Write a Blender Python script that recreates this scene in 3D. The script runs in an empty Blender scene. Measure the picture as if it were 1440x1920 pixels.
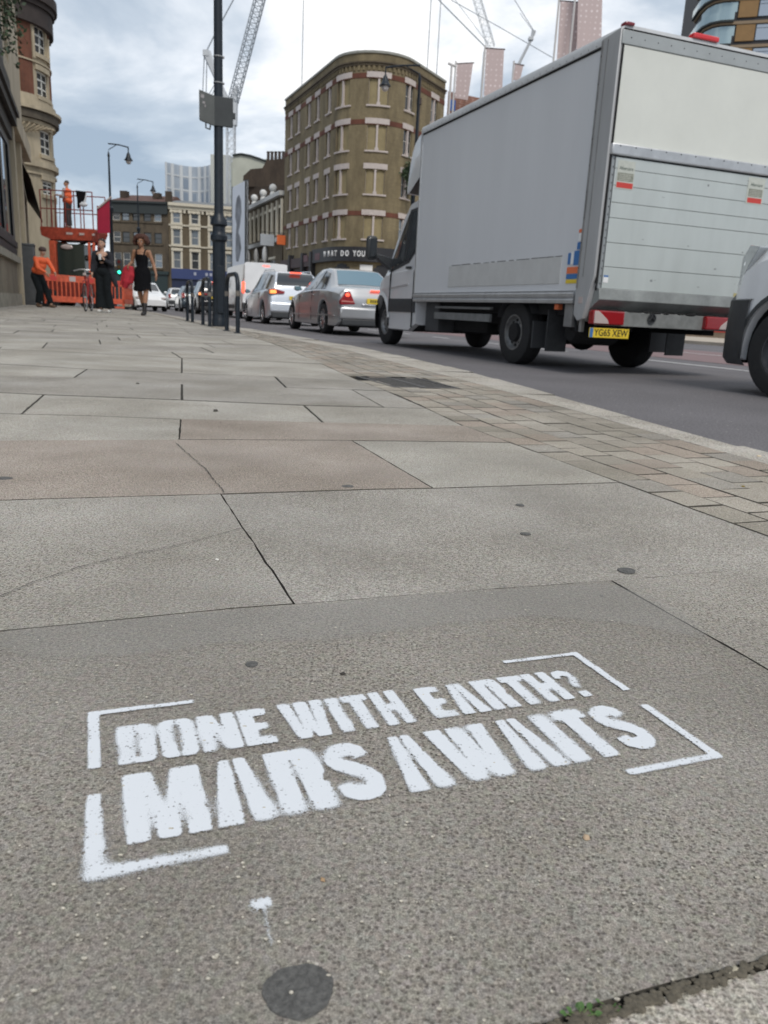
import bpy, bmesh, math, random
import numpy as np
from mathutils import Matrix, Vector
random.seed(7); np.random.seed(7)
C = bpy.data.collections.new('street'); S = bpy.context.scene; S.collection.children.link(C)
R = math.radians
# ---------------------------------------------------------------- camera
FPX, PITCH, ROLL, CAMH = 1450.0, R(14.43), R(2.89), 0.33
fw = Vector((0, math.cos(PITCH), -math.sin(PITCH))); u0 = Vector((0, math.sin(PITCH), math.cos(PITCH))); x0 = Vector((1, 0, 0))
xr = math.cos(ROLL) * x0 + math.sin(ROLL) * u0; ur = -math.sin(ROLL) * x0 + math.cos(ROLL) * u0
cd = bpy.data.cameras.new('camera'); cam = bpy.data.objects.new('camera', cd); C.objects.link(cam)
m = Matrix.Identity(4)
for i in range(3):
    m[i][0] = xr[i]; m[i][1] = ur[i]; m[i][2] = -fw[i]
m[2][3] = CAMH; cam.matrix_world = m
cd.sensor_fit = 'VERTICAL'; cd.sensor_height = 34.6; cd.sensor_width = 26; cd.lens = FPX / 1920 * 34.6
cd.clip_start = 0.02; cd.clip_end = 5000
cd.dof.use_dof = True; cd.dof.focus_distance = 0.85; cd.dof.aperture_fstop = 13.5
S.camera = cam
# ---------------------------------------------------------------- world
w = bpy.data.worlds.new('World'); S.world = w; w.use_nodes = True
nt = w.node_tree; N = nt.nodes; L = nt.links; N.clear()
def nd(t, **k):
    n = N.new(t)
    for a, b in k.items(): setattr(n, a, b)
    return n
SUN_EL, SUN_ROT = R(48), R(160)
sky = nd('ShaderNodeTexSky', sky_type='NISHITA', sun_disc=False, sun_elevation=SUN_EL, sun_rotation=SUN_ROT)
tc = nd('ShaderNodeTexCoord'); sep = nd('ShaderNodeSeparateXYZ'); L.new(tc.outputs['Generated'], sep.inputs[0])
zz = nd('ShaderNodeMath', operation='MAXIMUM'); zz.inputs[1].default_value = 0.0; L.new(sep.outputs['Z'], zz.inputs[0])
za = nd('ShaderNodeMath', operation='ADD'); za.inputs[1].default_value = 0.22; L.new(zz.outputs[0], za.inputs[0])
cx = nd('ShaderNodeMath', operation='DIVIDE'); L.new(sep.outputs['X'], cx.inputs[0]); L.new(za.outputs[0], cx.inputs[1])
cy = nd('ShaderNodeMath', operation='DIVIDE'); L.new(sep.outputs['Y'], cy.inputs[0]); L.new(za.outputs[0], cy.inputs[1])
cb = nd('ShaderNodeCombineXYZ'); L.new(cx.outputs[0], cb.inputs[0]); L.new(cy.outputs[0], cb.inputs[1])
n1 = nd('ShaderNodeTexNoise'); n1.inputs['Scale'].default_value = 1.15; n1.inputs['Detail'].default_value = 7; n1.inputs['Roughness'].default_value = 0.57; n1.inputs['Distortion'].default_value = 0.3
mp = nd('ShaderNodeMapping'); mp.inputs['Location'].default_value = (3.1, 0.4, 2.0); mp.inputs['Scale'].default_value = (1.0, 0.85, 1); L.new(cb.outputs[0], mp.inputs[0]); L.new(mp.outputs[0], n1.inputs['Vector'])
rp = nd('ShaderNodeValToRGB'); L.new(n1.outputs['Fac'], rp.inputs[0])
e = rp.color_ramp.elements
e[0].position = 0.37; e[0].color = (0.34, 0.42, 0.52, 1); e[1].position = 0.62; e[1].color = (1.10, 1.09, 1.07, 1)
q = rp.color_ramp.elements.new(0.47); q.color = (0.53, 0.60, 0.68, 1)
q = rp.color_ramp.elements.new(0.545); q.color = (0.80, 0.84, 0.89, 1)
hs = nd('ShaderNodeMixRGB', blend_type='MULTIPLY'); hs.inputs[0].default_value = 0.10
bg = nd('ShaderNodeBackground'); bg.inputs['Strength'].default_value = 0.10; L.new(sky.outputs[0], bg.inputs['Color'])
bc = nd('ShaderNodeBackground'); bc.inputs['Strength'].default_value = 0.95; L.new(rp.outputs[0], bc.inputs['Color'])
mx = nd('ShaderNodeMixShader'); mx.inputs[0].default_value = 0.88; L.new(bg.outputs[0], mx.inputs[1]); L.new(bc.outputs[0], mx.inputs[2])
wo = nd('ShaderNodeOutputWorld'); L.new(mx.outputs[0], wo.inputs[0])
sl = bpy.data.lights.new('sun', 'SUN'); sl.energy = 1.4; sl.angle = R(16); sl.color = (1, 0.945, 0.87)
so = bpy.data.objects.new('sun', sl); C.objects.link(so)
az = SUN_ROT
sd = Vector((math.sin(az) * math.cos(SUN_EL), math.cos(az) * math.cos(SUN_EL), math.sin(SUN_EL)))
so.rotation_euler = sd.to_track_quat('Z', 'Y').to_euler()
S.view_settings.view_transform = 'Standard'; S.view_settings.look = 'None'; S.view_settings.exposure = 0.30; S.view_settings.gamma = 1
# ---------------------------------------------------------------- photo geometry helpers (pixel -> place on a plane of known height)
def ray(u, v): return (u - 720) * xr - (v - 960) * ur + FPX * fw
def G(u, v, z=0.0):
    d = ray(u, v); k = (z - CAMH) / d.z; return Vector((d.x * k, d.y * k, z))
def proj(p):
    p = Vector(p) - Vector((0, 0, CAMH)); z = p.dot(fw); return (720 + FPX * p.dot(xr) / z, 960 - FPX * p.dot(ur) / z)
DV = Vector((-0.3597, 0.9331, 0)); RV = Vector((0.9331, 0.3597, 0)); RZ = R(21.08)
ROAD = -0.155
def W(t, l, z=0.0): v = DV * t + RV * l; v.z = z; return v
def zat(v, X, Y, u=None):   # height of image row v above the ground point X,Y
    lo, hi = -5.0, 400.0
    for _ in range(50):
        mid = (lo + hi) / 2
        if (Vector((X, Y, mid)) - Vector((0, 0, CAMH))).dot(fw) <= 0.01 or proj((X, Y, mid))[1] < v: hi = mid
        else: lo = mid
    return lo
def at_y(u, v, Y):          # point at ground distance Y seen at pixel
    d = ray(u, v); k = Y / d.y; return Vector((d.x * k, Y, CAMH + d.z * k))
# ---------------------------------------------------------------- materials
MATS = {}
def mat(name, col, rough=0.6, metal=0.0, ns=0, na=0.0, bump=0.0, col2=None, emit=0, coat=0, alpha=1, streak=False, spec=0.5, trans=0):
    if name in MATS: return MATS[name]
    m = bpy.data.materials.new(name); m.use_nodes = True; t = m.node_tree; b = t.nodes['Principled BSDF']
    b.inputs['Base Color'].default_value = (*col, 1); b.inputs['Roughness'].default_value = rough; b.inputs['Metallic'].default_value = metal
    b.inputs['Specular IOR Level'].default_value = spec
    if coat: b.inputs['Coat Weight'].default_value = coat; b.inputs['Coat Roughness'].default_value = 0.06
    if emit: b.inputs['Emission Color'].default_value = (*col, 1); b.inputs['Emission Strength'].default_value = emit
    if trans: b.inputs['Transmission Weight'].default_value = trans
    if ns:
        tcn = t.nodes.new('ShaderNodeTexCoord'); n = t.nodes.new('ShaderNodeTexNoise'); n.inputs['Scale'].default_value = ns; n.inputs['Detail'].default_value = 6; n.inputs['Roughness'].default_value = 0.65
        src = tcn.outputs['Object']
        if streak:
            mpn = t.nodes.new('ShaderNodeMapping'); mpn.inputs['Scale'].default_value = (1, 1, 0.18); t.links.new(src, mpn.inputs[0]); src = mpn.outputs[0]
        t.links.new(src, n.inputs['Vector'])
        r = t.nodes.new('ShaderNodeValToRGB'); r.color_ramp.elements[0].position = 0.3; r.color_ramp.elements[1].position = 0.7
        c2 = col2 or tuple(c * (1 - na) for c in col); c1 = col if col2 else tuple(min(1, c * (1 + na * 0.7)) for c in col)
        r.color_ramp.elements[0].color = (*c2, 1); r.color_ramp.elements[1].color = (*c1, 1)
        t.links.new(n.outputs['Fac'], r.inputs[0]); t.links.new(r.outputs[0], b.inputs['Base Color'])
        if bump:
            bp = t.nodes.new('ShaderNodeBump'); bp.inputs['Strength'].default_value = bump; bp.inputs['Distance'].default_value = 0.01
            t.links.new(n.outputs['Fac'], bp.inputs['Height']); t.links.new(bp.outputs[0], b.inputs['Normal'])
    MATS[name] = m; return m
def brick(name, c1, c2, mortar, scale=1.0, rough=0.9):
    if name in MATS: return MATS[name]
    m = mat(name, c1, rough); t = m.node_tree; b = t.nodes['Principled BSDF']
    tcn = t.nodes.new('ShaderNodeTexCoord'); sp = t.nodes.new('ShaderNodeSeparateXYZ'); t.links.new(tcn.outputs['Object'], sp.inputs[0])
    ad = t.nodes.new('ShaderNodeMath'); ad.operation = 'SUBTRACT'; t.links.new(sp.outputs[0], ad.inputs[0]); t.links.new(sp.outputs[1], ad.inputs[1])
    cbn = t.nodes.new('ShaderNodeCombineXYZ'); t.links.new(ad.outputs[0], cbn.inputs[0]); t.links.new(sp.outputs[2], cbn.inputs[1])
    br = t.nodes.new('ShaderNodeTexBrick'); br.inputs['Scale'].default_value = 4.4 / scale; br.inputs['Mortar Size'].default_value = 0.012
    br.inputs['Color1'].default_value = (*c1, 1); br.inputs['Color2'].default_value = (*c2, 1); br.inputs['Mortar'].default_value = (*mortar, 1)
    br.inputs['Brick Width'].default_value = 0.5; br.inputs['Row Height'].default_value = 0.17; t.links.new(cbn.outputs[0], br.inputs['Vector'])
    n = t.nodes.new('ShaderNodeTexNoise'); n.inputs['Scale'].default_value = 0.45; n.inputs['Detail'].default_value = 8; n.inputs['Roughness'].default_value = 0.7
    mpn = t.nodes.new('ShaderNodeMapping'); mpn.inputs['Scale'].default_value = (1.6, 1.6, 0.5); t.links.new(tcn.outputs['Object'], mpn.inputs[0]); t.links.new(mpn.outputs[0], n.inputs['Vector'])
    r = t.nodes.new('ShaderNodeValToRGB'); r.color_ramp.elements[0].position = 0.32; r.color_ramp.elements[0].color = (0.5, 0.48, 0.45, 1); r.color_ramp.elements[1].position = 0.66; r.color_ramp.elements[1].color = (1.15, 1.12, 1.05, 1)
    t.links.new(n.outputs['Fac'], r.inputs[0])
    mxn = t.nodes.new('ShaderNodeMixRGB'); mxn.blend_type = 'MULTIPLY'; mxn.inputs[0].default_value = 1; t.links.new(br.outputs[0], mxn.inputs[1]); t.links.new(r.outputs[0], mxn.inputs[2]); t.links.new(mxn.outputs[0], b.inputs['Base Color'])
    return m
WHITE_PAINT = mat('white_van_paint', (0.82, 0.83, 0.84), 0.28, ns=2, na=0.06, coat=0.5)
BOXP = mat('grey_white_box_panel', (0.66, 0.67, 0.69), 0.42, ns=1.2, na=0.05, streak=True)
CREAMP = mat('cream_rear_panel', (0.64, 0.65, 0.60), 0.45, ns=2, na=0.05)
SHUT = mat('shutter_aluminium', (0.50, 0.54, 0.53), 0.42, 0.15, ns=3, na=0.10, streak=True)
ALU = mat('brushed_aluminium', (0.50, 0.51, 0.52), 0.38, 0.6, ns=8, na=0.15)
ALUD = mat('dull_aluminium', (0.30, 0.30, 0.30), 0.5, 0.5, ns=6, na=0.25)
SILVER = mat('silver_car_paint', (0.41, 0.42, 0.435), 0.3, 0.45, ns=3, na=0.03, coat=0.8)
CABS = mat('silver_cab_paint', (0.66, 0.665, 0.68), 0.34, 0.05, ns=3, na=0.05, coat=0.4)
PALEB = mat('pale_silver_blue_paint', (0.66, 0.70, 0.76), 0.28, 0.45, coat=0.8)
DARKB = mat('dark_blue_car_paint', (0.05, 0.07, 0.09), 0.25, 0.3, coat=0.8)
BLACKP = mat('black_car_paint', (0.015, 0.016, 0.02), 0.22, 0.2, coat=0.8)
PLAST = mat('dark_grey_plastic', (0.04, 0.043, 0.047), 0.55, ns=20, na=0.2)
UNDER = mat('under_body_black', (0.012, 0.012, 0.013), 0.85, ns=6, na=0.4)
RUB = mat('tyre_rubber', (0.018, 0.018, 0.019), 0.8, ns=30, na=0.25)
RIM = mat('steel_rim', (0.27, 0.27, 0.27), 0.42, 0.6, ns=20, na=0.3)
RIMD = mat('dark_rim', (0.10, 0.10, 0.11), 0.45, 0.5, ns=20, na=0.3)
ALLOY = mat('alloy_rim', (0.55, 0.56, 0.58), 0.25, 0.8)
GLASS = mat('dark_window_glass', (0.03, 0.035, 0.04), 0.05, 0.0, spec=0.8, coat=0.3)
GLASSB = mat('sky_reflecting_rear_glass', (0.22, 0.33, 0.38), 0.08, 0.55)
REDL = mat('red_light_lens', (0.30, 0.015, 0.02), 0.15, coat=0.5)
REDG = mat('lit_brake_light', (1.0, 0.10, 0.05), 0.3, emit=1.6)
ORNG = mat('lit_amber_light', (1.0, 0.32, 0.08), 0.3, emit=1.2)
CLEARL = mat('pale_light_lens', (0.50, 0.42, 0.40), 0.15, coat=0.5)
YEL = mat('yellow_number_plate', (0.75, 0.55, 0.05), 0.4)
BLK = mat('black_print', (0.012, 0.012, 0.012), 0.6)
WHT = mat('white_print', (0.8, 0.8, 0.8), 0.5)
BLUEP = mat('blue_print', (0.05, 0.17, 0.42), 0.5)
REDP = mat('red_print', (0.55, 0.05, 0.04), 0.5)
ORP = mat('orange_print', (0.75, 0.18, 0.07), 0.5)
POSTB = mat('dark_post_paint', (0.012, 0.018, 0.026), 0.42, ns=12, na=0.3, bump=0.1, spec=0.35)
SKIN = mat('skin', (0.50, 0.30, 0.21), 0.55); SKIND = mat('brown_skin', (0.33, 0.17, 0.10), 0.55)
CLB = mat('black_cloth', (0.008, 0.008, 0.010), 0.95, ns=14, na=0.35, bump=0.3, spec=0.12); CLD = mat('dark_trouser_cloth', (0.013, 0.016, 0.018), 0.95, ns=14, na=0.3, bump=0.3, spec=0.12)
HIVIS = mat('orange_hi_vis', (0.78, 0.13, 0.04), 0.7, ns=12, na=0.15)
STONE = mat('cream_stone', (0.42, 0.36, 0.26), 0.85, ns=1.3, na=0.35, streak=True)
# ---------------------------------------------------------------- mesh builder
class MB:
    def __init__(s): s.v = []; s.f = []; s.m = []; s.M = None; s.mi = 0
    def add(s, vs, fs, mi=None):
        b = len(s.v)
        for p in vs:
            p = Vector(p)
            if s.M is not None: p = s.M @ p
            s.v.append(p)
        for f in fs: s.f.append([b + i for i in f]); s.m.append(s.mi if mi is None else mi)
        return s
    def box(s, x0, x1, y0, y1, z0, z1, mi=None):
        return s.add([(x0, y0, z0), (x1, y0, z0), (x1, y1, z0), (x0, y1, z0), (x0, y0, z1), (x1, y0, z1), (x1, y1, z1), (x0, y1, z1)],
                     [(0, 3, 2, 1), (4, 5, 6, 7), (0, 1, 5, 4), (1, 2, 6, 5), (2, 3, 7, 6), (3, 0, 4, 7)], mi)
    def prism(s, poly, a, b, ax='y', mi=None):
        n = len(poly)
        def P(p, t): return {'x': (t, p[0], p[1]), 'y': (p[0], t, p[1]), 'z': (p[0], p[1], t)}[ax]
        vs = [P(p, a) for p in poly] + [P(p, b) for p in poly]
        fs = [tuple(range(n - 1, -1, -1)), tuple(range(n, 2 * n))] + [(i, (i + 1) % n, n + (i + 1) % n, n + i) for i in range(n)]
        return s.add(vs, fs, mi)
    def tube(s, pts, r, n=8, mi=None, cap=True):
        pts = [Vector(p) for p in pts]; rs = r if isinstance(r, (list, tuple)) else [r] * len(pts)
        vs = []; prev = None
        for i, p in enumerate(pts):
            t = (pts[min(i + 1, len(pts) - 1)] - pts[max(i - 1, 0)]).normalized()
            a = prev - t * prev.dot(t) if prev is not None else (Vector((0, 0, 1)).cross(t) if abs(t.z) < 0.95 else Vector((1, 0, 0)).cross(t))
            a.normalize(); prev = a; b = t.cross(a)
            for k in range(n):
                g = 2 * math.pi * k / n; vs.append(p + (a * math.cos(g) + b * math.sin(g)) * rs[i])
        fs = [(i * n + k, i * n + (k + 1) % n, (i + 1) * n + (k + 1) % n, (i + 1) * n + k) for i in range(len(pts) - 1) for k in range(n)]
        if cap: fs += [tuple(range(n - 1, -1, -1)), tuple((len(pts) - 1) * n + k for k in range(n))]
        return s.add(vs, fs, mi)
    def lathe(s, prof, c=(0, 0, 0), ax='z', n=16, mi=None, sx=1, sy=1, caps=(1, 1)):   # prof: (radius, height along axis)
        vs = []
        for r, h in prof:
            for k in range(n):
                g = 2 * math.pi * k / n; a, b = r * math.cos(g) * sx, r * math.sin(g) * sy
                p = (a, b, h) if ax == 'z' else ((h, a, b) if ax == 'x' else (b, h, a))
                vs.append((p[0] + c[0], p[1] + c[1], p[2] + c[2]))
        fs = [(i * n + k, i * n + (k + 1) % n, (i + 1) * n + (k + 1) % n, (i + 1) * n + k) for i in range(len(prof) - 1) for k in range(n)]
        if caps[0]: fs.append(tuple(range(n - 1, -1, -1)))
        if caps[1]: fs.append(tuple((len(prof) - 1) * n + k for k in range(n)))
        return s.add(vs, fs, mi)
    def ball(s, c, r, n=12, mi=None):
        rx, ry, rz = r if isinstance(r, (tuple, list)) else (r, r, r)
        pr = [(math.sin(math.pi * i / n), -math.cos(math.pi * i / n)) for i in range(n + 1)]
        pr = [(max(a, 0.02), h * rz) for a, h in pr]
        return s.lathe(pr, c, 'z', n * 2, mi, rx, ry)
    def build(s, name, mats, parent=None, smooth=40, bevel=0, world=False, weld=True):
        me = bpy.data.meshes.new(name); vs = s.v
        if world and parent is not None:
            Mi = (Matrix.Translation(parent.location) @ parent.rotation_euler.to_matrix().to_4x4()).inverted(); vs = [Mi @ p for p in vs]
        me.from_pydata([tuple(p) for p in vs], [], s.f)
        for mm in (mats if isinstance(mats, list) else [mats]): me.materials.append(mm)
        for p, mi in zip(me.polygons, s.m): p.material_index = mi
        bm = bmesh.new(); bm.from_mesh(me)
        if weld: bmesh.ops.remove_doubles(bm, verts=bm.verts, dist=1e-5)
        bmesh.ops.recalc_face_normals(bm, faces=bm.faces)
        if bevel:
            es = [e for e in bm.edges if len(e.link_faces) == 2 and e.calc_face_angle(0) > R(30)]
            bres = bmesh.ops.bevel(bm, geom=es, offset=bevel, segments=2, affect='EDGES', profile=0.5, clamp_overlap=True)
            bset = set(bres['faces'])
        for e2 in bm.edges:
            e2.smooth = not (len(e2.link_faces) == 2 and e2.calc_face_angle(0) > R(smooth))
        for f in bm.faces: f.smooth = (not bevel) or (f in bset)
        bm.to_mesh(me); bm.free()
        o = bpy.data.objects.new(name, me); C.objects.link(o)
        if parent is not None: o.parent = parent
        return o
def tag(o, label, cat, group=None, kind=None):
    if label: o['label'] = label
    if cat: o['category'] = cat
    if group: o['group'] = group
    if kind: o['kind'] = kind
    return o
def thing(name, label, cat, loc=(0, 0, 0), rz=0, group=None):
    o = bpy.data.objects.new(name, None); o.empty_display_size = 0.2; C.objects.link(o); o.location = loc; o.rotation_euler = (0, 0, rz); tag(o, label, cat, group); return o
def text_mesh(txt, size, parent, name, material, M, depth=0.002, sx=1.0, align='CENTER', bold=0.0):
    cu = bpy.data.curves.new('t', 'FONT'); cu.body = txt; cu.size = size; cu.extrude = depth; cu.align_x = align; cu.align_y = 'CENTER'; cu.offset = bold
    to = bpy.data.objects.new('t', cu); C.objects.link(to); dg = bpy.context.evaluated_depsgraph_get(); me = bpy.data.meshes.new_from_object(to.evaluated_get(dg))
    bpy.data.objects.remove(to); me.transform(M @ Matrix.Diagonal((sx, 1, 1, 1))); me.materials.clear(); me.materials.append(material); me.name = name
    o = bpy.data.objects.new(name, me); C.objects.link(o); o.parent = parent; return o
def arc(c, r, a0, a1, n, flip=1): return [(c[0] + r * math.cos(R(a0 + (a1 - a0) * i / n)), c[1] + flip * r * math.sin(R(a0 + (a1 - a0) * i / n))) for i in range(n + 1)]
# ================================================================ GROUND
def attr_col(o, vals, name='tone'):   # one value per face
    a = o.data.attributes.new(name, 'FLOAT_COLOR', 'FACE')
    for i, c in enumerate(vals): a.data[i].color = (*c, 1)
def stone_mat(name, coarse, speck=True):
    m = bpy.data.materials.new(name); m.use_nodes = True; t = m.node_tree; b = t.nodes['Principled BSDF']; b.inputs['Roughness'].default_value = 0.82; b.inputs['Specular IOR Level'].default_value = 0.3
    nn = t.nodes.new; lk = t.links.new
    tcn = nn('ShaderNodeTexCoord'); at = nn('ShaderNodeAttribute'); at.attribute_name = 'tone'
    def noise(sc, det=4, ro=0.6):
        n = nn('ShaderNodeTexNoise'); n.inputs['Scale'].default_value = sc; n.inputs['Detail'].default_value = det; n.inputs['Roughness'].default_value = ro; lk(tcn.outputs['Object'], n.inputs['Vector']); return n
    def ramp(src, p0, c0, p1, c1):
        r = nn('ShaderNodeValToRGB'); r.color_ramp.elements[0].position = p0; r.color_ramp.elements[0].color = (*c0, 1); r.color_ramp.elements[1].position = p1; r.color_ramp.elements[1].color = (*c1, 1); lk(src, r.inputs[0]); return r
    def mul(a, b2, f=1.0, bt='MULTIPLY'):
        x = nn('ShaderNodeMixRGB'); x.blend_type = bt; x.inputs[0].default_value = f; lk(a, x.inputs[1]); lk(b2, x.inputs[2]); return x.outputs[0]
    n_a = noise(coarse, 5, 0.65); r_a = ramp(n_a.outputs['Fac'], 0.40, (0.74, 0.73, 0.72), 0.60, (1.18, 1.175, 1.16))
    v = nn('ShaderNodeTexVoronoi'); v.inputs['Scale'].default_value = coarse * 0.95; lk(tcn.outputs['Object'], v.inputs['Vector']); v.inputs['Randomness'].default_value = 0.75
    r_v = ramp(v.outputs['Distance'], 0.20, (0.45, 0.425, 0.40), 0.50, (1.17, 1.16, 1.15))
    v2 = nn('ShaderNodeTexVoronoi'); v2.inputs['Scale'].default_value = coarse * 0.62; lk(tcn.outputs['Object'], v2.inputs['Vector'])
    r_c = nn('ShaderNodeMixRGB'); r_c.inputs[0].default_value = 0.05; r_c.inputs[1].default_value = (1, 1, 1, 1); lk(v2.outputs['Color'], r_c.inputs[2])
    n_b = noise(5.5, 5, 0.6); r_b = ramp(n_b.outputs['Fac'], 0.3, (0.90, 0.89, 0.88), 0.7, (1.08, 1.08, 1.08))
    n_d = noise(2.1, 3, 0.5); r_d = ramp(n_d.outputs['Fac'], 0.36, (0.84, 0.83, 0.815), 0.64, (1.13, 1.13, 1.14))
    n_f = noise(950, 2, 0.7); r_f = ramp(n_f.outputs['Fac'], 0.36, (0.60, 0.59, 0.58), 0.64, (1.34, 1.33, 1.31)); n_g = noise(240, 3, 0.7); r_g = ramp(n_g.outputs['Fac'], 0.36, (0.84, 0.835, 0.83), 0.64, (1.14, 1.14, 1.14))
    c = mul(at.outputs['Color'], r_a.outputs[0]); c = mul(c, r_f.outputs[0]); c = mul(c, r_g.outputs[0]); n_m = noise(2.6, 3, 0.5); r_m = ramp(n_m.outputs['Fac'], 0.36, (0.15, 0.15, 0.15), 0.58, (1, 1, 1))
    pm_ = nn('ShaderNodeMixRGB'); lk(r_m.outputs[0], pm_.inputs[0]); pm_.inputs[1].default_value = (1.06, 1.06, 1.07, 1); lk(r_v.outputs[0], pm_.inputs[2]); c = mul(c, pm_.outputs[0], 0.95); c = mul(c, r_b.outputs[0]); c = mul(c, r_d.outputs[0]); c = mul(c, r_c.outputs[0])
    # bright grit
    v3 = nn('ShaderNodeTexVoronoi'); v3.inputs['Scale'].default_value = 95; lk(tcn.outputs['Object'], v3.inputs['Vector'])
    r3 = ramp(v3.outputs['Distance'], 0.07, (0.8, 0.8, 0.8), 0.13, (0, 0, 0))
    mx3 = nn('ShaderNodeMixRGB'); lk(r3.outputs[0], mx3.inputs[0]); lk(c, mx3.inputs[1]); mx3.inputs[2].default_value = (0.55, 0.51, 0.45, 1)
    sp = nn('ShaderNodeTexNoise'); sp.inputs['Scale'].default_value = 40; lk(tcn.outputs['Object'], sp.inputs['Vector']); r4 = ramp(sp.outputs['Fac'], 0.58, (0, 0, 0), 0.62, (1, 1, 1))
    mx4 = nn('ShaderNodeMixRGB'); lk(r4.outputs[0], mx4.inputs[0]); lk(c, mx4.inputs[1]); lk(mx3.outputs[0], mx4.inputs[2]); lk(mx4.outputs[0], b.inputs['Base Color'])
    bp = nn('ShaderNodeBump'); bp.inputs['Strength'].default_value = 0.55; bp.inputs['Distance'].default_value = 0.0012; lk(r_v.outputs[0], bp.inputs['Height'])
    bp2 = nn('ShaderNodeBump'); bp2.inputs['Strength'].default_value = 0.4; bp2.inputs['Distance'].default_value = 0.001; lk(n_a.outputs['Fac'], bp2.inputs['Height']); lk(bp.outputs[0], bp2.inputs['Normal']); lk(bp2.outputs[0], b.inputs['Normal'])
    return m
SLABM = stone_mat('paving_concrete', 330)
SMOOTHS = stone_mat('sawn_paving', 420)
KERBM = stone_mat('granite', 130)
def catmull_line(pts, n):  # resample polyline evenly
    pts = [Vector((p[0], p[1], 0)) for p in pts]; L2 = [0]
    for a, b in zip(pts, pts[1:]): L2.append(L2[-1] + (b - a).length)
    out = []
    for i in range(n + 1):
        s = L2[-1] * i / n; k = max(j for j in range(len(L2)) if L2[j] <= s + 1e-9); k = min(k, len(pts) - 2)
        out.append(pts[k].lerp(pts[k + 1], (s - L2[k]) / max(1e-9, L2[k + 1] - L2[k])))
    return out
# base sheets
bmx = MB(); bmx.add([(-900, -300, -0.175), (900, -300, -0.175), (900, 2500, -0.175), (-900, 2500, -0.175)], [(0, 1, 2, 3)])
tag(bmx.build('ground', mat('distant_ground', (0.16, 0.155, 0.15), 0.95, ns=0.5, na=0.2)), None, None, kind='structure')
# kerb line (t along the street, l across)
KO = [(-3, 1.35), (-1, 1.55), (0.6, 1.70), (1.75, 1.83), (2.4, 1.93), (3.5, 2.12), (4.4, 2.27), (5.3, 2.35), (6.8, 2.45), (8.6, 2.45), (10.5, 2.38), (12.6, 2.27), (16, 2.14), (21.3, 2.06), (26, 1.9), (29, 1.5), (31.5, 0.3), (33, -2.0), (34, -6), (34.5, -12)]
KI = [(-3, 1.20), (-1, 1.40), (0.6, 1.53), (1.75, 1.66), (2.4, 1.735), (3.5, 1.86), (4.4, 1.93), (5.3, 2.01), (6.8, 2.12), (8.6, 2.11), (10.5, 2.05), (12.6, 1.95), (16, 1.86), (21.3, 1.82), (26, 1.68), (28.8, 1.3), (31.2, 0.15), (32.7, -2.1), (33.7, -6), (34.2, -12)]
SI = [(-3, 0.86), (-1, 0.95), (0.3, 1.02), (0.94, 1.055), (1.46, 1.065), (2.19, 1.09), (2.89, 1.19), (3.76, 1.25), (4.87, 1.38), (7.24, 1.62), (9.5, 1.72), (12.6, 1.70), (16, 1.66), (21.3, 1.64), (26, 1.5), (28.6, 1.1)]
def lint(tab, t):
    for a, b in zip(tab, tab[1:]):
        if a[0] <= t <= b[0]: k = (t - a[0]) / (b[0] - a[0]); return a[1] + (b[1] - a[1]) * k
    return tab[-1][1]
road = MB()
rp_ = [W(t, l, ROAD) for t, l in [(-30, -3)] + [(-30, 80), (300, 80), (300, -120), (34, -120)]]
road.add([tuple(p) for p in rp_], [(0, 1, 2, 3, 4)])
def road_mat():
    m = mat('asphalt', (0.085, 0.083, 0.088), 0.85); t = m.node_tree; b = t.nodes['Principled BSDF']; nn = t.nodes.new; lk = t.links.new
    tcn = nn('ShaderNodeTexCoord'); n = nn('ShaderNodeTexNoise'); n.inputs['Scale'].default_value = 90; n.inputs['Detail'].default_value = 3; lk(tcn.outputs['Object'], n.inputs['Vector'])
    n2 = nn('ShaderNodeTexNoise'); n2.inputs['Scale'].default_value = 0.7; n2.inputs['Detail'].default_value = 5; lk(tcn.outputs['Object'], n2.inputs['Vector'])
    r = nn('ShaderNodeValToRGB'); r.color_ramp.elements[0].position = 0.35; r.color_ramp.elements[0].color = (0.092, 0.086, 0.091, 1); r.color_ramp.elements[1].position = 0.62; r.color_ramp.elements[1].color = (0.18, 0.17, 0.176, 1); lk(n.outputs['Fac'], r.inputs[0])
    r2 = nn('ShaderNodeValToRGB'); r2.color_ramp.elements[0].position = 0.3; r2.color_ramp.elements[0].color = (0.78, 0.78, 0.78, 1); r2.color_ramp.elements[1].position = 0.7; r2.color_ramp.elements[1].color = (1.15, 1.15, 1.15, 1); lk(n2.outputs['Fac'], r2.inputs[0])
    x = nn('ShaderNodeMixRGB'); x.blend_type = 'MULTIPLY'; x.inputs[0].default_value = 1; lk(r.outputs[0], x.inputs[1]); lk(r2.outputs[0], x.inputs[2])
    v = nn('ShaderNodeTexVoronoi'); v.inputs['Scale'].default_value = 14; lk(tcn.outputs['Object'], v.inputs['Vector'])
    r3 = nn('ShaderNodeValToRGB'); r3.color_ramp.elements[0].position = 0.06; r3.color_ramp.elements[0].color = (1, 1, 1, 1); r3.color_ramp.elements[1].position = 0.09; r3.color_ramp.elements[1].color = (0, 0, 0, 1); lk(v.outputs['Distance'], r3.inputs[0])
    y = nn('ShaderNodeMixRGB'); lk(r3.outputs[0], y.inputs[0]); lk(x.outputs[0], y.inputs[1]); y.inputs[2].default_value = (0.42, 0.40, 0.38, 1); lk(y.outputs[0], b.inputs['Base Color'])
    bp = nn('ShaderNodeBump'); bp.inputs['Strength'].default_value = 0.5; bp.inputs['Distance'].default_value = 0.004; lk(n.outputs['Fac'], bp.inputs['Height']); lk(bp.outputs[0], b.inputs['Normal'])
    return m
tag(road.build('road', road_mat()), None, None, kind='structure')
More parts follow.
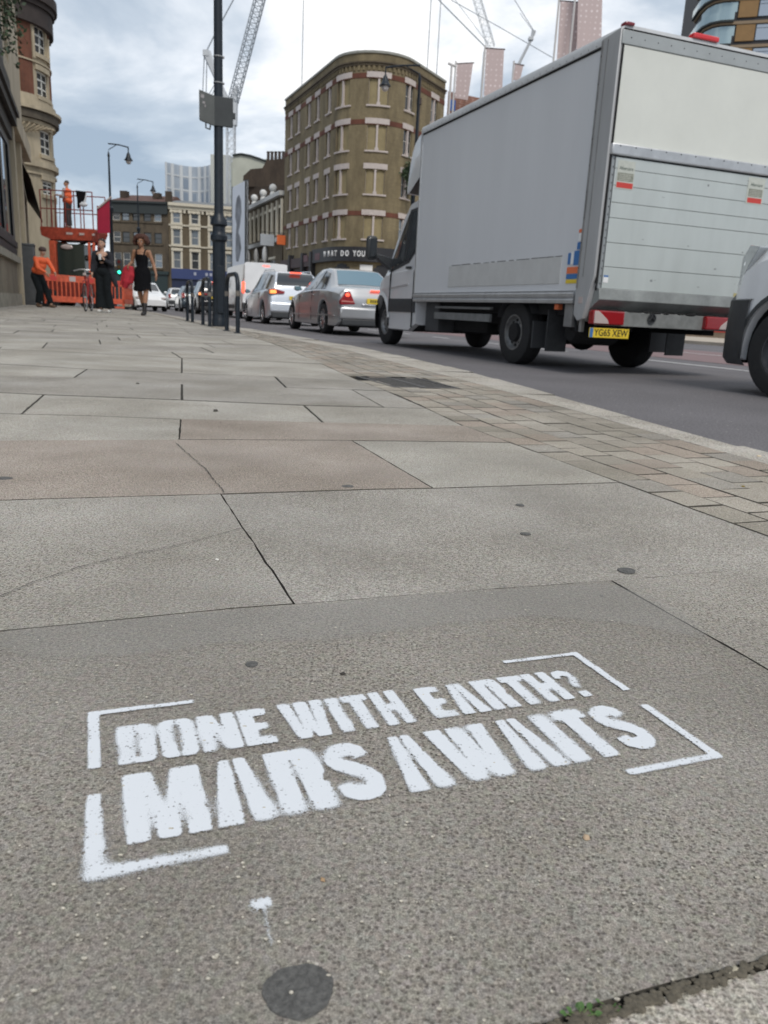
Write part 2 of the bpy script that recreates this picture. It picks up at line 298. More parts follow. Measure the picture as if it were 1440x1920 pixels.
def strip(mb, l0, l1, t0, t1, z): mb.add([W(t0, l0, z), W(t0, l1, z), W(t1, l1, z), W(t1, l0, z)], [(0, 1, 2, 3)])
mk = MB()
strip(mk, 7.66, 7.78, 2, 9.6, ROAD + 0.004)
t = 11.3
while t < 60: strip(mk, 7.42, 7.52, t, t + 0.9, ROAD + 0.004); t += 2.3
strip(mk, 11.21, 11.33, 3, 60, ROAD + 0.008)
strip(mk, 1.0, 1.12, 34.9, 60, ROAD + 0.004)
tag(mk.build('road_marking', mat('worn_white_road_paint', (0.62, 0.61, 0.60), 0.7, ns=30, na=0.3)), None, None, kind='structure')
rl = MB(); strip(rl, 8.7, 12.9, 0, 70, ROAD + 0.004)
tag(rl.build('bus_lane', mat('faded_red_lane_surface', (0.22, 0.15, 0.15), 0.9, ns=40, na=0.2)), None, None, kind='structure')
fp = MB(); strip(fp, 18.2, 60, -5, 75, ROAD + 0.1); fp.add([W(-5, 18.2, ROAD), W(75, 18.2, ROAD), W(75, 18.2, ROAD + 0.1), W(-5, 18.2, ROAD + 0.1)], [(0, 1, 2, 3)])
tag(fp.build('far_pavement', mat('far_paving', (0.45, 0.39, 0.32), 0.9, ns=2, na=0.15)), None, None, kind='structure')
# pavement bed
NT = 120
bed = MB(); ts = np.linspace(-3, 26, 60)
pts = [W(t, lint(KO, t) - 0.01, -0.012) for t in ts] + [W(29, 1.45, -0.012), W(31.5, 0.27, -0.012), W(33, -2.02, -0.012), W(34, -6, -0.012), W(34.5, -40, -0.012), W(-3, -40, -0.012)]
bed.add(pts, [tuple(range(len(pts)))])
tag(bed.build('pavement_bed', mat('dark_joint_dirt', (0.045, 0.042, 0.036), 0.95, ns=40, na=0.5)), None, None, kind='structure')
# kerb stones
kb = MB(); tones = []
k0 = 0; tpos = -3.0; segs = []
def kpt(tab, i, f): return (tab[i][0] + (tab[i + 1][0] - tab[i][0]) * f, tab[i][1] + (tab[i + 1][1] - tab[i][1]) * f)
dens = []
for i in range(len(KO) - 1):
    ln = math.dist(KO[i], KO[i + 1]); n = max(1, int(ln / 0.35))
    for j in range(n): dens.append((i, j / n))
dens.append((len(KO) - 2, 1.0))
for a, b in zip(dens, dens[1:]):
    o0, o1, i0, i1 = kpt(KO, *a), kpt(KO, *b), kpt(KI, *a), kpt(KI, *b)
    jt = random.uniform(-0.004, 0.004)
    prof0 = [W(*o0, -0.17), W(o0[0], o0[1] + 0.0, -0.03 + jt), W(o0[0], o0[1] - 0.025, -0.003 + jt), W(*i0, 0.0), W(*i0, -0.05)]
    prof1 = [W(*o1, -0.17), W(o1[0], o1[1] + 0.0, -0.03 + jt), W(o1[0], o1[1] - 0.025, -0.003 + jt), W(*i1, 0.0), W(*i1, -0.05)]
    kb.add(prof0 + prof1, [(i, i + 1, 6 + i, 5 + i) for i in range(4)])
    tn = random.uniform(0.93, 1.05); tones += [(0.44 * tn, 0.42 * tn, 0.38 * tn)] * 4
ko = kb.build('kerb', KERBM, smooth=20, weld=False); attr_col(ko, tones); tag(ko, None, None, kind='structure')
# slabs: polygons traced as courses, unprojected to the ground
def inset(poly, d):
    n = len(poly); out = []; A = sum(poly[i].x * poly[(i + 1) % n].y - poly[(i + 1) % n].x * poly[i].y for i in range(n))
    sg = 1 if A > 0 else -1
    for i in range(n):
        p0, p1, p2 = poly[i - 1], poly[i], poly[(i + 1) % n]
        a = (p1 - p0).normalized(); b = (p2 - p1).normalized(); na = Vector((-a.y, a.x, 0)) * sg; nb = Vector((-b.y, b.x, 0)) * sg
        k = na + nb; k = k / max(0.35, k.dot(na)); out.append(p1 + k * d)
    return out
def slab(mb, poly, tone, tones, gap=0.003, z=0.0, dz=0.0, cw=0.0012):
    poly = [Vector((p.x, p.y, 0)) for p in poly]
    # subdivide edges and roughen them a little
    q = []
    for a, b in zip(poly, poly[1:] + poly[:1]):
        n = max(1, min(40, int((b - a).length / 0.03))); e = (b - a); pn = Vector((-e.y, e.x, 0)).normalized()
        for i in range(n):
            j = random.gauss(0, 0.0006) if i else 0; q.append(a + e * (i / n) + pn * j)
    p = inset(q, gap); p2 = inset(q, gap + cw); zz = z + dz
    n = len(q); b0 = len(mb.v)
    vs = [Vector((v.x, v.y, zz)) for v in p2] + [Vector((v.x, v.y, zz - 0.0025)) for v in p] + [Vector((v.x, v.y, -0.015)) for v in p]
    fs = [tuple(range(n))] + [(i, (i + 1) % n, n + (i + 1) % n, n + i) for i in range(n)] + [(n + i, n + (i + 1) % n, 2 * n + (i + 1) % n, 2 * n + i) for i in range(n)]
    b1 = len(mb.f); mb.add(vs, fs); tones += [tone] * len(fs)
    for i_ in range(b1 + 1, b1 + 1 + 2 * n): mb.m[i_] = 1
pv = MB(); pt = []
GR = (0.330, 0.317, 0.290); PK = (0.33, 0.293, 0.258); PL = (0.37, 0.357, 0.323); WHs = (0.56, 0.54, 0.49)
def tn(c, k=0.04): f = 1 + random.uniform(-k, k); return tuple(x * f for x in c)
def edge_at(line, u):
    for a, b in zip(line, line[1:]):
        if a[0] <= u <= b[0]: return a[1] + (b[1] - a[1]) * (u - a[0]) / (b[0] - a[0])
    return None
def sg_end(line):  # where an image line meets the sett edge
    best = None
    u = line[0][0]
    while u <= line[-1][0]:
        v = edge_at(line, u); p = G(u, v); t = p.dot(DV); l = p.dot(RV)
        if l >= lint(SI, t): return u
        u += 1
    return line[-1][0]
J = [
 [(-900, 1268), (0, 1183), (140, 1170), (440, 1140), (552, 1132), (700, 1120), (900, 1105), (1145, 1088), (1300, 1075), (1440, 1066), (2100, 1020)],
 [(-900, 965), (0, 938), (420, 926), (700, 917), (812, 915), (1000, 909), (1400, 897), (2100, 880)],
 [(-900, 828), (0, 826), (340, 824), (655, 826), (905, 829), (1500, 840)],
 [(-900, 762), (0, 775), (170, 779), (345, 786), (600, 792), (860, 798), (1500, 815)],
 [(-900, 712), (0, 736), (80, 740), (340, 750), (570, 760), (900, 768), (1500, 790)],
 [(-900, 690), (0, 704), (138, 708), (340, 720), (535, 727), (730, 733), (1500, 755)],
 [(-900, 656), (0, 682), (163, 692), (340, 699), (515, 706), (680, 714), (1500, 745)],
 [(-900, 632), (0, 655), (100, 659), (340, 671), (490, 677), (640, 684), (1500, 720)],
]
# joints between course k and k+1: (u on lower line, u on upper line)
JO = [
 [(-560, -330), (552, 414), (1990, 1500)],
 [(-420, -130), (812, 660)],
 [(-200, -100), (336, 339)],
 [(-500, -300), (40, 82), (606, 570)],
 [(-250, -200), (341, 341), (720, 660)],
 [(-350, -250), (138, 163), (537, 515)],
 [(-160, -100), (341, 341)],
]
TON = [[GR, GR, GR, GR], [PK, PK, PL], [PL, PL, PK], [GR, PL, PL, PL], [GR, GR, GR, GR], [GR, PL, GR, GR], [GR, PL, PL]]
lo_t = None
for k in range(len(JO)):
    lo, up = J[k], J[k + 1]; ul, uu = sg_end(lo), sg_end(up)
    js = [(-899, -899)] + [j for j in JO[k] if j[0] < ul and j[1] < uu] + [(ul, uu)]
    for i, (a, b) in enumerate(zip(js, js[1:])):
        lowp = [(a[0], edge_at(lo, a[0]))] + [p for p in lo if a[0] + 5 < p[0] < b[0] - 5] + [(b[0], edge_at(lo, b[0]))]
        upp = [(a[1], edge_at(up, a[1]))] + [p for p in up if a[1] + 5 < p[0] < b[1] - 5] + [(b[1], edge_at(up, b[1]))]
        slab(pv, [G(*p) for p in lowp] + [G(*p) for p in reversed(upp)], tn(TON[k][min(i, len(TON[k]) - 1)]), pt, gap=(0.0008 if k < 2 else 0.001 if k < 4 else 0.0015), cw=(0.0008 if k < 1 else 0.0014 if k < 3 else 0.003), dz=random.uniform(-0.001, 0.001))
# first course, with the stencil, and the slabs nearer than the frame
E0 = [(u, edge_at(J[0], u)) for u in (-899, 0, 140, 440, 552, 700, 900, 1145)]
def tl(p): return (p.dot(DV), p.dot(RV))
c0 = tl(G(1145, 1088)); c1 = tl(G(1440, 1255)); dj = ((c1[0] - c0[0]), (c1[1] - c0[1])); 
near = [G(-899, 1560), G(0, 1990 + 60), G(700, 1990), G(1035, 1921), G(1100, 1891), G(1250, 1848), G(1440, 1800), G(1640, 1745)]
kj = 1.9; rj = W(c0[0] + dj[0] * kj, c0[1] + dj[1] * kj)
slab(pv, near[:-1] + [rj] + [G(u, v) for u, v in reversed(E0)], (0.258, 0.245, 0.221), pt, gap=0.0008, dz=0.0, cw=0.0008)
ue = sg_end(J[0]); E1 = [(u, edge_at(J[0], u)) for u in (1145, 1300, 1440, ue)]
pe = G(ue, edge_at(J[0], ue)); te = tl(pe)[0]
slab(pv, [rj, W(tl(rj)[0], lint(SI, tl(rj)[0]))] + [W(x, lint(SI, x)) for x in np.linspace(tl(rj)[0] + 0.05, te, 5)] + [G(u, v) for u, v in reversed(E1[:-1])], (0.315, 0.302, 0.275), pt, gap=0.0008, cw=0.0008)
nb = [tl(p) for p in near]
slab(pv, [W(-3, -4), W(-3, lint(SI, -3)), W(-1, lint(SI, -1)), W(tl(rj)[0] - 0.002, lint(SI, tl(rj)[0]))] + [W(tl(rj)[0] - 0.004, tl(rj)[1])] + [W(a - 0.003, b) for a, b in reversed(nb[:-1])], (0.42, 0.40, 0.36), pt, gap=0.002, dz=0.001)
# further courses, regular
tcur = tl(G(340, 671))[0]; off = 0; l_left = -14
tA = [G(u, edge_at(J[7], u)) for u in (-899, 0, 100, 340, 490)]; ueA = sg_end(J[7]); low = tA + [G(ueA, edge_at(J[7], ueA))]
lowtl = [tl(p) for p in low]
def next_line(t): 
    r = lint(SI, min(t, 26)); 
    if t > 28: r = min(r, 1.1 - (t - 28) * 0.9 if t < 31 else -1.8 - (t - 31) * 3)
    return r
first = True; row = 0
while tcur < 32.5:
    dt = random.uniform(0.55, 0.75); tn_ = tcur + dt; r1 = next_line(tn_); r0 = next_line(tcur)
    ls = []; x = l_left + random.uniform(0, 0.4)
    while x < min(r0, r1) - 0.3: ls.append(x); x += random.uniform(0.8, 1.15)
    ls = [l_left] + ls[1:] + [None]
    for a, b in zip(ls, ls[1:]):
        def lowt(l):
            if not first: return tcur
            for p, q2 in zip(lowtl, lowtl[1:]):
                if p[1] <= l <= q2[1]: return p[0] + (q2[0] - p[0]) * (l - p[1]) / (q2[1] - p[1])
            return lowtl[0][0] if l < lowtl[0][1] else lowtl[-1][0]
        bl = r0 if b is None else b; bu = r1 if b is None else b
        mid = [W(lowt(a + (bl - a) * f), a + (bl - a) * f) for f in (0, 0.33, 0.66, 1)] if first else [W(tcur, a), W(tcur, bl)]
        base = PL if random.random() < 0.5 else GR
        if abs(tcur - 8.6) < 0.4 and -1.9 < a < 1.0 and b is None: base = WHs
        slab(pv, mid + [W(tn_, bu), W(tn_, a)], tn(base, 0.05), pt, gap=0.0015, cw=0.004, dz=random.uniform(-0.001, 0.001))
    first = False; tcur = tn_; row += 1
DIRT = mat('joint_dirt', (0.075, 0.068, 0.056), 0.95, ns=40, na=.5); po = pv.build('pavement', [SLABM, DIRT], smooth=25, weld=False); attr_col(po, pt); tag(po, None, None, kind='structure')
# setts (small block strip) between slabs and kerb
st = MB(); stt = []
t = -2.9
rows = 6
while t < 27.5:
    dt = random.uniform(0.105, 0.125) if t < 9 else 0.2
    for r_ in range(rows):
        offs = (r_ % 2) * 0.5 * dt
        ta, tb = t + offs, t + dt + offs
        if tb > 27.6: continue
        f0, f1 = r_ / rows, (r_ + 1) / rows
        def ll(tt, f): a, b = lint(SI, tt), lint(KI, tt); return a + (b - a) * f
        if 3.37 < (ta + tb) / 2 < 3.87 and 1.30 < ll((ta + tb) / 2, (f0 + f1) / 2) < 1.65: continue
        base = random.choice([(0.34, 0.315, 0.27), (0.315, 0.30, 0.27), (0.345, 0.30, 0.255), (0.36, 0.335, 0.29), (0.29, 0.27, 0.23)])
        j = lambda: random.uniform(-0.003, 0.003)
        slab(st, [W(ta + j(), ll(ta, f0)), W(ta + j(), ll(ta, f1)), W(tb + j(), ll(tb, f1)), W(tb + j(), ll(tb, f0))], tn(base, 0.08), stt, gap=0.0010, cw=0.0014, dz=random.uniform(-0.0012, 0.0008))
    t += dt
so_ = st.build('sett_paving', [SMOOTHS, DIRT], smooth=25, weld=False); attr_col(so_, stt); tag(so_, None, None, kind='structure')
# crack lines in the slabs (real narrow grooves filled with dirt)
ck = MB()
def crack(pts, w_=0.0012):
    P = [G(u, v) for u, v in pts]; Q = []
    for a, b in zip(P, P[1:]):
        n = max(2, int((b - a).length / 0.012))
        for i in range(n): Q.append(a.lerp(b, i / n) + Vector((random.gauss(0, 0.0010), random.gauss(0, 0.0012), 0)))
    Q.append(P[-1])
    for a, b in zip(Q, Q[1:]):
        n = (b - a).normalized(); n = Vector((-n.y, n.x, 0)) * w_ * random.uniform(0.4, 1.1)
        ck.add([a - n + Vector((0, 0, 0.0022)), b - n + Vector((0, 0, 0.0022)), b + n + Vector((0, 0, 0.0022)), a + n + Vector((0, 0, 0.0022))], [(0, 1, 2, 3)])
crack([(0, 1120), (60, 1095), (150, 1065), (260, 1040), (350, 1020), (455, 992)], 0.0008)
crack([(330, 832), (350, 850), (385, 880), (420, 925)], 0.001)
tag(ck.build('pavement_crack', mat('crack_dirt', (0.05, 0.045, 0.04), 0.95, ns=60, na=0.4)), None, None, kind='structure')
# moss / dirt in the near joint
dj_ = MB()
for i in range(330):
    f = random.random(); u = 980 + f * 520; v = 1925 - (u - 1035) * 0.305 + (2 if u > 1100 else 0) + random.uniform(-4, 20) * (1.3 - f * .6)
    p = G(u, v); r_ = random.uniform(0.0008, 0.003)
    dj_.ball((p.x, p.y, 0.002), (r_, r_ * random.uniform(0.6, 1.2), r_ * 0.4), 4)
tag(dj_.build('joint_grit', mat('grit_dirt', (0.11, 0.095, 0.07), 0.95, ns=300, na=0.5)), None, None, kind='stuff')
# loose grit and tiny chips over the near paving
gt = MB()
for i in range(420):
    p = G(random.uniform(-60, 1500), random.uniform(930, 1920) ** 1.0)
    r_ = random.uniform(0.0004, 0.0011); gt.ball((p.x, p.y, 0.0012), (r_ * random.uniform(0.8, 2), r_, r_ * 0.6), 3)
tag(gt.build('loose_grit', mat('pale_grit', (0.52, 0.48, 0.40), 0.8, ns=400, na=0.5)), None, None, kind='stuff')
# ---------------- dark gum spots
def gum(u, v, rx, label, seed, col='dark_gum', hgt=0.0005):
    random.seed(seed); p = G(u, v); mb = MB(); n = 40; ph = [random.uniform(0, 6.28) for _ in range(4)]
    ring = []
    for k in range(n):
        a = 2 * math.pi * k / n; r_ = rx * (1 + 0.05 * math.sin(2 * a + ph[0]) + 0.04 * math.sin(3 * a + ph[1]) + 0.02 * math.sin(7 * a + ph[2]) + 0.012 * math.sin(13 * a + ph[3])); ring.append((r_ * math.cos(a), r_ * math.sin(a)))
    vs = [(x, y, -0.001) for x, y in ring] + [(x * 0.97, y * 0.97, hgt * 0.7) for x, y in ring] + [(x * 0.6, y * 0.6, hgt) for x, y in ring]
    fs = [(k, (k + 1) % n, n + (k + 1) % n, n + k) for k in range(n)] + [(n + k, n + (k + 1) % n, 2 * n + (k + 1) % n, 2 * n + k) for k in range(n)] + [tuple(2 * n + k for k in range(n))]
    mb.add(vs, fs); o = mb.build('gum_stain', mat(col, (0.125, 0.122, 0.115), 0.85, ns=260, na=0.5, bump=0.6)); o.location = (p.x, p.y, 0.0004)
    tag(o, label, 'gum stain', 'trodden dark gum spots on the paving')
gum(560, 1858, 0.0172, 'largest round dark gum spot below the white lettering', 1, hgt=0.0006)
gum(1175, 1070, 0.0125, 'dark oval gum spot by the right end of the slab joint', 2)
gum(652, 912, 0.0115, 'gum spot on the pinkish slab near its lower edge', 3)
gum(985, 1001, 0.008, 'small gum spot in the middle of the grey slab', 4)
gum(975, 947, 0.008, 'faint gum spot on the upper part of the grey slab', 5)
gum(472, 1246, 0.0062, 'small dark gum blot just above the white lettering', 6)
gum(8, 897, 0.014, 'gum spot at the left edge of the pinkish slab', 7)
gum(1128, 1118, 0.0022, 'tiny black speck near the right end of the slab joint', 8)
random.seed(11)
# ---------------- stencil lettering
MMU, MMV = 0.001, 0.001
TLp = G(165, 1338); t0_, l0_ = tl(TLp)
def rc(x, y): return W(t0_ + y * 0.001, l0_ + x * 0.001)   # x to the right, y towards the street's far end (negative = towards the viewer), mm
def poly_in(px, py, poly):
    ins = np.zeros(px.shape, bool); n = len(poly)
    for i in range(n):
        x1, y1 = poly[i]; x2, y2 = poly[(i + 1) % n]
        c = ((y1 > py) != (y2 > py)) & (px < (x2 - x1) * (py - y1) / (y2 - y1 + 1e-12) + x1); ins ^= c
    return ins
def rr(x0, y0, x1, y1, r, cor='1111'):   # rounded rectangle polygon, corners bl br tr tl
    out = []
    for (cx_, cy_, a0, use, px_, py_) in [(x0 + r, y0 + r, 180, cor[0], x0, y0), (x1 - r, y0 + r, 270, cor[1], x1, y0), (x1 - r, y1 - r, 0, cor[2], x1, y1), (x0 + r, y1 - r, 90, cor[3], x0, y1)]:
        if use == '1': out += [(cx_ + r * math.cos(R(a0 + i * 15)), cy_ + r * math.sin(R(a0 + i * 15))) for i in range(7)]
        else: out.append((px_, py_))
    return out
def stroke(pts, h, hy=None):
    hy = hy or h
    out_l, out_r = [], []
    for i, p in enumerate(pts):
        a = pts[max(0, i - 1)]; b = pts[min(len(pts) - 1, i + 1)]; dx, dy = b[0] - a[0], b[1] - a[1]; n = math.hypot(dx, dy); nx, ny = -dy / n * h, dx / n * hy
        out_l.append((p[0] + nx, p[1] + ny)); out_r.append((p[0] - nx, p[1] - ny))
    return out_l + out_r[::-1]
SP = [(0.80, 0.70), (0.78, 0.80), (0.66, 0.855), (0.5, 0.865), (0.34, 0.85), (0.22, 0.79), (0.20, 0.71), (0.25, 0.63), (0.38, 0.565), (0.6, 0.49), (0.75, 0.41), (0.81, 0.32), (0.78, 0.21), (0.66, 0.145), (0.5, 0.13), (0.33, 0.145), (0.22, 0.2), (0.20, 0.31)]
FONT = {   # advance width, fills, cuts   (cell 0..1)
 'D': (1.0, [rr(0, 0, 1, 1, 0.20, '0110')], [rr(0.44, 0.13, 0.58, 0.87, 0.02), rr(0.44, 0.8, 0.49, 1.1, 0.01)]),
 'O': (1.0, [rr(0, 0, 1, 1, 0.20)], [rr(0.42, 0.13, 0.58, 0.87, 0.02), rr(0.475, -0.1, 0.525, 1.1, 0.01)]),
 'N': (1.08, [[(0, 0), (1, 0), (1, 1), (0, 1)]], [[(0.35, -.1), (0.35, 0.58), (0.60, -.1)], [(0.65, 1.1), (0.65, 0.42), (0.40, 1.1)]]),
 'E': (0.85, [[(0, 0), (1, 0), (1, 1), (0, 1)]], [rr(0.50, 0.20, 1.1, 0.41, 0.01), rr(0.50, 0.59, 1.1, 0.80, 0.01), [(0.92, 0.38), (1.1, 0.38), (1.1, 0.62), (0.92, 0.62)]]),
 'W': (1.55, [[(0, 1), (0.16, 0), (0.44, 0), (0.5, 0.3), (0.56, 0), (0.84, 0), (1, 1)]], [[(0.26, 1.1), (0.37, 1.1), (0.345, 0.18)], [(0.63, 1.1), (0.74, 1.1), (0.655, 0.18)]]),
 'I': (0.45, [[(0, 0), (1, 0), (1, 1), (0, 1)]], []),
 'T': (0.88, [[(0, 0.80), (1, 0.80), (1, 1), (0, 1)], [(0.26, 0), (0.74, 0), (0.74, 0.82), (0.26, 0.82)]], []),
 'H': (1.0, [[(0, 0), (0.39, 0), (0.39, 1), (0, 1)], [(0.61, 0), (1, 0), (1, 1), (0.61, 1)], [(0.3, 0.42), (0.7, 0.42), (0.7, 0.6), (0.3, 0.6)]], []),
 'A': (1.05, [[(0, 0), (0.26, 1), (0.74, 1), (1, 0)]], [[(0.47, 1.1), (0.525, 1.1), (0.60, -.1), (0.42, -.1)]]),
 'R': (1.02, [rr(0, 0, 1, 1, 0.18, '0010')], [[(0.42, -.1), (0.53, -.1), (0.53, 0.62), (0.42, 0.62)], [(0.42, 0.55), (0.53, 0.55), (0.50, 0.84), (0.44, 0.84)], [(0.90, 0.42), (1.1, 0.36), (1.1, 0.60), (0.97, 0.54)]]),
 '?': (0.85, [stroke([(0.16, 0.70), (0.20, 0.84), (0.5, 0.88), (0.80, 0.80), (0.80, 0.64), (0.60, 0.50), (0.52, 0.33)], 0.18, 0.10), [(0.32, 0), (0.72, 0), (0.72, 0.2), (0.32, 0.2)]], []),
 'M': (1.40, [[(0, 0), (1, 0), (1, 1), (0, 1)]], [[(0.35, 1.1), (0.65, 1.1), (0.5, 0.36)], [(0.27, -.1), (0.285, 0.74), (0.39, -.1)], [(0.73, -.1), (0.715, 0.74), (0.61, -.1)]]),
 'S': (0.95, [stroke(SP, 0.19, 0.115)], []),
}
def vnoise(x, y, sc, seed):
    rs = np.random.RandomState(seed); g = rs.rand(128, 128); xi = x / sc; yi = y / sc
    i = np.floor(xi).astype(int); j = np.floor(yi).astype(int); fx = xi - i; fy = yi - j; fx = fx * fx * (3 - 2 * fx); fy = fy * fy * (3 - 2 * fy)
    a = g[i % 128, j % 128]; b = g[(i + 1) % 128, j % 128]; c = g[i % 128, (j + 1) % 128]; d = g[(i + 1) % 128, (j + 1) % 128]
    return (a * (1 - fx) + b * fx) * (1 - fy) + (c * (1 - fx) + d * fx) * fy
def gblur(a, s):
    k = int(3 * s) + 1; x = np.arange(-k, k + 1); w_ = np.exp(-x * x / (2 * s * s)); w_ /= w_.sum()
    a = np.apply_along_axis(lambda r_: np.convolve(r_, w_, 'same'), 0, a); return np.apply_along_axis(lambda r_: np.convolve(r_, w_, 'same'), 1, a)
def spray_mat():
    m = bpy.data.materials.new('white_spray_paint'); m.use_nodes = True; t = m.node_tree; nn = t.nodes.new; lk = t.links.new; b = t.nodes['Principled BSDF']
    b.inputs['Base Color'].default_value = (0.70, 0.725, 0.755, 1); b.inputs['Roughness'].default_value = 0.7; b.inputs['Specular IOR Level'].default_value = 0.25
    at = nn('ShaderNodeAttribute'); at.attribute_name = 'cover'; tcn = nn('ShaderNodeTexCoord')
    n = nn('ShaderNodeTexNoise'); n.inputs['Scale'].default_value = 1500; n.inputs['Detail'].default_value = 2; n.inputs['Roughness'].default_value = 0.6; lk(tcn.outputs['Object'], n.inputs['Vector'])
    v = nn('ShaderNodeTexVoronoi'); v.inputs['Scale'].default_value = 250; lk(tcn.outputs['Object'], v.inputs['Vector'])
    tr_ = nn('ShaderNodeMapRange'); tr_.inputs['From Min'].default_value = 0.30; tr_.inputs['From Max'].default_value = 0.70; tr_.inputs['To Min'].default_value = 0.16; tr_.inputs['To Max'].default_value = 0.88; lk(n.outputs['Fac'], tr_.inputs['Value'])
    vr = nn('ShaderNodeMapRange'); vr.inputs['From Min'].default_value = 0.10; vr.inputs['From Max'].default_value = 0.36; vr.inputs['To Min'].default_value = 0.46; vr.inputs['To Max'].default_value = 0.0; lk(v.outputs['Distance'], vr.inputs['Value'])
    th = nn('ShaderNodeMath'); th.operation = 'ADD'; lk(tr_.outputs[0], th.inputs[0]); lk(vr.outputs[0], th.inputs[1])
    s_ = nn('ShaderNodeMath'); s_.operation = 'SUBTRACT'; lk(at.outputs['Fac'], s_.inputs[0]); lk(th.outputs[0], s_.inputs[1])
    r = nn('ShaderNodeMapRange'); r.inputs['From Min'].default_value = -0.22; r.inputs['From Max'].default_value = 0.22; lk(s_.outputs[0], r.inputs['Value'])
    mxs = nn('ShaderNodeMath'); mxs.operation = 'MULTIPLY'; lk(r.outputs[0], mxs.inputs[0]); mxs.inputs[1].default_value = 0.95
    lk(mxs.outputs[0], b.inputs['Alpha'])
    return m
SPRAY = spray_mat()
def sprayed(name, parent, polys, cuts, x0, x1, y0, y1, soft=1.0, seed=0, dens=1.0, cell=0.8):
    gx = np.arange(x0 - 9, x1 + 9, cell); gy = np.arange(y0 - 9, y1 + 9, cell); X, Y = np.meshgrid(gx, gy, indexing='ij'); cov = np.zeros(X.shape)
    ins = np.zeros(X.shape, bool)
    for grp in polys:
        g = np.zeros(X.shape, bool)
        for p in grp[0]: g |= poly_in(X, Y, p)
        for c_ in grp[1]: g &= ~poly_in(X, Y, c_)
        ins |= g
    a = ins.astype(float); sh = gblur(a, 1.0 / cell); so = gblur(a, (0.9 + 2.1 * soft) / cell); far = gblur(a, 6.5 * max(soft, .4) / cell)
    if soft > 2: so = gblur(a, 14 / cell); sh = so
    k = np.clip((vnoise(X + 500, Y + 900, 22, seed) - 0.25) * 2.4 * soft, 0, 1)
    d_ = 0.66 + 0.52 * vnoise(X + 300, Y + 700, 11, seed + 1)
    cov = (sh * (1 - k) + so * k) * d_ * dens + np.maximum(0, far - 0.03) * 0.34 * soft
    vid = -np.ones(X.shape, int); vs = []; cv = []
    keep = cov > 0.03; kf = keep[:-1, :-1] | keep[1:, :-1] | keep[:-1, 1:] | keep[1:, 1:]
    use = np.zeros(X.shape, bool); use[:-1, :-1] |= kf; use[1:, :-1] |= kf; use[:-1, 1:] |= kf; use[1:, 1:] |= kf
    idx = np.argwhere(use); vid[use] = np.arange(len(idx))
    bx = rc(0, 0); ex = rc(1, 0) - bx; ey = rc(0, 1) - bx
    xx = X[use]; yy = Y[use]; co = np.stack([bx.x + ex.x * xx + ey.x * yy, bx.y + ex.y * xx + ey.y * yy, np.full(xx.shape, 0.0014)], 1) - np.array(parent.location)
    fi = np.argwhere(kf); F = np.stack([vid[fi[:, 0], fi[:, 1]], vid[fi[:, 0] + 1, fi[:, 1]], vid[fi[:, 0] + 1, fi[:, 1] + 1], vid[fi[:, 0], fi[:, 1] + 1]], 1)
    me = bpy.data.meshes.new(name); me.from_pydata(co.tolist(), [], F.tolist()); me.materials.append(SPRAY)
    at = me.attributes.new('cover', 'FLOAT', 'POINT'); at.data.foreach_set('value', cov[use].astype(np.float32))
    o = bpy.data.objects.new(name, me); C.objects.link(o); o.parent = parent; return o
def letters(word, x0, x1, yt, yb, gap=3.0):
    tot = sum(FONT[c][0] for c in word); k = (x1 - x0 - gap * (len(word) - 1)) / tot; x = x0; out = []
    H_ = yt - yb
    for c in word:
        wd, fills, cuts = FONT[c]; ww = wd * k
        T_ = lambda p: (x + p[0] * ww, yb + p[1] * H_)
        out.append(([[T_(p) for p in f] for f in fills], [[T_(p) for p in f] for f in cuts])); x += ww + gap
    return out
sg = thing('stencil_lettering', 'white sprayed slogan with corner brackets on the near paving slab', 'stencil graffiti', TLp)
l1 = letters('DONE', 21, 139, -31, -86) + letters('WITH', 150, 257, -29, -87) + letters('EARTH?', 275, 437, -32, -87)
sprayed('text_line', sg, l1, None, 15, 445, -90, -26, 0.75, 3, 1.0)
l2 = letters('MARS', 22, 202, -100, -177, 3.6) + letters('AWAITS', 214, 438, -103, -177, 3.6)
sprayed('text_line', sg, l2, None, 15, 445, -182, -96, 0.9, 8, 1.05)
def br(segs): return [([s_], []) for s_ in segs]
sprayed('corner_bracket', sg, br([[(0, 0), (85, -1), (85, -7), (0, -7)], [(0, 0), (8.5, 0), (8.5, -85), (-.5, -85)]]), None, -2, 90, -90, 2, 0.35, 1)
sprayed('corner_bracket', sg, br([[(-1, -117), (8, -117), (10, -203), (-3, -203)], [(-3, -203), (82, -203), (82, -195), (-3, -193)]]), None, -5, 88, -207, -113, 1.0, 5, 1.0)
sprayed('corner_bracket', sg, br([[(384, 0), (470, -1), (470, -7), (384, -6)], [(463, 0), (471, 0), (473, -86), (465, -86)]]), None, 380, 478, -90, 3, 0.25, 9)
sprayed('corner_bracket', sg, br([[(462, -113), (470, -113), (473, -204), (464, -204)], [(383, -203), (473, -203), (473, -196), (383, -196)]]), None, 380, 478, -208, -108, 0.45, 12)
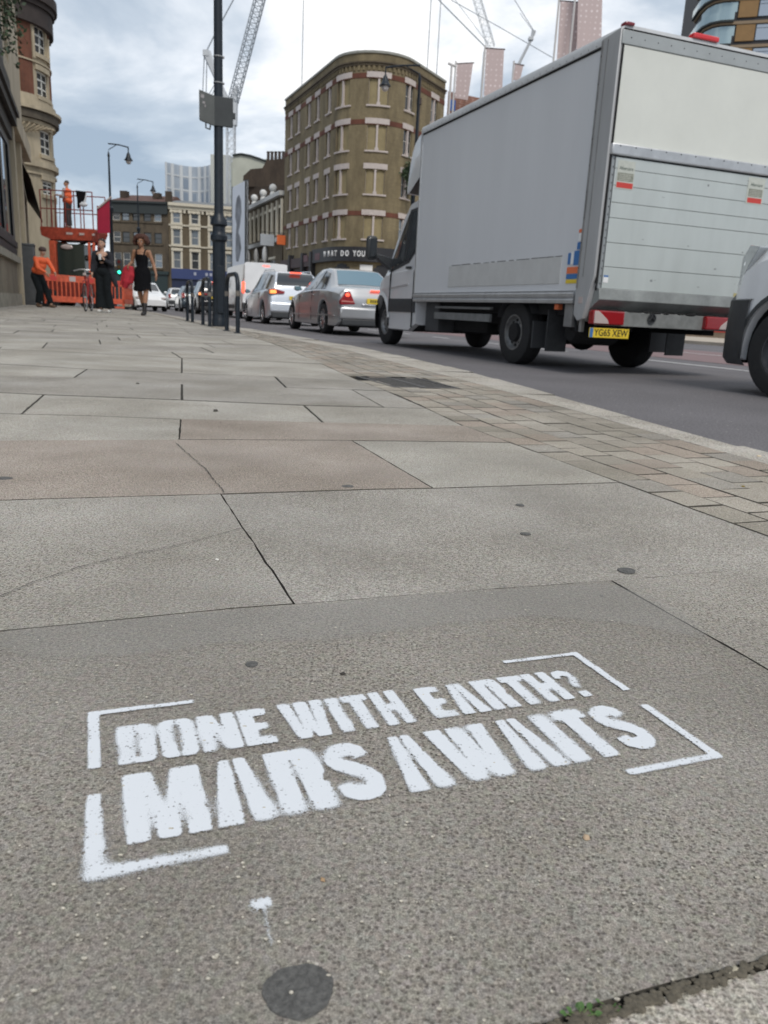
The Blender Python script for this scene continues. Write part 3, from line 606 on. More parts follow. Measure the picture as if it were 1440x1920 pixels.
# white splat and drip below
p = G(487, 1700); a_, b_ = tl(p); sx_, sy_ = (b_ - l0_) * 1000, (a_ - t0_) * 1000
random.seed(5)
blobs = []
for k in range(60):
    a_k = random.uniform(0, 6.28); r0 = abs(random.gauss(0, 4.6)); cx_, cy_ = sx_ + r0 * math.cos(a_k) * 1.15, sy_ + r0 * math.sin(a_k) * .95; q_ = random.uniform(.6, 2.2) * (1 if r0 < 6 else .5)
    blobs.append([(cx_ + q_ * random.uniform(.7, 1.2) * math.cos(R(40 * z_)), cy_ + q_ * random.uniform(.7, 1.2) * math.sin(R(40 * z_))) for z_ in range(9)])
p2 = G(518, 1800); a2_, b2_ = tl(p2); ex_, ey_ = (b2_ - l0_) * 1000, (a2_ - t0_) * 1000
drip = stroke([(sx_ + 2, sy_ - 5), (sx_ + (ex_ - sx_) * .5, sy_ + (ey_ - sy_) * .5 + 1), (ex_, ey_)], 0.8)
spl = thing('paint_splat', 'small white paint splat with a thin drip above the large gum spot', 'paint splat', p)
sprayed('splat', spl, br(blobs + [drip]), None, sx_ - 12, sx_ + 14, sy_ - 22, sy_ + 10, 0.45, 21, 0.85, 0.5)
# pale worn band of dust along the far edge of the stencilled slab
def mm(u, v): a, b = tl(G(u, v)); return ((b - l0_) * 1000, (a - t0_) * 1000)
_sp = SPRAY
DM = SPRAY.copy(); DM.name = 'pale_dust'; SPRAY = DM
for n_ in DM.node_tree.nodes:
    if n_.type == 'BSDF_PRINCIPLED': n_.inputs['Base Color'].default_value = (0.43, 0.418, 0.39, 1)
    if n_.type == 'MATH' and n_.operation == 'MULTIPLY': n_.inputs[1].default_value = 0.24
dp = [mm(*q) for q in [(-40, 1196), (250, 1167), (552, 1143), (800, 1122), (1145, 1099), (1250, 1140), (1330, 1200), (1180, 1165), (1000, 1150), (820, 1168), (600, 1196), (400, 1200), (250, 1225), (60, 1228)]]
dust = thing('t_', None, None, TLp)
do = sprayed('pavement_dust', dust, br([dp]), None, min(q[0] for q in dp), max(q[0] for q in dp), min(q[1] for q in dp), max(q[1] for q in dp), 3.2, 31, 0.95, 1.6)
do.parent = None; do.location = TLp; bpy.data.objects.remove(dust); tag(do, None, None, kind='structure'); SPRAY = _sp
# ---------------- weeds in the joint
def weed(u, v, n, sc, label, seed):
    random.seed(seed); p = G(u, v); mb = MB(); sm = MB()
    for i in range(n):
        a = random.uniform(0, 6.28); h_ = random.uniform(0.3, 1.0) * sc; tip = Vector((math.cos(a) * sc * random.uniform(0.3, 1.1), math.sin(a) * sc * random.uniform(0.3, 1.1), h_ * 0.6))
        sm.tube([(0, 0, -0.002), tip * 0.5 + Vector((0, 0, sc * 0.1)), tip], 0.0003, 5)
        d_ = tip.normalized(); side_ = d_.cross(Vector((0, 0, 1))).normalized(); lw = sc * 0.22; ll_ = sc * 0.55
        c_ = tip; pts_ = [c_ - d_ * ll_ * 0.2, c_ + side_ * lw + d_ * ll_ * 0.15, c_ + side_ * lw * 0.7 + d_ * ll_ * 0.5, c_ + d_ * ll_ * 0.8 - Vector((0, 0, sc * 0.1)), c_ - side_ * lw * 0.7 + d_ * ll_ * 0.5, c_ - side_ * lw + d_ * ll_ * 0.15]
        mid = [c_ + Vector((0, 0, -0.0004)), c_ + d_ * ll_ * 0.5 + Vector((0, 0, -0.0006))]
        mb.add(pts_ + mid, [(0, 1, 6), (1, 2, 7, 6), (2, 3, 7), (3, 4, 7), (4, 5, 6, 7), (5, 0, 6)])
    r_ = thing('weed', label, 'weed', p, 0, 'weeds in the paving joint'); mb.build('leaves', mat('weed_leaf', (0.07, 0.15, 0.035), 0.6, ns=300, na=0.4), r_); sm.build('stem', mat('weed_stem', (0.12, 0.17, 0.06), 0.7), r_)
weed(1085, 1912, 9, 0.008, 'larger green weed sprouting from the mossy joint at the bottom', 1)
weed(1142, 1893, 5, 0.0055, 'smaller green weed sprig to the right in the mossy joint', 2)
weed(1105, 1904, 5, 0.005, 'tiny green seedling between the two weeds in the joint', 4)
# ---------------- drain grate
gr_ = thing('drain_grate', 'black iron drain grate set in the block strip beside the kerb', 'drain grate', W(3.62, 1.475), RZ)
mb = MB(); mb.box(-0.17, 0.17, -0.28, -0.262, -0.01, 0.002); mb.box(-0.17, 0.17, 0.262, 0.28, -0.01, 0.002); mb.box(-0.17, -0.155, -0.262, 0.262, -0.01, 0.002); mb.box(0.155, 0.17, -0.262, 0.262, -0.01, 0.002); mb.box(-0.01, 0.01, -0.262, 0.262, -0.01, 0.001)
IRON = mat('cast_iron', (0.11, 0.105, 0.10), 0.6, 0.4, ns=60, na=0.3); mb.build('frame', IRON, gr_)
mb = MB()
for i in range(9):
    y = -0.245 + i * 0.056; mb.add([(-0.155, y + 0.018, 0), (-0.155, y, 0), (0.155, y, 0), (0.155, y + 0.018, 0), (-0.155, y + 0.018, -0.01), (-0.155, y, -0.01), (0.155, y, -0.01), (0.155, y + 0.022, -0.01)], [(0, 1, 2, 3), (4, 7, 6, 5), (1, 5, 6, 2), (0, 3, 7, 4)])
mb.build('bars', IRON, gr_)

# ---------------- small litter
LIT = [(605, 1651, .0024, (0.38, 0.25, 0.14), 'orange brown flake below the lettering, left of centre'), (407, 1050, .004, (0.62, 0.60, 0.55), 'white chip on the cracked slab left of the long joint'), (1393, 913, .006, (0.20, 0.15, 0.03), 'dark yellow lump on the block strip at the right edge'),
 (1422, 856, .009, (0.60, 0.50, 0.36), 'pale cream pebble resting on the kerb at the right edge'), (404, 771, .014, (0.07, 0.065, 0.055), 'dark leaf scrap in the middle of the distant slabs'), (258, 720, .012, (0.08, 0.07, 0.06), 'dark scrap left of the middle joint on the distant slabs'),
 (642, 1265, .0035, (0.04, 0.035, 0.03), 'black crumb above the letters of the first line'), (1098, 1572, .004, (0.45, 0.33, 0.22), 'tan flake below the right end of the second line'), (1376, 1826, .006, (0.40, 0.36, 0.27), 'small tan pebble in the mossy joint at the right')]
for i, (u, v, r_, col, lab) in enumerate(LIT):
    random.seed(40 + i); p = G(u, v); mb = MB(); n = 9; ring = [(r_ * random.uniform(.5, 1.1) * math.cos(6.283 * k / n), r_ * random.uniform(.35, .8) * math.sin(6.283 * k / n)) for k in range(n)]
    h_ = r_ * .45; vs = [(x, y, 0) for x, y in ring] + [(x * .8, y * .8, h_ * random.uniform(.5, 1)) for x, y in ring] + [(0, 0, h_)]
    mb.add(vs, [(k, (k + 1) % n, n + (k + 1) % n, n + k) for k in range(n)] + [(n + k, n + (k + 1) % n, 2 * n) for k in range(n)]); o = mb.build('litter_scrap', mat('scrap_%d' % i, col, .85), smooth=70); o.location = (p.x, p.y, .0005); o.rotation_euler = (0, 0, random.uniform(0, 3)); tag(o, lab, 'litter', 'scraps of litter on the paving')
random.seed(11)
# ================================================================ VEHICLES
def wheel(parent, x, y, r, side, kind='alloy', wd=0.2, tyre_mat=None):
    """one wheel: side -1 = its face looks to -x"""
    random.seed(3)
    o = bpy.data.objects.new('wheel', None); C.objects.link(o); o.parent = parent; o.location = (x, y, r); o.empty_display_size = 0.1
    s = side; rr_ = r * (0.66 if kind == 'alloy' else 0.56)
    mb = MB(); h = wd / 2
    mb.lathe([(rr_, s * h * 0.92), (rr_ * 1.04, s * h), (r * 0.9, s * h * 1.0), (r * 0.975, s * h * 0.86), (r, s * h * 0.6), (r, 0), (r, -s * h * 0.6), (r * 0.97, -s * h * 0.9), (r * 0.88, -s * h), (rr_, -s * h)], ax='x', n=40, caps=(0, 1))
    for k in range(3): 
        q = (k - 1) * wd * 0.22; mb.lathe([(r + 0.0005, q - 0.004), (r + 0.003, q), (r + 0.0005, q + 0.004)], ax='x', n=40, caps=(0, 0))
    mb.build('tyre', RUB, o)
    mb = MB()
    if kind == 'alloy':
        mb.lathe([(rr_ * 0.99, s * h * 0.9), (rr_ * 0.93, s * h * 0.9), (rr_ * 0.9, s * h * 0.3), (rr_ * .9, s * h * .25), (0.01, s * h * 0.2)], ax='x', n=30, mi=1, caps=(0, 1))
        mb.lathe([(rr_ * 1.0, s * h * 0.93), (rr_ * 0.92, s * h * 0.95), (rr_ * 0.9, s * h * 0.5)], ax='x', n=30, mi=0, caps=(0, 0))
        for k in range(7):
            a = k * 2 * math.pi / 7; ca, sa = math.cos(a), math.sin(a)
            P_ = lambda rr2, w2, xx: (xx, ca * rr2 - sa * w2, sa * rr2 + ca * w2)
            w0, w1 = rr_ * 0.13, rr_ * 0.075
            vs = [P_(rr_ * .12, -w0, s * h * 0.75), P_(rr_ * .12, w0, s * h * 0.75), P_(rr_ * .95, w1, s * h * 0.92), P_(rr_ * .95, -w1, s * h * 0.92), P_(rr_ * .12, -w0, s * h * 0.4), P_(rr_ * .12, w0, s * h * 0.4), P_(rr_ * .95, w1, s * h * 0.4), P_(rr_ * .95, -w1, s * h * 0.4)]
            mb.add(vs, [(0, 1, 2, 3), (0, 4, 5, 1), (1, 5, 6, 2), (3, 2, 6, 7), (0, 3, 7, 4)], 0)
        mb.lathe([(rr_ * 0.22, s * h * 0.7), (rr_ * 0.2, s * h * 0.86), (0.01, s * h * 0.88)], ax='x', n=16, mi=0)
        mb.build('rim', [ALLOY, UNDER], o)
    else:
        mt = RIM if kind == 'steel' else RIMD
        mb.lathe([(rr_ * 1.0, s * h * 0.96), (rr_ * 0.93, s * h * 0.96), (rr_ * 0.90, s * h * 0.6), (rr_ * 0.80, s * h * 0.42), (rr_ * 0.55, s * h * 0.62), (rr_ * 0.42, s * h * 0.64), (rr_ * 0.36, s * h * 0.85), (0.01, s * h * 0.88)], ax='x', n=36, mi=0, caps=(0, 1))
        nh = 10 if kind == 'steel' else 6
        for k in range(nh):
            a = (k + .5) * 2 * math.pi / nh; c_ = rr_ * 0.69; q = rr_ * (0.085 if kind == 'steel' else .13)
            mb.lathe([(q, s * h * 0.50), (q, s * h * 0.62), (0.002, s * h * 0.62)], c=(0, c_ * math.cos(a), c_ * math.sin(a)), ax='x', n=10, mi=1)
        for k in range(6):
            a = k * math.pi / 3; c_ = rr_ * 0.48; mb.lathe([(rr_ * .05, s * h * 0.6), (rr_ * .05, s * h * 0.76), (0.002, s * h * 0.77)], c=(0, c_ * math.cos(a), c_ * math.sin(a)), ax='x', n=6, mi=0)
        mb.build('rim', [mt, UNDER], o)
    return o
class Shell:
    """lofted vehicle shell along y; rows: (y, z_belt, z_top, half_w_mid, half_w_top)"""
    def __init__(s, rows, axles, r, sill, zmid=None, tumble=0.97):
        rows = sorted(rows); y0, y1 = rows[0][0], rows[-1][0]
        ys = list(np.arange(y0, y1, 0.05)) + [y1] + [q[0] for q in rows]
        s.Ra = r + 0.065
        for a in axles: ys += [a - s.Ra + .001, a - s.Ra - .001, a + s.Ra - .001, a + s.Ra + .001] + [a + s.Ra * math.cos(t_) for t_ in np.linspace(0.15, 2.99, 14)]
        ys = sorted(set(round(float(q), 4) for q in ys if y0 <= q <= y1)); out = []
        for q in ys:
            if not out or q - out[-1] > 0.0015: out.append(q)
        s.ys = np.array(out); A = np.array(rows); s.A = A; s.sill = sill; s.axles = axles; s.r = r; s.tumble = tumble; s.zm = zmid
    def at(s, y):
        A = s.A; k = 0.045; f = lambda c: (np.interp(y - k, A[:, 0], A[:, c]) + 2 * np.interp(y, A[:, 0], A[:, c]) + np.interp(y + k, A[:, 0], A[:, c])) / 4
        return f(1), f(2), f(3), f(4)
    def zl(s, y):
        z = s.sill + 0.10 * max(0, 1 - min(y - s.A[0, 0], s.A[-1, 0] - y) / 0.25)
        for a in s.axles:
            d = abs(y - a)
            if d < s.Ra: z = max(z, s.r + math.sqrt(s.Ra ** 2 - d * d))
        return z
    def ring(s, y):
        zb, zt, wm, wt = s.at(y); z0 = min(s.zl(y), zb - 0.06); zm = max(s.zm or (s.sill + zb) / 2, z0 + 0.03); zm = min(zm, zb - 0.02)
        wb = wm * s.tumble; e = min(0.03, max(0.004, (zt - zb) * 0.2))
        h = [(wm * 0.6, z0), (wm * 0.93, z0), (wm * 0.995, z0 + 0.02), (wm, zm), (wm * 0.992, (zm + zb) / 2), (wb, zb - 0.012), (wb * 0.985, zb), ((wb * .96 + wt) / 2, (zb + zt) / 2), (wt, zt - e), (wt * 0.93, zt - e * 0.35), (wt * 0.6, zt), (0, zt + 0.008)]
        return [(-x, z) for x, z in h] + [(x, z) for x, z in reversed(h[:-1])]
    def build(s, name, mats, parent):
        mb = MB(); rs = [s.ring(y) for y in s.ys]; n = len(rs[0])
        for y, r_ in zip(s.ys, rs): mb.v += [Vector((x, y, z)) for x, z in r_]
        for i in range(len(rs) - 1):
            for k in range(n):
                k2 = (k + 1) % n; mb.f.append([i * n + k, i * n + k2, (i + 1) * n + k2, (i + 1) * n + k]); mb.m.append(1 if (k2 == 0 or k in (0, n - 2)) else 0)
        mb.f.append(list(range(n))); mb.m.append(0); mb.f.append([(len(rs) - 1) * n + k for k in range(n)]); mb.m.append(0)
        return mb.build(name, mats, parent, smooth=38)
    def side(s, y, z, off=0.006):
        zb, zt, wm, wt = s.at(y); wb = wm * s.tumble
        if z <= zb: return wm * (1 if z < (s.zm or zb) else 0.992) + off
        f = min(1, (z - zb) / max(0.01, zt - zb)); return wb * 0.985 + (wt - wb * 0.985) * f + (0 if f > 0.95 else 0.35 * (wb * .96 + wt - wb * .985 - wt) * 0.5) + off + 0.004
    def patch(s, poly, parent, name, m, sides=(-1,), off=0.006, grid=0.09):
        """side patch: polygon in (y,z), follows the shell, given a thickness"""
        import mathutils.geometry as mg
        for sd_ in sides:
            q = []
            for a, b in zip(poly, poly[1:] + poly[:1]):
                n = max(1, int(math.dist(a, b) / grid)); q += [(a[0] + (b[0] - a[0]) * i / n, a[1] + (b[1] - a[1]) * i / n) for i in range(n)]
            n = len(q); cy_, cz_ = sum(p[0] for p in q) / n, sum(p[1] for p in q) / n
            vs = [(sd_ * s.side(y, z, off), y, z) for y, z in q]; ins = [(sd_ * s.side(y, z, off - 0.02), y, z) for y, z in q]
            mid = [(cy_ + (y - cy_) * .5, cz_ + (z - cz_) * .5) for y, z in q]; mv = [(sd_ * s.side(y, z, off), y, z) for y, z in mid]
            cvt = [(sd_ * s.side(cy_, cz_, off), cy_, cz_)]
            fs = [(i, (i + 1) % n, 2 * n + (i + 1) % n, 2 * n + i) for i in range(n)] + [(n + i, n + (i + 1) % n, (i + 1) % n, i) for i in range(n)] + [(2 * n + i, 2 * n + (i + 1) % n, 3 * n) for i in range(n)]
            mb = MB(); mb.add(vs + ins + mv + cvt, fs); mb.build(name, m, parent, smooth=60)
    def screen(s, ya, yb, parent, name, m, wf=0.9, off=0.008, n=8, wfb=None):
        mb = MB(); wfb = wfb or wf; top = []; bot = []
        for i in range(n + 1):
            f = i / n; y = ya + (yb - ya) * f; zb, zt, wm, wt = s.at(y); ww = wt * (wf + (wfb - wf) * f)
            top.append([(x * ww, y, zt + 0.006 + off - 0.012 * abs(x)) for x in (-1, -.5, 0, .5, 1)]); bot.append([(x * ww, y, zt - 0.03) for x in (-1, 1)])
        vs = [p for r_ in top for p in r_]; fs = [(i * 5 + k, i * 5 + k + 1, (i + 1) * 5 + k + 1, (i + 1) * 5 + k) for i in range(n) for k in range(4)]
        mb.add(vs, fs); mb.build(name, m, parent, smooth=60)
def plate(parent, cx_, y, z, w_, h_, text=None, rear=-1, wide=True):
    r_ = MB(); r_.box(cx_ - w_ / 2, cx_ + w_ / 2, y - 0.006, y + 0.006, z - h_ / 2, z + h_ / 2); o = r_.build('number_plate', YEL if rear < 0 else WHT, parent, bevel=0.003)
    if text:
        M = Matrix.Translation((cx_ + w_ * 0.04, y - 0.0065, z)) @ Matrix.Rotation(R(90), 4, 'X')
        text_mesh(text, h_ * 0.98, o, 'plate_number', BLK, M, 0.001, 0.80 * w_ / 0.44 * 0.1 / h_ * 0.98, bold=0.001)
        b = MB(); b.box(cx_ - w_ / 2 + .002, cx_ - w_ / 2 + w_ * 0.085, y - 0.0075, y, z - h_ / 2 + .002, z + h_ / 2 - .002); b.build('blue_band', BLUEP, o)
    else:
        b = MB(); x = cx_ - w_ * 0.36
        for i in range(7):
            if i == 4: x += w_ * 0.05
            b.box(x, x + w_ * 0.075, y - 0.0075, y, z - h_ * 0.26, z + h_ * 0.26); x += w_ * 0.1
        b.build('plate_number', mat('plate_dark_print', (0.10, 0.08, 0.02), 0.6), o)
    return o
def mirror(parent, x, y, z, sx, sz, m, side=-1, arm=0.1):
    mb = MB(); mb.ball((x + side * arm, y, z), (sx, 0.07, sz), 7); o = mb.build('wing_mirror', m, parent, smooth=80)
    mb = MB(); mb.tube([(x, y, z - sz * .3), (x + side * arm, y, z - sz * .1)], 0.025, 6); mb.build('mirror_arm', PLAST, o)
    mb = MB(); mb.box(x + side * arm - sx * .8, x + side * arm + sx * .8, y - 0.072, y - 0.06, z - sz * .7, z + sz * .7); mb.build('mirror_glass', GLASSB, o, bevel=0.01)
def rounded_block(parent, name, m, x0, x1, y0, y1, z0, z1, bev=0.02):
    mb = MB(); mb.box(x0, x1, y0, y1, z0, z1); return mb.build(name, m, parent, bevel=bev)
# ---------------- generic car
def car(name, label, cat, t, l, kind, paint, lit=True, group=None, scale=1.0, hidden_right=False, facing=1, rz=None, detail=True):
    P = dict(
     sedan=dict(L=(-1.98, 2.28), ax=(-1.02, 1.76 - 0.06), r=0.305, W=0.86, sill=0.17, rows=[(-2.02, .50, .56, .70, .60), (-1.99, .74, .84, .76, .64), (-1.93, .80, .93, .79, .66), (-1.55, .855, .965, .83, .66), (-1.30, .87, .985, .845, .655), (-0.62, .89, 1.33, .86, .525), (-0.25, .89, 1.37, .86, .54), (0.15, .88, 1.36, .86, .54), (0.42, .87, 1.31, .86, .54), (1.10, .83, .93, .86, .66), (1.60, .76, .84, .845, .64), (2.05, .62, .72, .79, .60), (2.25, .45, .50, .66, .50)],
        win=[[(-0.98, .915), (-0.63, 1.245), (-0.40, 1.29), (-0.36, .915)], [(-0.30, .915), (-0.33, 1.295), (0.12, 1.30), (0.36, 1.26), (0.93, .93), (0.90, .905)]], rear=(-1.26, -0.66), front=(0.45, 1.06)),
     mpv=dict(L=(-1.95, 2.1), ax=(-1.05, 1.55), r=0.305, W=0.86, sill=0.17, rows=[(-1.80, .50, .56, .70, .60), (-1.78, .78, .86, .78, .66), (-1.74, .86, .98, .80, .66), (-1.66, .92, 1.20, .82, .62), (-1.50, .94, 1.42, .84, .57), (-1.25, .94, 1.485, .86, .565), (-0.6, .92, 1.52, .87, .58), (0.0, .90, 1.51, .87, .59), (0.35, .88, 1.44, .87, .58), (1.20, .84, .97, .86, .66), (1.60, .78, .86, .84, .62), (2.0, .62, .70, .77, .55), (2.1, .5, .54, .68, .5)],
        win=[[(-1.50, 1.00), (-1.38, 1.37), (-0.86, 1.43), (-0.84, .97)], [(-0.78, .965), (-0.80, 1.435), (-0.02, 1.44), (0.0, .93)], [(0.06, .93), (0.04, 1.44), (0.36, 1.37), (1.05, .93)]], rear=(-1.70, -1.40), front=(0.38, 1.12)),
     hatch=dict(L=(-1.8, 2.1), ax=(-1.15, 1.35), r=0.30, W=0.83, sill=0.17, rows=[(-1.84, .50, .56, .70, .60), (-1.82, .78, .86, .76, .66), (-1.76, .86, .98, .78, .66), (-1.48, .89, 1.28, .81, .58), (-1.30, .89, 1.36, .82, .55), (-0.5, .88, 1.40, .83, .56), (0.10, .86, 1.38, .83, .56), (0.35, .85, 1.32, .83, .55), (0.95, .82, .94, .83, .64), (1.50, .74, .82, .80, .60), (1.8, .62, .70, .75, .55), (1.95, .45, .52, .66, .5)],
        win=[[(-1.35, .94), (-1.20, 1.24), (-0.72, 1.31), (-0.70, .92)], [(-0.64, .92), (-0.66, 1.315), (-0.05, 1.32), (0.30, 1.25), (0.82, .90)]], rear=(-1.72, -1.40), front=(0.38, 0.9)),
    )[kind]
    root = thing(name, label, cat, W(t, l, ROAD), RZ if rz is None else rz, group)
    if scale != 1: pass
    sh = Shell([(a, b * scale, c * scale, d_, e_) for a, b, c, d_, e_ in P['rows']], list(P['ax']), P['r'], P['sill'], 0.52)
    sh.build('body', [paint, UNDER], root)
    for wpoly in P['win']: sh.patch([(a, b * scale) for a, b in wpoly], root, 'side_window', GLASS, (-1, 1))
    sh.screen(P['rear'][0], P['rear'][1], root, 'rear_window', GLASSB if kind == 'sedan' else GLASS, 0.93, wfb=0.86)
    sh.screen(P['front'][0], P['front'][1], root, 'windscreen', GLASS, 0.9, wfb=0.9)
    for y in P['ax']:
        for sd_ in (-1, 1): wheel(root, sd_ * (P['W'] - 0.11), y, P['r'], sd_, 'alloy' if detail else 'dark', 0.2)
    yr = P['rows'][0][0]; L_ = REDG if lit else REDL
    if kind == 'sedan':
        for sd_ in (-1, 1):
            mb = MB(); pol = [(sd_ * 0.775, .60), (sd_ * 0.775, .68), (sd_ * 0.66, .86), (sd_ * 0.58, .86), (sd_ * 0.47, .62)]
            mb.prism(pol, -2.035, -1.85); o = mb.build('taillight', REDL, root, bevel=0.012)
            mb = MB(); mb.ball((sd_ * 0.635, -2.035, .79), (.045, .014, .035), 6); mb.build('lit_lamp', L_, o)
            mb = MB(); mb.prism([(sd_ * 0.765, .655), (sd_ * 0.74, .68), (sd_ * 0.51, .672), (sd_ * 0.5, .652)], -2.043, -2.02); mb.build('pale_band', mat('pink_lens_band', (0.6, 0.25, 0.22), 0.3), o)
        rounded_block(root, 'rear_bumper', paint, -0.79, 0.79, -2.07, -1.80, 0.33, 0.56, 0.045); rounded_block(root, 'bumper_valance', PLAST, -0.74, 0.74, -2.05, -1.85, 0.20, 0.34, 0.03)
        plate(root, 0.0, -2.045, 0.69, 0.46, 0.105); rounded_block(root, 'high_brake_light', REDG, -0.14, 0.14, -2.0, -1.96, 0.885, 0.905, 0.004)
        mb = MB(); mb.box(-0.33, 0.33, -2.046, -2.0, 0.60, 0.63); mb.build('boot_trim', ALLOY, root, bevel=0.006)
        sh.patch([(-1.75, .38), (1.45, .36), (1.45, .385), (-1.75, .405)], root, 'side_moulding', paint, (-1,), 0.02)
    elif kind == 'mpv':
        for sd_ in (-1, 1):
            mb = MB(); mb.prism([(sd_ * 0.80, .84), (sd_ * 0.80, .98), (sd_ * 0.66, 1.00), (sd_ * 0.36, .93), (sd_ * 0.38, .87)], -1.815, -1.60); o = mb.build('taillight', REDL, root, bevel=0.012)
            mb = MB(); mb.prism([(sd_ * 0.79, .86), (sd_ * 0.79, .95), (sd_ * 0.62, .96), (sd_ * 0.60, .87)], -1.826, -1.80); mb.build('lit_lamp', ORNG if sd_ < 0 else REDG, o, bevel=0.006)
        rounded_block(root, 'rear_bumper', paint, -0.80, 0.80, -1.87, -1.6, 0.36, 0.62, 0.05); rounded_block(root, 'bumper_valance', PLAST, -0.74, 0.74, -1.86, -1.65, 0.20, 0.37, 0.03)
        plate(root, 0, -1.82, 0.76, 0.46, 0.10); rounded_block(root, 'high_brake_light', REDG, -0.16, 0.16, -1.62, -1.50, 1.445, 1.475, 0.006)
        for sd_ in (-1, 1):
            mb = MB(); mb.tube([(sd_ * .52, -1.35, 1.46), (sd_ * .53, -1.15, 1.535), (sd_ * .55, 0, 1.555), (sd_ * .54, .25, 1.47)], 0.014, 6); mb.build('roof_rail', paint, root)
    else:
        for sd_ in (-1, 1):
            mb = MB(); mb.box(min(sd_ * .60, sd_ * .78), max(sd_ * .60, sd_ * .78), -1.865, -1.70, .74, .98 if not detail else .95); o = mb.build('taillight', REDL, root, bevel=0.015)
            if lit: mb = MB(); mb.ball((sd_ * .69, -1.865, .86), (.06, .015, .06), 6); mb.build('lit_lamp', REDG, o)
        rounded_block(root, 'rear_bumper', paint if paint is not WHITE_PAINT else PLAST, -0.78, 0.78, -1.90, -1.65, 0.36, 0.60, 0.04)
        plate(root, 0, -1.875, 0.72, 0.46, 0.10)
    for sd_ in (-1, 1): mirror(root, sd_ * 0.83, 0.82 if kind != 'hatch' else 0.66, 0.93 * scale, 0.085, 0.06, paint if kind == 'mpv' and 0 else (PLAST if kind == 'mpv' else paint), sd_, 0.10)
    for yy in (-0.35,) if kind == 'sedan' else (-0.8,):
        sh.patch([(yy, .78), (yy + .16, .785), (yy + .16, .81), (yy, .81)], root, 'door_handle', paint, (-1,), 0.025); sh.patch([(yy + .95, .76), (yy + 1.11, .765), (yy + 1.11, .79), (yy + .95, .785)], root, 'door_handle', paint, (-1,), 0.025)
        for dy in (yy + 0.22, yy + 1.27): sh.patch([(dy, .26), (dy + .010, .26), (dy + .010, .88), (dy, .88)], root, 'door_gap', UNDER, (-1,), 0.003)
    # headlights at the front
    for sd_ in (-1, 1): 
        mb = MB(); yf = P['rows'][-1][0]; mb.ball((sd_ * .60, yf - 0.12, .62), (.13, .10, .07), 6); mb.build('headlight', CLEARL, root, smooth=80)
    return root
car('parked_sedan', 'silver saloon car with triangular red tail lights, queueing ahead of the box truck', 'car', 17.11, 4.58 + 0.87, 'sedan', SILVER)
bpy.data.objects['parked_sedan'].name = 'saloon_car'
car('people_carrier', 'pale silver people carrier with amber indicator lit, between the white van and the silver saloon', 'car', 24.15, 4.80 + 0.83, 'mpv', PALEB)
car('sport_utility_car', 'black high car with lit red brake light, seen behind the cycle stands', 'car', 38.8, 5.55, 'mpv', BLACKP, group=None, detail=False)
car('hatchback_car', 'dark blue hatchback between the walking woman and the cycle stands', 'car', 46.0, 5.55, 'hatch', DARKB, lit=False, detail=False)
car('small_car', 'small white hatchback farthest up the queue behind the dark blue one', 'car', 55.5, 5.75, 'hatch', WHITE_PAINT, lit=False, detail=False)
car('compact_car', 'white car facing the camera, half hidden behind the woman in the black dress', 'car', 42.5, 2.75, 'hatch', WHITE_PAINT, lit=False, detail=False, rz=RZ + R(186))
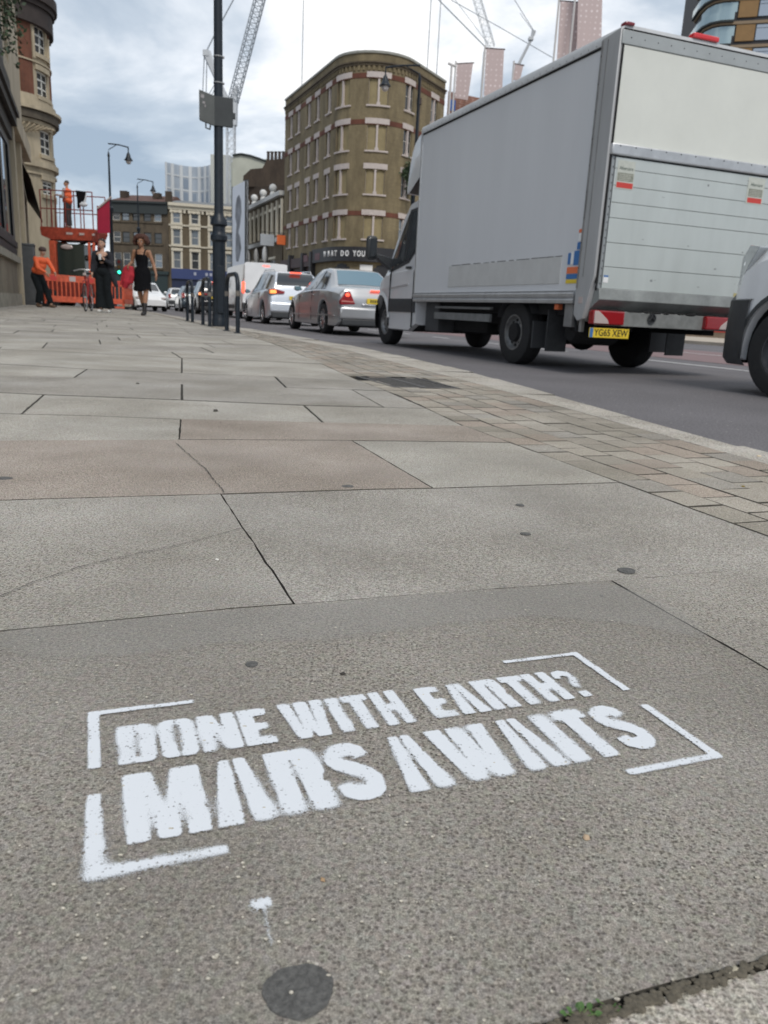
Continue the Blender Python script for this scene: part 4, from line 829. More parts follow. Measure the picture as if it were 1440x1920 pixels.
# ---------------- panel van (white) body
def panel_van(name, label, t, l, paint, hi=2.25, rear_lights=True, glassy=True):
    root = thing(name, label, 'van', W(t, l, ROAD), RZ)
    rows = [(-3.6, .62, 2.10, .86, .80), (-3.56, .95, hi - .06, .895, .80), (-3.4, 1.12, hi, .91, .80), (-1, 1.13, hi, .93, .80), (0.35, 1.12, hi - .02, .93, .79), (0.62, 1.10, hi - 0.14, .93, .76), (1.18, 1.10, 1.58, .925, .74), (1.42, 1.09, 1.38, .92, .76), (1.76, 1.02, 1.26, .90, .74), (1.98, .94, 1.15, .86, .70), (2.10, .80, 1.00, .78, .60), (2.15, .56, .66, .68, .5)]
    sh = Shell(rows, [-2.35, 1.42], 0.34, 0.26, 0.7, 0.985); sh.build('body', [paint, UNDER], root)
    sh.patch([(-0.25, 1.16), (-0.25, hi - .35), (0.40, hi - .38), (0.68, hi - .45), (1.15, 1.20), (1.1, 1.14)], root, 'side_window', GLASS, (-1, 1))
    sh.screen(0.66, 1.36, root, 'windscreen', GLASS, 0.92)
    sh.patch([(-2.0, .36), (0.98, .36), (0.98, .52), (-2.0, .52)], root, 'side_moulding', PLAST, (-1, 1), 0.012)
    # lower front bumper: dark wraparound
    mb = MB(); n = 14; prof = []
    ys = [1.00 + 0.80, 1.90, 2.02, 2.16, 2.28, 2.36]; 
    def edge(y): zb, zt, wm, wt = sh.at(min(y, 2.14)); return wm + 0.022
    ring = [(-edge(1.80), 1.80), (-edge(1.88), 1.88), (-edge(1.98), 1.99), (-edge(2.06), 2.08), (-0.70, 2.16), (-0.45, 2.21), (0, 2.23)]
    ring = ring + [(-x, y) for x, y in reversed(ring[:-1])]
    vs = []
    for x, y in ring:
        k = 0.80 if abs(x) < 0.72 else 0.74
        vs += [(x * .97, y - .03, 0.22), (x, y, 0.27), (x * 1.005, y + .005, 0.46), (x, y, k - .02), (x * .96, y - .05, k)]
    m_ = 5; mb.add(vs, [(i * m_ + j, i * m_ + j + 1, (i + 1) * m_ + j + 1, (i + 1) * m_ + j) for i in range(len(ring) - 1) for j in range(m_ - 1)])
    mb.build('front_bumper', PLAST, root, smooth=50)
    for sd_ in (-1, 1):   # arch trims and headlights
        mb = MB(); a0 = [(1.42 + 0.41 * math.cos(R(a)), 0.34 + 0.41 * math.sin(R(a))) for a in range(-8, 189, 8)]; a1 = [(1.42 + 0.455 * math.cos(R(a)), 0.34 + 0.455 * math.sin(R(a))) for a in range(-8, 189, 8)]
        pts_ = [(sd_ * (edge(min(y, 2.3)) + .004), y, z) for y, z in a0] + [(sd_ * (edge(min(y, 2.3)) - .004), y, z) for y, z in a1]; q = len(a0)
        mb.add(pts_, [(i, i + 1, q + i + 1, q + i) for i in range(q - 1)]); mb.build('arch_trim', PLAST, root)
        mb = MB(); pol = [(1.80, 1.12), (1.93, 1.14), (2.05, 1.05), (2.13, .90), (2.09, .82), (2.01, .84), (1.91, .98)]
        vs = [(sd_ * (sh.at(min(y, 2.14))[2] - 0.004), y, z) for y, z in pol] + [(sd_ * (sh.at(min(y, 2.14))[2] - 0.20), y + .02, z) for y, z in pol]; q = len(pol)
        mb.add(vs, [tuple(range(q)), tuple(range(2 * q - 1, q - 1, -1))] + [(i, (i + 1) % q, q + (i + 1) % q, q + i) for i in range(q)]); o = mb.build('headlight', mat('headlight_glass', (0.45, 0.48, 0.5), 0.06, 0.35, coat=1), root, bevel=0.01)
        mb = MB(); mb.ball((sd_ * (sh.at(2.03)[2] - 0.045), 1.985, 1.0), (.045, .045, .04), 6); mb.build('lamp', mat('lamp_white', (0.9, 0.93, 0.95), 0.15, emit=0.3), o)
        mirror(root, sd_ * 0.93, 1.12, 1.30, 0.09, 0.16, PLAST, sd_, 0.16)
    for y in (-2.35, 1.42):
        for sd_ in (-1, 1): wheel(root, sd_ * 0.80, y, 0.34, sd_, 'dark', 0.21)
    for sd_ in (-1, 1):
        mb = MB(); mb.box(min(sd_ * .80, sd_ * .90), max(sd_ * .80, sd_ * .90), -3.62, -3.5, .95, 1.35); mb.build('taillight', REDG if sd_ < 0 and rear_lights else REDL, root, bevel=0.02)
    rounded_block(root, 'rear_bumper', PLAST, -0.9, 0.9, -3.70, -3.5, 0.35, 0.6, 0.03); rounded_block(root, 'high_brake_light', REDG, -0.14, 0.14, -3.60, -3.52, hi - .09, hi - .03, 0.01)
    rounded_block(root, 'door_gap', UNDER, -0.006, 0.006, -3.605, -3.59, .62, hi - .2, 0)
    plate(root, 0.0, -3.635, 0.84, 0.46, 0.10)
    for y in (-0.33, 1.10): sh.patch([(y, .55), (y + .010, .55), (y + .010, 1.3), (y, 1.3)], root, 'door_gap', UNDER, (-1,), 0.003)
    sh.patch([(-0.22, .96), (-0.04, .965), (-0.04, .995), (-0.22, .99)], root, 'door_handle', PLAST, (-1,), 0.03)
    return root
panel_van('panel_van', 'white van with dark bumper entering at the right edge behind the truck', 4.5 - 1.42, 4.86 + 0.90, WHITE_PAINT, 2.3, False)
panel_van('delivery_van', 'white van with red high brake light ahead of the pale people carrier', 33.6, 6.35, WHITE_PAINT, 2.02)
# ---------------- box truck
tr = thing('box_truck', 'grey white box truck with silver cab and roller shutter, largest vehicle in the queue', 'truck', (-0.14, 12.71, ROAD), RZ)
X0, X1, YR, YF, ZB, ZT = -0.10, 1.93, -5.68, -1.37, 0.735, 2.95
mb = MB(); mb.box(X0 + .012, X1 - .012, YR + 0.26, YF, ZB, ZT - 0.05); box_ = mb.build('cargo_box', BOXP, tr)
mb = MB(); mb.box(X0, X1, YF - 0.02, YF + 0.012, ZB - .05, ZT - 0.055); mb.build('front_edge_trim', ALU, box_, bevel=0.008)
# roof: rounded capping along sides
mb = MB(); prof = [(X0 - .006, ZT - .105), (X0 - .010, ZT - .06), (X0 + .004, ZT - .022), (X0 + .05, ZT), (X1 - .05, ZT), (X1 - .004, ZT - .022), (X1 + .010, ZT - .06), (X1 + .006, ZT - .105)]
mb.prism(prof, YR + .01, YF + 0.005); mb.build('roof', mat('white_roof_capping', (0.60, 0.61, 0.62), 0.4, ns=5, na=0.1), tr, smooth=30)
mb = MB()
for i in range(34):
    y = YR + 0.35 + i * 0.118; mb.ball((X0 - .009, y, ZT - .088), (.005, .006, .006), 4)
mb.build('roof_rivets', ALUD, tr)
mb = MB(); mb.box(X0 + .004, X0 + .02, YR + .255, YF - .03, ZT - .125, ZT - .106); mb.build('roof_seam', UNDER, box_)
# bottom side rail (double)
mb = MB(); mb.prism([(X0 + .02, ZB - .075), (X0 - .012, ZB - .075), (X0 - .016, ZB - .045), (X0 - .004, ZB - .03), (X0 - .016, ZB - .012), (X0 - .018, ZB + .015), (X0 - .004, ZB + .03), (X0 - .012, ZB + .042), (X0 + .02, ZB + .042)], YR + .30, YF - .02)
mb.prism([(X1 - .02, ZB - .075), (X1 + .012, ZB - .075), (X1 + .016, ZB + .03), (X1 - .02, ZB + .042)], YR + .30, YF - .02); mb.build('side_rail', ALU, tr, smooth=20)
# repair panel outline on the side
mb = MB(); a_, b_, c_, d_ = -5.09, -2.50, 0.845, 1.10
mb.box(X0 + .004, X0 + .02, a_, b_, c_, d_); mb.build('patch_panel', mat('matt_patch_panel', (0.55, 0.55, 0.54), 0.6, ns=6, na=0.08), box_, bevel=0.004)
mb = MB(); x = a_
while x < b_ - .05:
    w_ = random.uniform(.06, .3); mb.box(X0 + .0035, X0 + .02, x, min(b_, x + w_), d_ + .001, d_ + random.uniform(.005, .009)); x += w_ + random.uniform(0, .1)
mb.build('sealant_line', mat('dark_sealant', (0.16, 0.15, 0.15), 0.8), box_)
# rear corner posts and frame
def post(x0, x1, ya, yb, z0, z1, name, m, bev=0.006): mb = MB(); mb.box(x0, x1, ya, yb, z0, z1); return mb.build(name, m, tr, bevel=bev)
PMT = mat('grey_post_metal', (0.42, 0.425, 0.43), 0.45, 0.15, ns=5, na=0.12, streak=True)
for xa_, xb_ in ((X0 - .012, X0 + .05), (X1 - .05, X1 + .012)):
    mb = MB(); mb.prism([(YR, ZT - .03), (YR + .27, ZT - .055), (YR + .27, .56), (YR + .20, .50), (YR + .12, .52), (YR + .02, .84), (YR, .90)], xa_, xb_, 'x'); mb.build('corner_post', PMT, tr, bevel=0.008)
mb = MB(); mb.box(X0 - .016, X0 - .008, YR + .165, YR + .175, .9, ZT - .08); mb.box(X0 - .017, X0 - .008, YR + .235, YR + .262, .8, ZT - .07); mb.build('post_trim', ALUD, tr)
mb = MB()
for i in range(9): mb.ball((X0 - .018, YR + .25, 0.98 + i * .222), (.004, .006, .006), 4)
mb.build('post_rivets', UNDER, tr)
FR = mat('rear_frame_grey', (0.36, 0.38, 0.38), 0.45, 0.25, ns=5, na=0.1)
post(X0 + .0, X1 - .0, YR - .012, YR + .06, ZT - .155, ZT - .045, 'rear_header', FR)
post(X0 + .03, X1 - .03, YR - .004, YR + .05, 1.985, ZT - .157, 'rear_upper_panel', CREAMP, 0.004)
mb = MB(); mb.box(X0 + .012, X0 + .03, YR - .010, YR + .02, .84, ZT - .05); mb.box(X1 - .03, X1 - .012, YR - .010, YR + .02, .84, ZT - .05); mb.box(X0 + .012, X1 - .012, YR - .014, YR, ZT - .046, ZT - .036); mb.build('rubber_seal', UNDER, tr)
lb = post(X0 + .01, X1 - .02, YR - .035, YR + .02, 1.925, 2.02, 'ledge', ALU, 0.012)
mb = MB()
for i in range(12): mb.ball((X0 + .09 + i * .165, YR - .036, 2.0), (.006, .004, .006), 4)
mb.build('rivets', UNDER, lb)
mb = MB()
for i in range(14): mb.ball((X0 + .09 + i * .14, YR - .013, ZT - .10), (.005, .003, .005), 4)
mb.build('rivets', UNDER, tr)
# shutter: horizontal boards
sh_z = [.80, .99, 1.20, 1.41, 1.54, 1.68, 1.82, 1.915]
sb = thing('x', None, None); bpy.data.objects.remove(sb)
mb = MB()
for a, b in zip(sh_z, sh_z[1:]): mb.box(X0 + .075, X1 - .075, YR - .012, YR + .02, a + .0022, b - .0022)
shut = mb.build('roller_shutter', SHUT, tr, bevel=0.0015)
mb = MB(); mb.box(X0 + .035, X1 - .035, YR + .004, YR + .03, .78, 1.925); mb.build('shutter_backing', UNDER, tr)
for xa_ in (X0 + .035, X1 - .066):
    mb = MB(); mb.box(xa_, xa_ + .031, YR - .008, YR + .01, .80, 1.915); o = mb.build('shutter_guide', mat('guide_grey', (0.30, 0.32, 0.33), 0.5, 0.3), tr)
mb = MB()
for i in range(17):
    for xx in (X0 + .055, X1 - .055): mb.ball((xx, YR - .01, .84 + i * .066), (.006, .004, .006), 4)
mb.build('rivets', UNDER, o)
mb = MB()
for i in range(16): 
    x = X0 + .12 + random.random() * 1.7; z = .82 + random.random() * 1.05; mb.box(x, x + random.uniform(.004, .03), YR - .0128, YR - .011, z, z + random.uniform(.003, .02))
mb.build('scuff_marks', mat('scuff', (0.24, 0.26, 0.26), 0.7), shut)
# sill under shutter, tail lift plate, bumper
mb = MB(); mb.prism([(YR - .03, .80), (YR + .02, .80), (YR + .20, .60), (YR + .10, .60), (YR - .045, .70)], X0 + .04, X1 - .04, 'x'); sill_ = mb.build('rear_sill', mat('dirty_sill_metal', (0.28, 0.295, 0.29), 0.5, 0.3, ns=4, na=0.35), tr, bevel=0.005)
mb = MB(); mb.box(X0 + .10, X1 - .10, YR + .02, YR + .08, .47, .605); mb.build('rear_bumper', mat('dirty_bumper_metal', (0.27, 0.28, 0.275), 0.55, 0.3, ns=7, na=0.3), tr, bevel=0.006)
mb = MB()
for i in range(40):
    x = random.choice([random.uniform(.35, 1.1), random.uniform(0, .25), random.uniform(1.2, 1.8)]); mb.ball((x, YR + .02, .605 + random.uniform(-.004, .012)), (random.uniform(.02, .07), .006, random.uniform(.004, .014)), 5)
mb.build('grease_smear', UNDER, tr)
for k, (xa, xb) in enumerate([(-.085, .26), (1.22, 1.56)]):
    mb = MB(); mb.box(xa, xb, YR - .03, YR + .06, .478, .605); o = mb.build('taillight', REDL, tr, bevel=0.014)
    mb = MB(); s_ = 1 if k == 0 else -1; xo = xa if k == 0 else xb
    mb.prism([(xo + s_ * .008, .487), (xo + s_ * .008, .597), (xo + s_ * .05, .597), (xo + s_ * .11, .555), (xo + s_ * .155, .52), (xo + s_ * .17, .487)], YR - .036, YR - .02); mb.build('clear_lens', CLEARL, o, bevel=0.003)
plate(tr, 0.125, YR + .0, .402, .44, .088, 'YG65 XEW')
# emblem: three-pointed star in a ring
mb = MB(); mb.lathe([(.047, YR + .012), (.047, YR + .004), (.040, YR + .004), (.040, YR + .012)], c=(.60, 0, .555), ax='y', n=28)
for k in range(3):
    a = R(90 + 120 * k); mb.prism([(.60 + .042 * math.cos(a), .555 + .042 * math.sin(a)), (.60 + .008 * math.cos(a + R(60)), .555 + .008 * math.sin(a + R(60))), (.60, .555), (.60 + .008 * math.cos(a - R(60)), .555 + .008 * math.sin(a - R(60)))], YR + .005, YR + .02)
mb.build('round_emblem', mat('dark_emblem', (0.08, 0.085, 0.09), 0.4, 0.4), tr)
# stickers on the shutter
for k, xx in enumerate((.00, 1.51)):
    z0 = 1.655 if k == 0 else 1.665
    mb = MB(); mb.box(xx - .02 * k, xx + .185, YR - .0145, YR - .012, z0, z0 + .235); o = mb.build('sticker', mat('sticker_paper', (0.50, 0.52, 0.47), 0.6, ns=20, na=0.12), tr)
    cxs = xx + .083 if k else xx + .093
    mb = MB(); mb.box(cxs - .087, cxs + .087, YR - .0155, YR - .014, z0 + .01, z0 + .055); mb.build('red_band', REDP, o)
    mb = MB(); mb.box(cxs - .085, cxs + .085, YR - .0152, YR - .014, z0 + .066, z0 + .135); mb.build('grey_band', mat('sticker_olive', (0.27, 0.28, 0.23), 0.7, ns=60, na=0.4), o)
    text_mesh('Aftercare', .042, o, 'sticker_text', mat('sticker_green_grey', (0.10, 0.13, 0.11), 0.6), Matrix.Translation((cxs, YR - .0155, z0 + .172)) @ Matrix.Rotation(R(90), 4, 'X'), .0006, 0.9)
    mb = MB()
    for i in range(4): mb.box(cxs - .07, cxs + random.uniform(.02, .07), YR - .0157, YR - .0145, z0 + .076 + i * .014, z0 + .081 + i * .014)
    mb.build('small_print', mat('sticker_faint', (0.4, 0.4, 0.36), 0.7), o)
mb = MB(); mb.box(X0 + .085, X0 + .135, YR - .0145, YR - .011, .90, .915); mb.build('small_sticker', BLUEP, tr); mb = MB(); mb.box(X0 + .085, X0 + .135, YR - .0145, YR - .011, .85, .899); mb.build('small_sticker', WHT, tr)
mb = MB(); mb.box(1.52, 1.56, YR - .0145, YR - .011, .805, .84); mb.build('small_sticker', mat('faded_yellow', (0.45, 0.40, 0.2), 0.7), tr)
mb = MB(); mb.box(1.50, 1.56, YR - .05, YR - .02, .745, .765); mb.build('small_sticker', REDP, tr)
# coloured stickers on the side, rear end
cs = [(ORP, -5.34, -5.415, 1.30, 1.33), (WHT, -5.345, -5.415, 1.225, 1.295), (BLUEP, -5.335, -5.405, 1.15, 1.215), (BLUEP, -5.20, -5.245, 1.02, 1.125), (BLUEP, -5.30, -5.39, 1.01, 1.14), (WHT, -5.25, -5.295, 1.02, 1.13), (ORP, -5.20, -5.39, .935, .995), (BLUEP, -5.20, -5.39, .885, .93), (YEL, -5.20, -5.39, .845, .88)]
for m_, ya, yb, z0, z1 in cs: mb = MB(); mb.box(X0 + .005, X0 + .02, yb, ya, z0, z1); mb.build('side_sticker', m_, tr)
mb = MB(); mb.box(X0 - .014, X0, YR + .14, YR + .20, .66, .72); mb.build('side_sticker', CLEARL, tr)
# roof marker lights
for (xa, xb, z0, ht, m_) in [(X0 + .02, X0 + .115, ZT - .01, .03, mat('dark_red_lens', (0.20, 0.02, 0.03), 0.2, coat=0.6)), (.64, .92, ZT + .002, .045, mat('bright_red_lens', (0.62, 0.025, 0.03), 0.2, coat=0.6)), (X1 - .115, X1 - .02, ZT - .01, .03, REDL)]:
    mb = MB(); mb.box(xa, xb, YR - .012, YR + .07, z0, z0 + ht); mb.build('marker_light', m_, tr, bevel=0.012)
# fairing over the cab
xs = [(-.02, .35), (.0, .12), (.08, .02), (.25, 0), (1.58, 0), (1.75, .02), (1.83, .12), (1.85, .35)]
fp_ = [(-1.375, 2.90), (-1.20, 2.865), (-1.03, 2.80), (-.92, 2.70), (-.845, 2.55), (-.79, 2.36), (-.76, 2.20), (-.775, 2.15), (-.85, 2.15)]
mb = MB(); rows_ = []
for xx, k in [(X0 + .01, 1.0), (X0 + .03, .55), (X0 + .10, .22), (X0 + .25, .05), (.92, 0), (X1 - .25, .05), (X1 - .10, .22), (X1 - .03, .55), (X1 - .01, 1.0)]:
    rows_.append([(xx, -1.375 + (y + 1.375) * (1 - k * .28), z - k * .03 * (z > 2.3)) for y, z in fp_] + [(xx, -1.375, 2.33)])
nn_ = len(rows_[0]); vs = [p for r_ in rows_ for p in r_]
mb.add(vs, [(i * nn_ + j, i * nn_ + j + 1, (i + 1) * nn_ + j + 1, (i + 1) * nn_ + j) for i in range(len(rows_) - 1) for j in range(nn_ - 2)], 0)
mb.add(vs, [(i * nn_ + nn_ - 2, i * nn_ + nn_ - 1, (i + 1) * nn_ + nn_ - 1, (i + 1) * nn_ + nn_ - 2) for i in range(len(rows_) - 1)] , 1)
mb.add(vs, [tuple(range(nn_)), tuple((len(rows_) - 1) * nn_ + j for j in range(nn_))], 0)
mb.build('roof_fairing', [mat('fairing_white', (0.62, 0.63, 0.64), 0.3, coat=0.4), mat('fairing_underside_shade', (0.12, 0.10, 0.09), 0.6)], tr, smooth=50)  # brown shading under the fairing is painted into its second material
# cab
crow = [(-1.46, 1.10, 2.04, .97, .90), (-1.20, 1.10, 2.07, .975, .90), (-.92, 1.10, 2.04, .975, .90), (-.66, 1.09, 1.86, .975, .89), (-.38, 1.07, 1.60, .975, .87), (-.10, 1.04, 1.36, .965, .84), (.05, 1.00, 1.19, .95, .82), (.22, .94, 1.08, .92, .78), (.36, .84, .94, .86, .70), (.43, .70, .78, .78, .6), (.45, .55, .60, .70, .5)]
cabE = bpy.data.objects.new('cab', None); C.objects.link(cabE); cabE.parent = tr; cabE.location = (.88, 0, 0)
cs_ = Shell(crow, [0.0], 0.345, 0.24, 0.68, 0.985); cs_.build('cab_body', [CABS, UNDER], cabE)
cs_.patch([(-1.30, 1.50), (-1.28, 1.90), (-.98, 1.90), (-.90, 1.22), (-1.05, 1.24), (-1.22, 1.36)], cabE, 'door_window', GLASS, (-1, 1), 0.008)
cs_.patch([(-.84, 1.22), (-.92, 1.86), (-.76, 1.70), (-.30, 1.22), (-.32, 1.15), (-.42, 1.15)], cabE, 'quarter_window', GLASS, (-1, 1), 0.008)
cs_.patch([(-1.345, 1.46), (-1.325, 1.95), (-.94, 1.93), (-.72, 1.72), (-.22, 1.22), (-.24, 1.10), (-.42, 1.10), (-1.05, 1.20), (-1.25, 1.33)], cabE, 'window_surround', PLAST, (-1, 1), 0.004)
cs_.screen(-.86, .0, cabE, 'windscreen', GLASS, 0.94, 0.012)
cs_.patch([(-1.44, .51), (-.40, .51), (-.40, .70), (-1.44, .70)], cabE, 'side_moulding', PLAST, (-1, 1), 0.014)
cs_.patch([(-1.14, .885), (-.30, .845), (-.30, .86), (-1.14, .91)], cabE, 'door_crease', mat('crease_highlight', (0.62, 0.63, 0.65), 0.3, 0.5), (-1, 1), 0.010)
for yy in (-1.35, -.42): cs_.patch([(yy, .30), (yy + .012, .30), (yy + .012, 1.15), (yy, 1.15)], cabE, 'door_gap', UNDER, (-1, 1), 0.0165)
cs_.patch([(-1.20, 1.11), (-1.02, 1.115), (-1.02, 1.150), (-1.20, 1.145)], cabE, 'door_handle', PLAST, (-1,), 0.035)
mb = MB(); mb.lathe([(.03, -.93), (.03, -.885), (.002, -.885)], c=(0, -1.08, 1.165), ax='x', n=12); mb.build('door_lock', PLAST, cabE)
# arch lip
for sd_ in (-1, 1):
    mb = MB(); a0 = [(.41 * math.cos(R(a)), .345 + .41 * math.sin(R(a))) for a in range(8, 173, 6)]; a1 = [(.475 * math.cos(R(a)) * 1.0, .345 + .475 * math.sin(R(a))) for a in range(8, 173, 6)]
    f_ = lambda y: cs_.at(max(-1.4, min(y, .40)))[2]
    q = len(a0); vs = [(sd_ * (f_(y) + .022), y, z) for y, z in a0] + [(sd_ * (f_(y) + .004), y, z) for y, z in a1]; mb.add(vs, [(i, i + 1, q + i + 1, q + i) for i in range(q - 1)]); mb.build('arch_lip', CABS, cabE)
mb = MB(); ring = [(-.95, .26), (-.92, .34), (-.86, .43), (-.70, .50), (-.4, .545), (0, .56)]; ring += [(-x, y) for x, y in reversed(ring[:-1])]
vs = []
for x, y in ring: vs += [(x * .97, y - .03, .24), (x, y, .29), (x * 1.01, y + .004, .45), (x, y, .60), (x * .96, y - .06, .63)]
mb.add(vs, [(i * 5 + j, i * 5 + j + 1, (i + 1) * 5 + j + 1, (i + 1) * 5 + j) for i in range(len(ring) - 1) for j in range(4)]); mb.build('front_bumper', PLAST, cabE, smooth=50)
for sd_ in (-1, 1):
    mb = MB(); mb.ball((sd_ * .72, .33, .82), (.10, .11, .13), 7); mb.build('headlight', mat('headlight_glass', (0.5, 0.5, 0.5), 0.1), cabE, smooth=80)
    mb = MB(); mb.ball((sd_ * .80, .30, .70), (.03, .06, .03), 5); mb.build('indicator', ORP, cabE)
    # mirror
    mb = MB(); mb.box(sd_ * 1.17 - .085, sd_ * 1.17 + .085, -.10, .02, 1.27, 1.62); o = mb.build('wing_mirror', PLAST, cabE, bevel=0.045)
    mb = MB(); mb.box(sd_ * 1.17 - .06, sd_ * 1.17 + .06, -.112, -.098, 1.31, 1.58); mb.build('mirror_glass', GLASS, o, bevel=0.02)
    mb = MB(); mb.prism([(sd_ * .86, 1.10), (sd_ * .86, 1.30), (sd_ * 1.13, 1.36), (sd_ * 1.13, 1.29)], -.20, -.08); mb.build('mirror_arm', PLAST, o, bevel=0.015)
# under-structure
mb = MB(); mb.box(.10, 1.75, YR + .2, -1.42, .55, .665); mb.box(.35, .50, YR + .15, -1.0, .42, .58); mb.box(1.35, 1.5, YR + .15, -1.0, .42, .58); mb.build('chassis', UNDER, tr)
mb = MB(); mb.box(.05, .30, -1.95, -1.50, .27, .66); mb.build('step_box', mat('dark_box_plastic', (0.06, 0.062, 0.066), 0.6, ns=8, na=0.2), tr, bevel=0.01)
mb = MB(); mb.box(-.02, .02, -3.55, -1.95, .44, .53); mb.box(-.01, .03, -3.55, -1.95, .58, .61); mb.build('side_guard', mat('side_guard_grey', (0.20, 0.205, 0.205), 0.6, ns=8, na=0.25), tr, bevel=0.006)
mb = MB(); mb.box(.30, 1.55, -2.9, -1.7, .28, .5); mb.box(.4, .9, -3.5, -2.95, .3, .5); mb.build('fuel_tank', UNDER, tr, bevel=0.06)
mb = MB(); mb.lathe([(.10, .0), (.11, .05), (.11, 1.8), (.10, 1.85)], c=(-0.0, -4.1, .345), ax='x', n=14) ; mb.ball((.93, -4.1, .345), (.17, .17, .17), 8); mb.build('rear_axle', UNDER, tr)
mb = MB(); mb.tube([(.25, -4.8, .50), (.30, -5.0, .47), (.28, -5.3, .44), (.32, -5.55, .46)], .015, 6); mb.tube([(.12, YR + .2, .47), (.16, YR + .3, .36), (.30, YR + .3, .355), (.36, YR + .3, .42)], .008, 6); mb.tube([(-.0, -5.15, .6), (.02, -5.2, .42), (.1, -5.25, .38), (.18, -5.2, .5)], .012, 6); mb.tube([(-.03, -5.30, .6), (-.01, -5.35, .40)], .012, 6); mb.build('cable', UNDER, tr)
mb = MB(); mb.box(-.06, .02, -5.32, -5.18, .44, .66); mb.box(-.07, -.03, -5.50, -5.46, .40, .66); mb.box(.02, .4, -5.45, -5.15, .50, .64); mb.build('lift_bracket', ALUD, tr, bevel=0.006)
mb = MB(); mb.lathe([(.10, -.2), (.13, -.15), (.13, .3), (.1, .34)], c=(.35, -5.0, .40), ax='x', n=14); mb.build('spare_tank', UNDER, tr)
mb = MB(); mb.box(-.055, .0, -5.05, -4.98, .60, .655); mb.build('side_marker', ORP, tr, bevel=0.006)
for xx in (.0, 1.72 - .21):
    for dx in (0,): wheel(tr, xx + .105, -4.1, .345, -1 if xx < 1 else 1, 'steel', .21)
for xx in (.0, 1.78 - .21): wheel(tr, xx + .105, 0.0, .345, -1 if xx < 1 else 1, 'steel', .21)
for xx in (-.0, 1.54):
    mb = MB(); a0 = [(-4.1 + .42 * math.cos(R(a)), .345 + .42 * math.sin(R(a))) for a in range(150, 14, -8)]; a1 = [(-4.1 + .395 * math.cos(R(a)), .345 + .395 * math.sin(R(a))) for a in range(14, 151, 8)]
    pl_ = [(y, z) for y, z in a0] + [(y, z) for y, z in a1]
    q = len(a0); vs = [(xx, y, z) for y, z in a0] + [(xx + .24, y, z) for y, z in a0]; mb.add(vs, [(i, i + 1, q + i + 1, q + i) for i in range(q - 1)]); mb.box(xx - .005, xx + .24, -4.535, -4.515, .20, .48)
    mb.build('mudguard', mat('mudguard_grey', (0.05, 0.052, 0.056), 0.65), tr, smooth=30)
    mb = MB(); mb.box(xx + .0, xx + .25, -4.80, -4.785, .18, .60); mb.build('mudflap', mat('mudflap_rubber', (0.045, 0.047, 0.05), 0.7, ns=10, na=0.3), tr, bevel=0.004)
# ================================================================ BUILDINGS
class Path:
    """plan polyline, left to right as seen from the street; outward normal points to the street"""
    def __init__(s, pts):
        s.p = [Vector((p[0], p[1], 0)) for p in pts]; s.L = [0]
        for a, b in zip(s.p, s.p[1:]): s.L.append(s.L[-1] + (b - a).length)
        s.len = s.L[-1]
    def at(s, q, z=0, off=0):
        k = 0
        while k < len(s.p) - 2 and s.L[k + 1] < q: k += 1
        a, b = s.p[k], s.p[k + 1]; d = (b - a).normalized(); p = a + d * (q - s.L[k])
        # smooth normal
        def nrm(i): d_ = (s.p[i + 1] - s.p[i]).normalized(); return Vector((d_.y, -d_.x, 0))
        n = nrm(k); f = (q - s.L[k]) / max(1e-6, s.L[k + 1] - s.L[k])
        if f > 0.5 and k < len(s.p) - 2 and nrm(k + 1).dot(n) > 0.8: n = n.lerp(nrm(k + 1), (f - 0.5)).normalized()
        elif f < 0.5 and k > 0 and nrm(k - 1).dot(n) > 0.8: n = n.lerp(nrm(k - 1), (0.5 - f)).normalized()
        r = p + n * off; r.z = z; return r
    def s_of(s, u, z=8):
        best = (1e9, 0); q = 0.0
        while q <= s.len:
            e = abs(proj(s.at(q, z))[0] - u)
            if e < best[0]: best = (e, q)
            q += 0.05
        return best[1]
def pbox(mb, P, s0, s1, z0, z1, o0, o1, step=0.8, mi=None):
    br_ = [s0] + [x for x in P.L if s0 + 0.01 < x < s1 - 0.01] + [s1]; q = br_; n = len(q)
    vs = []
    for x in q: vs += [P.at(x, z0, o0), P.at(x, z0, o1), P.at(x, z1, o1), P.at(x, z1, o0)]
    fs = [(i * 4 + k, i * 4 + (k + 1) % 4, (i + 1) * 4 + (k + 1) % 4, (i + 1) * 4 + k) for i in range(n - 1) for k in range(4)] + [(0, 3, 2, 1), (4 * n - 4, 4 * n - 3, 4 * n - 2, 4 * n - 1)]
    mb.add(vs, fs, mi)
def pwall(mb, P, z0, z1, holes, depth=0.22, s0=0, s1=None):
    """wall skin with real window openings and reveals"""
    s1 = P.len if s1 is None else s1
    ss = sorted(set([s0, s1] + [x for x in P.L if s0 < x < s1] + [v for h in holes for v in h[:2]])); zs = sorted(set([z0, z1] + [v for h in holes for v in h[2:4]]))
    ss = [v for i, v in enumerate(ss) if i == 0 or v - ss[i - 1] > 1e-4]; zs = [v for i, v in enumerate(zs) if i == 0 or v - zs[i - 1] > 1e-4]
    for a, b in zip(ss, ss[1:]):
        hs_ = [h for h in holes if h[0] < (a + b) / 2 < h[1]]
        for c, d in zip(zs, zs[1:]):
            if any(h[2] < (c + d) / 2 < h[3] for h in hs_): continue
            mb.add([P.at(a, c), P.at(b, c), P.at(b, d), P.at(a, d)], [(0, 1, 2, 3)])
    for a, b, c, d in [h[:4] for h in holes]:
        for (p, q) in (((a, c), (b, c)), ((b, c), (b, d)), ((b, d), (a, d)), ((a, d), (a, c))):
            mb.add([P.at(*p), P.at(*q), P.at(*q, -depth), P.at(*p, -depth)], [(0, 1, 2, 3)])
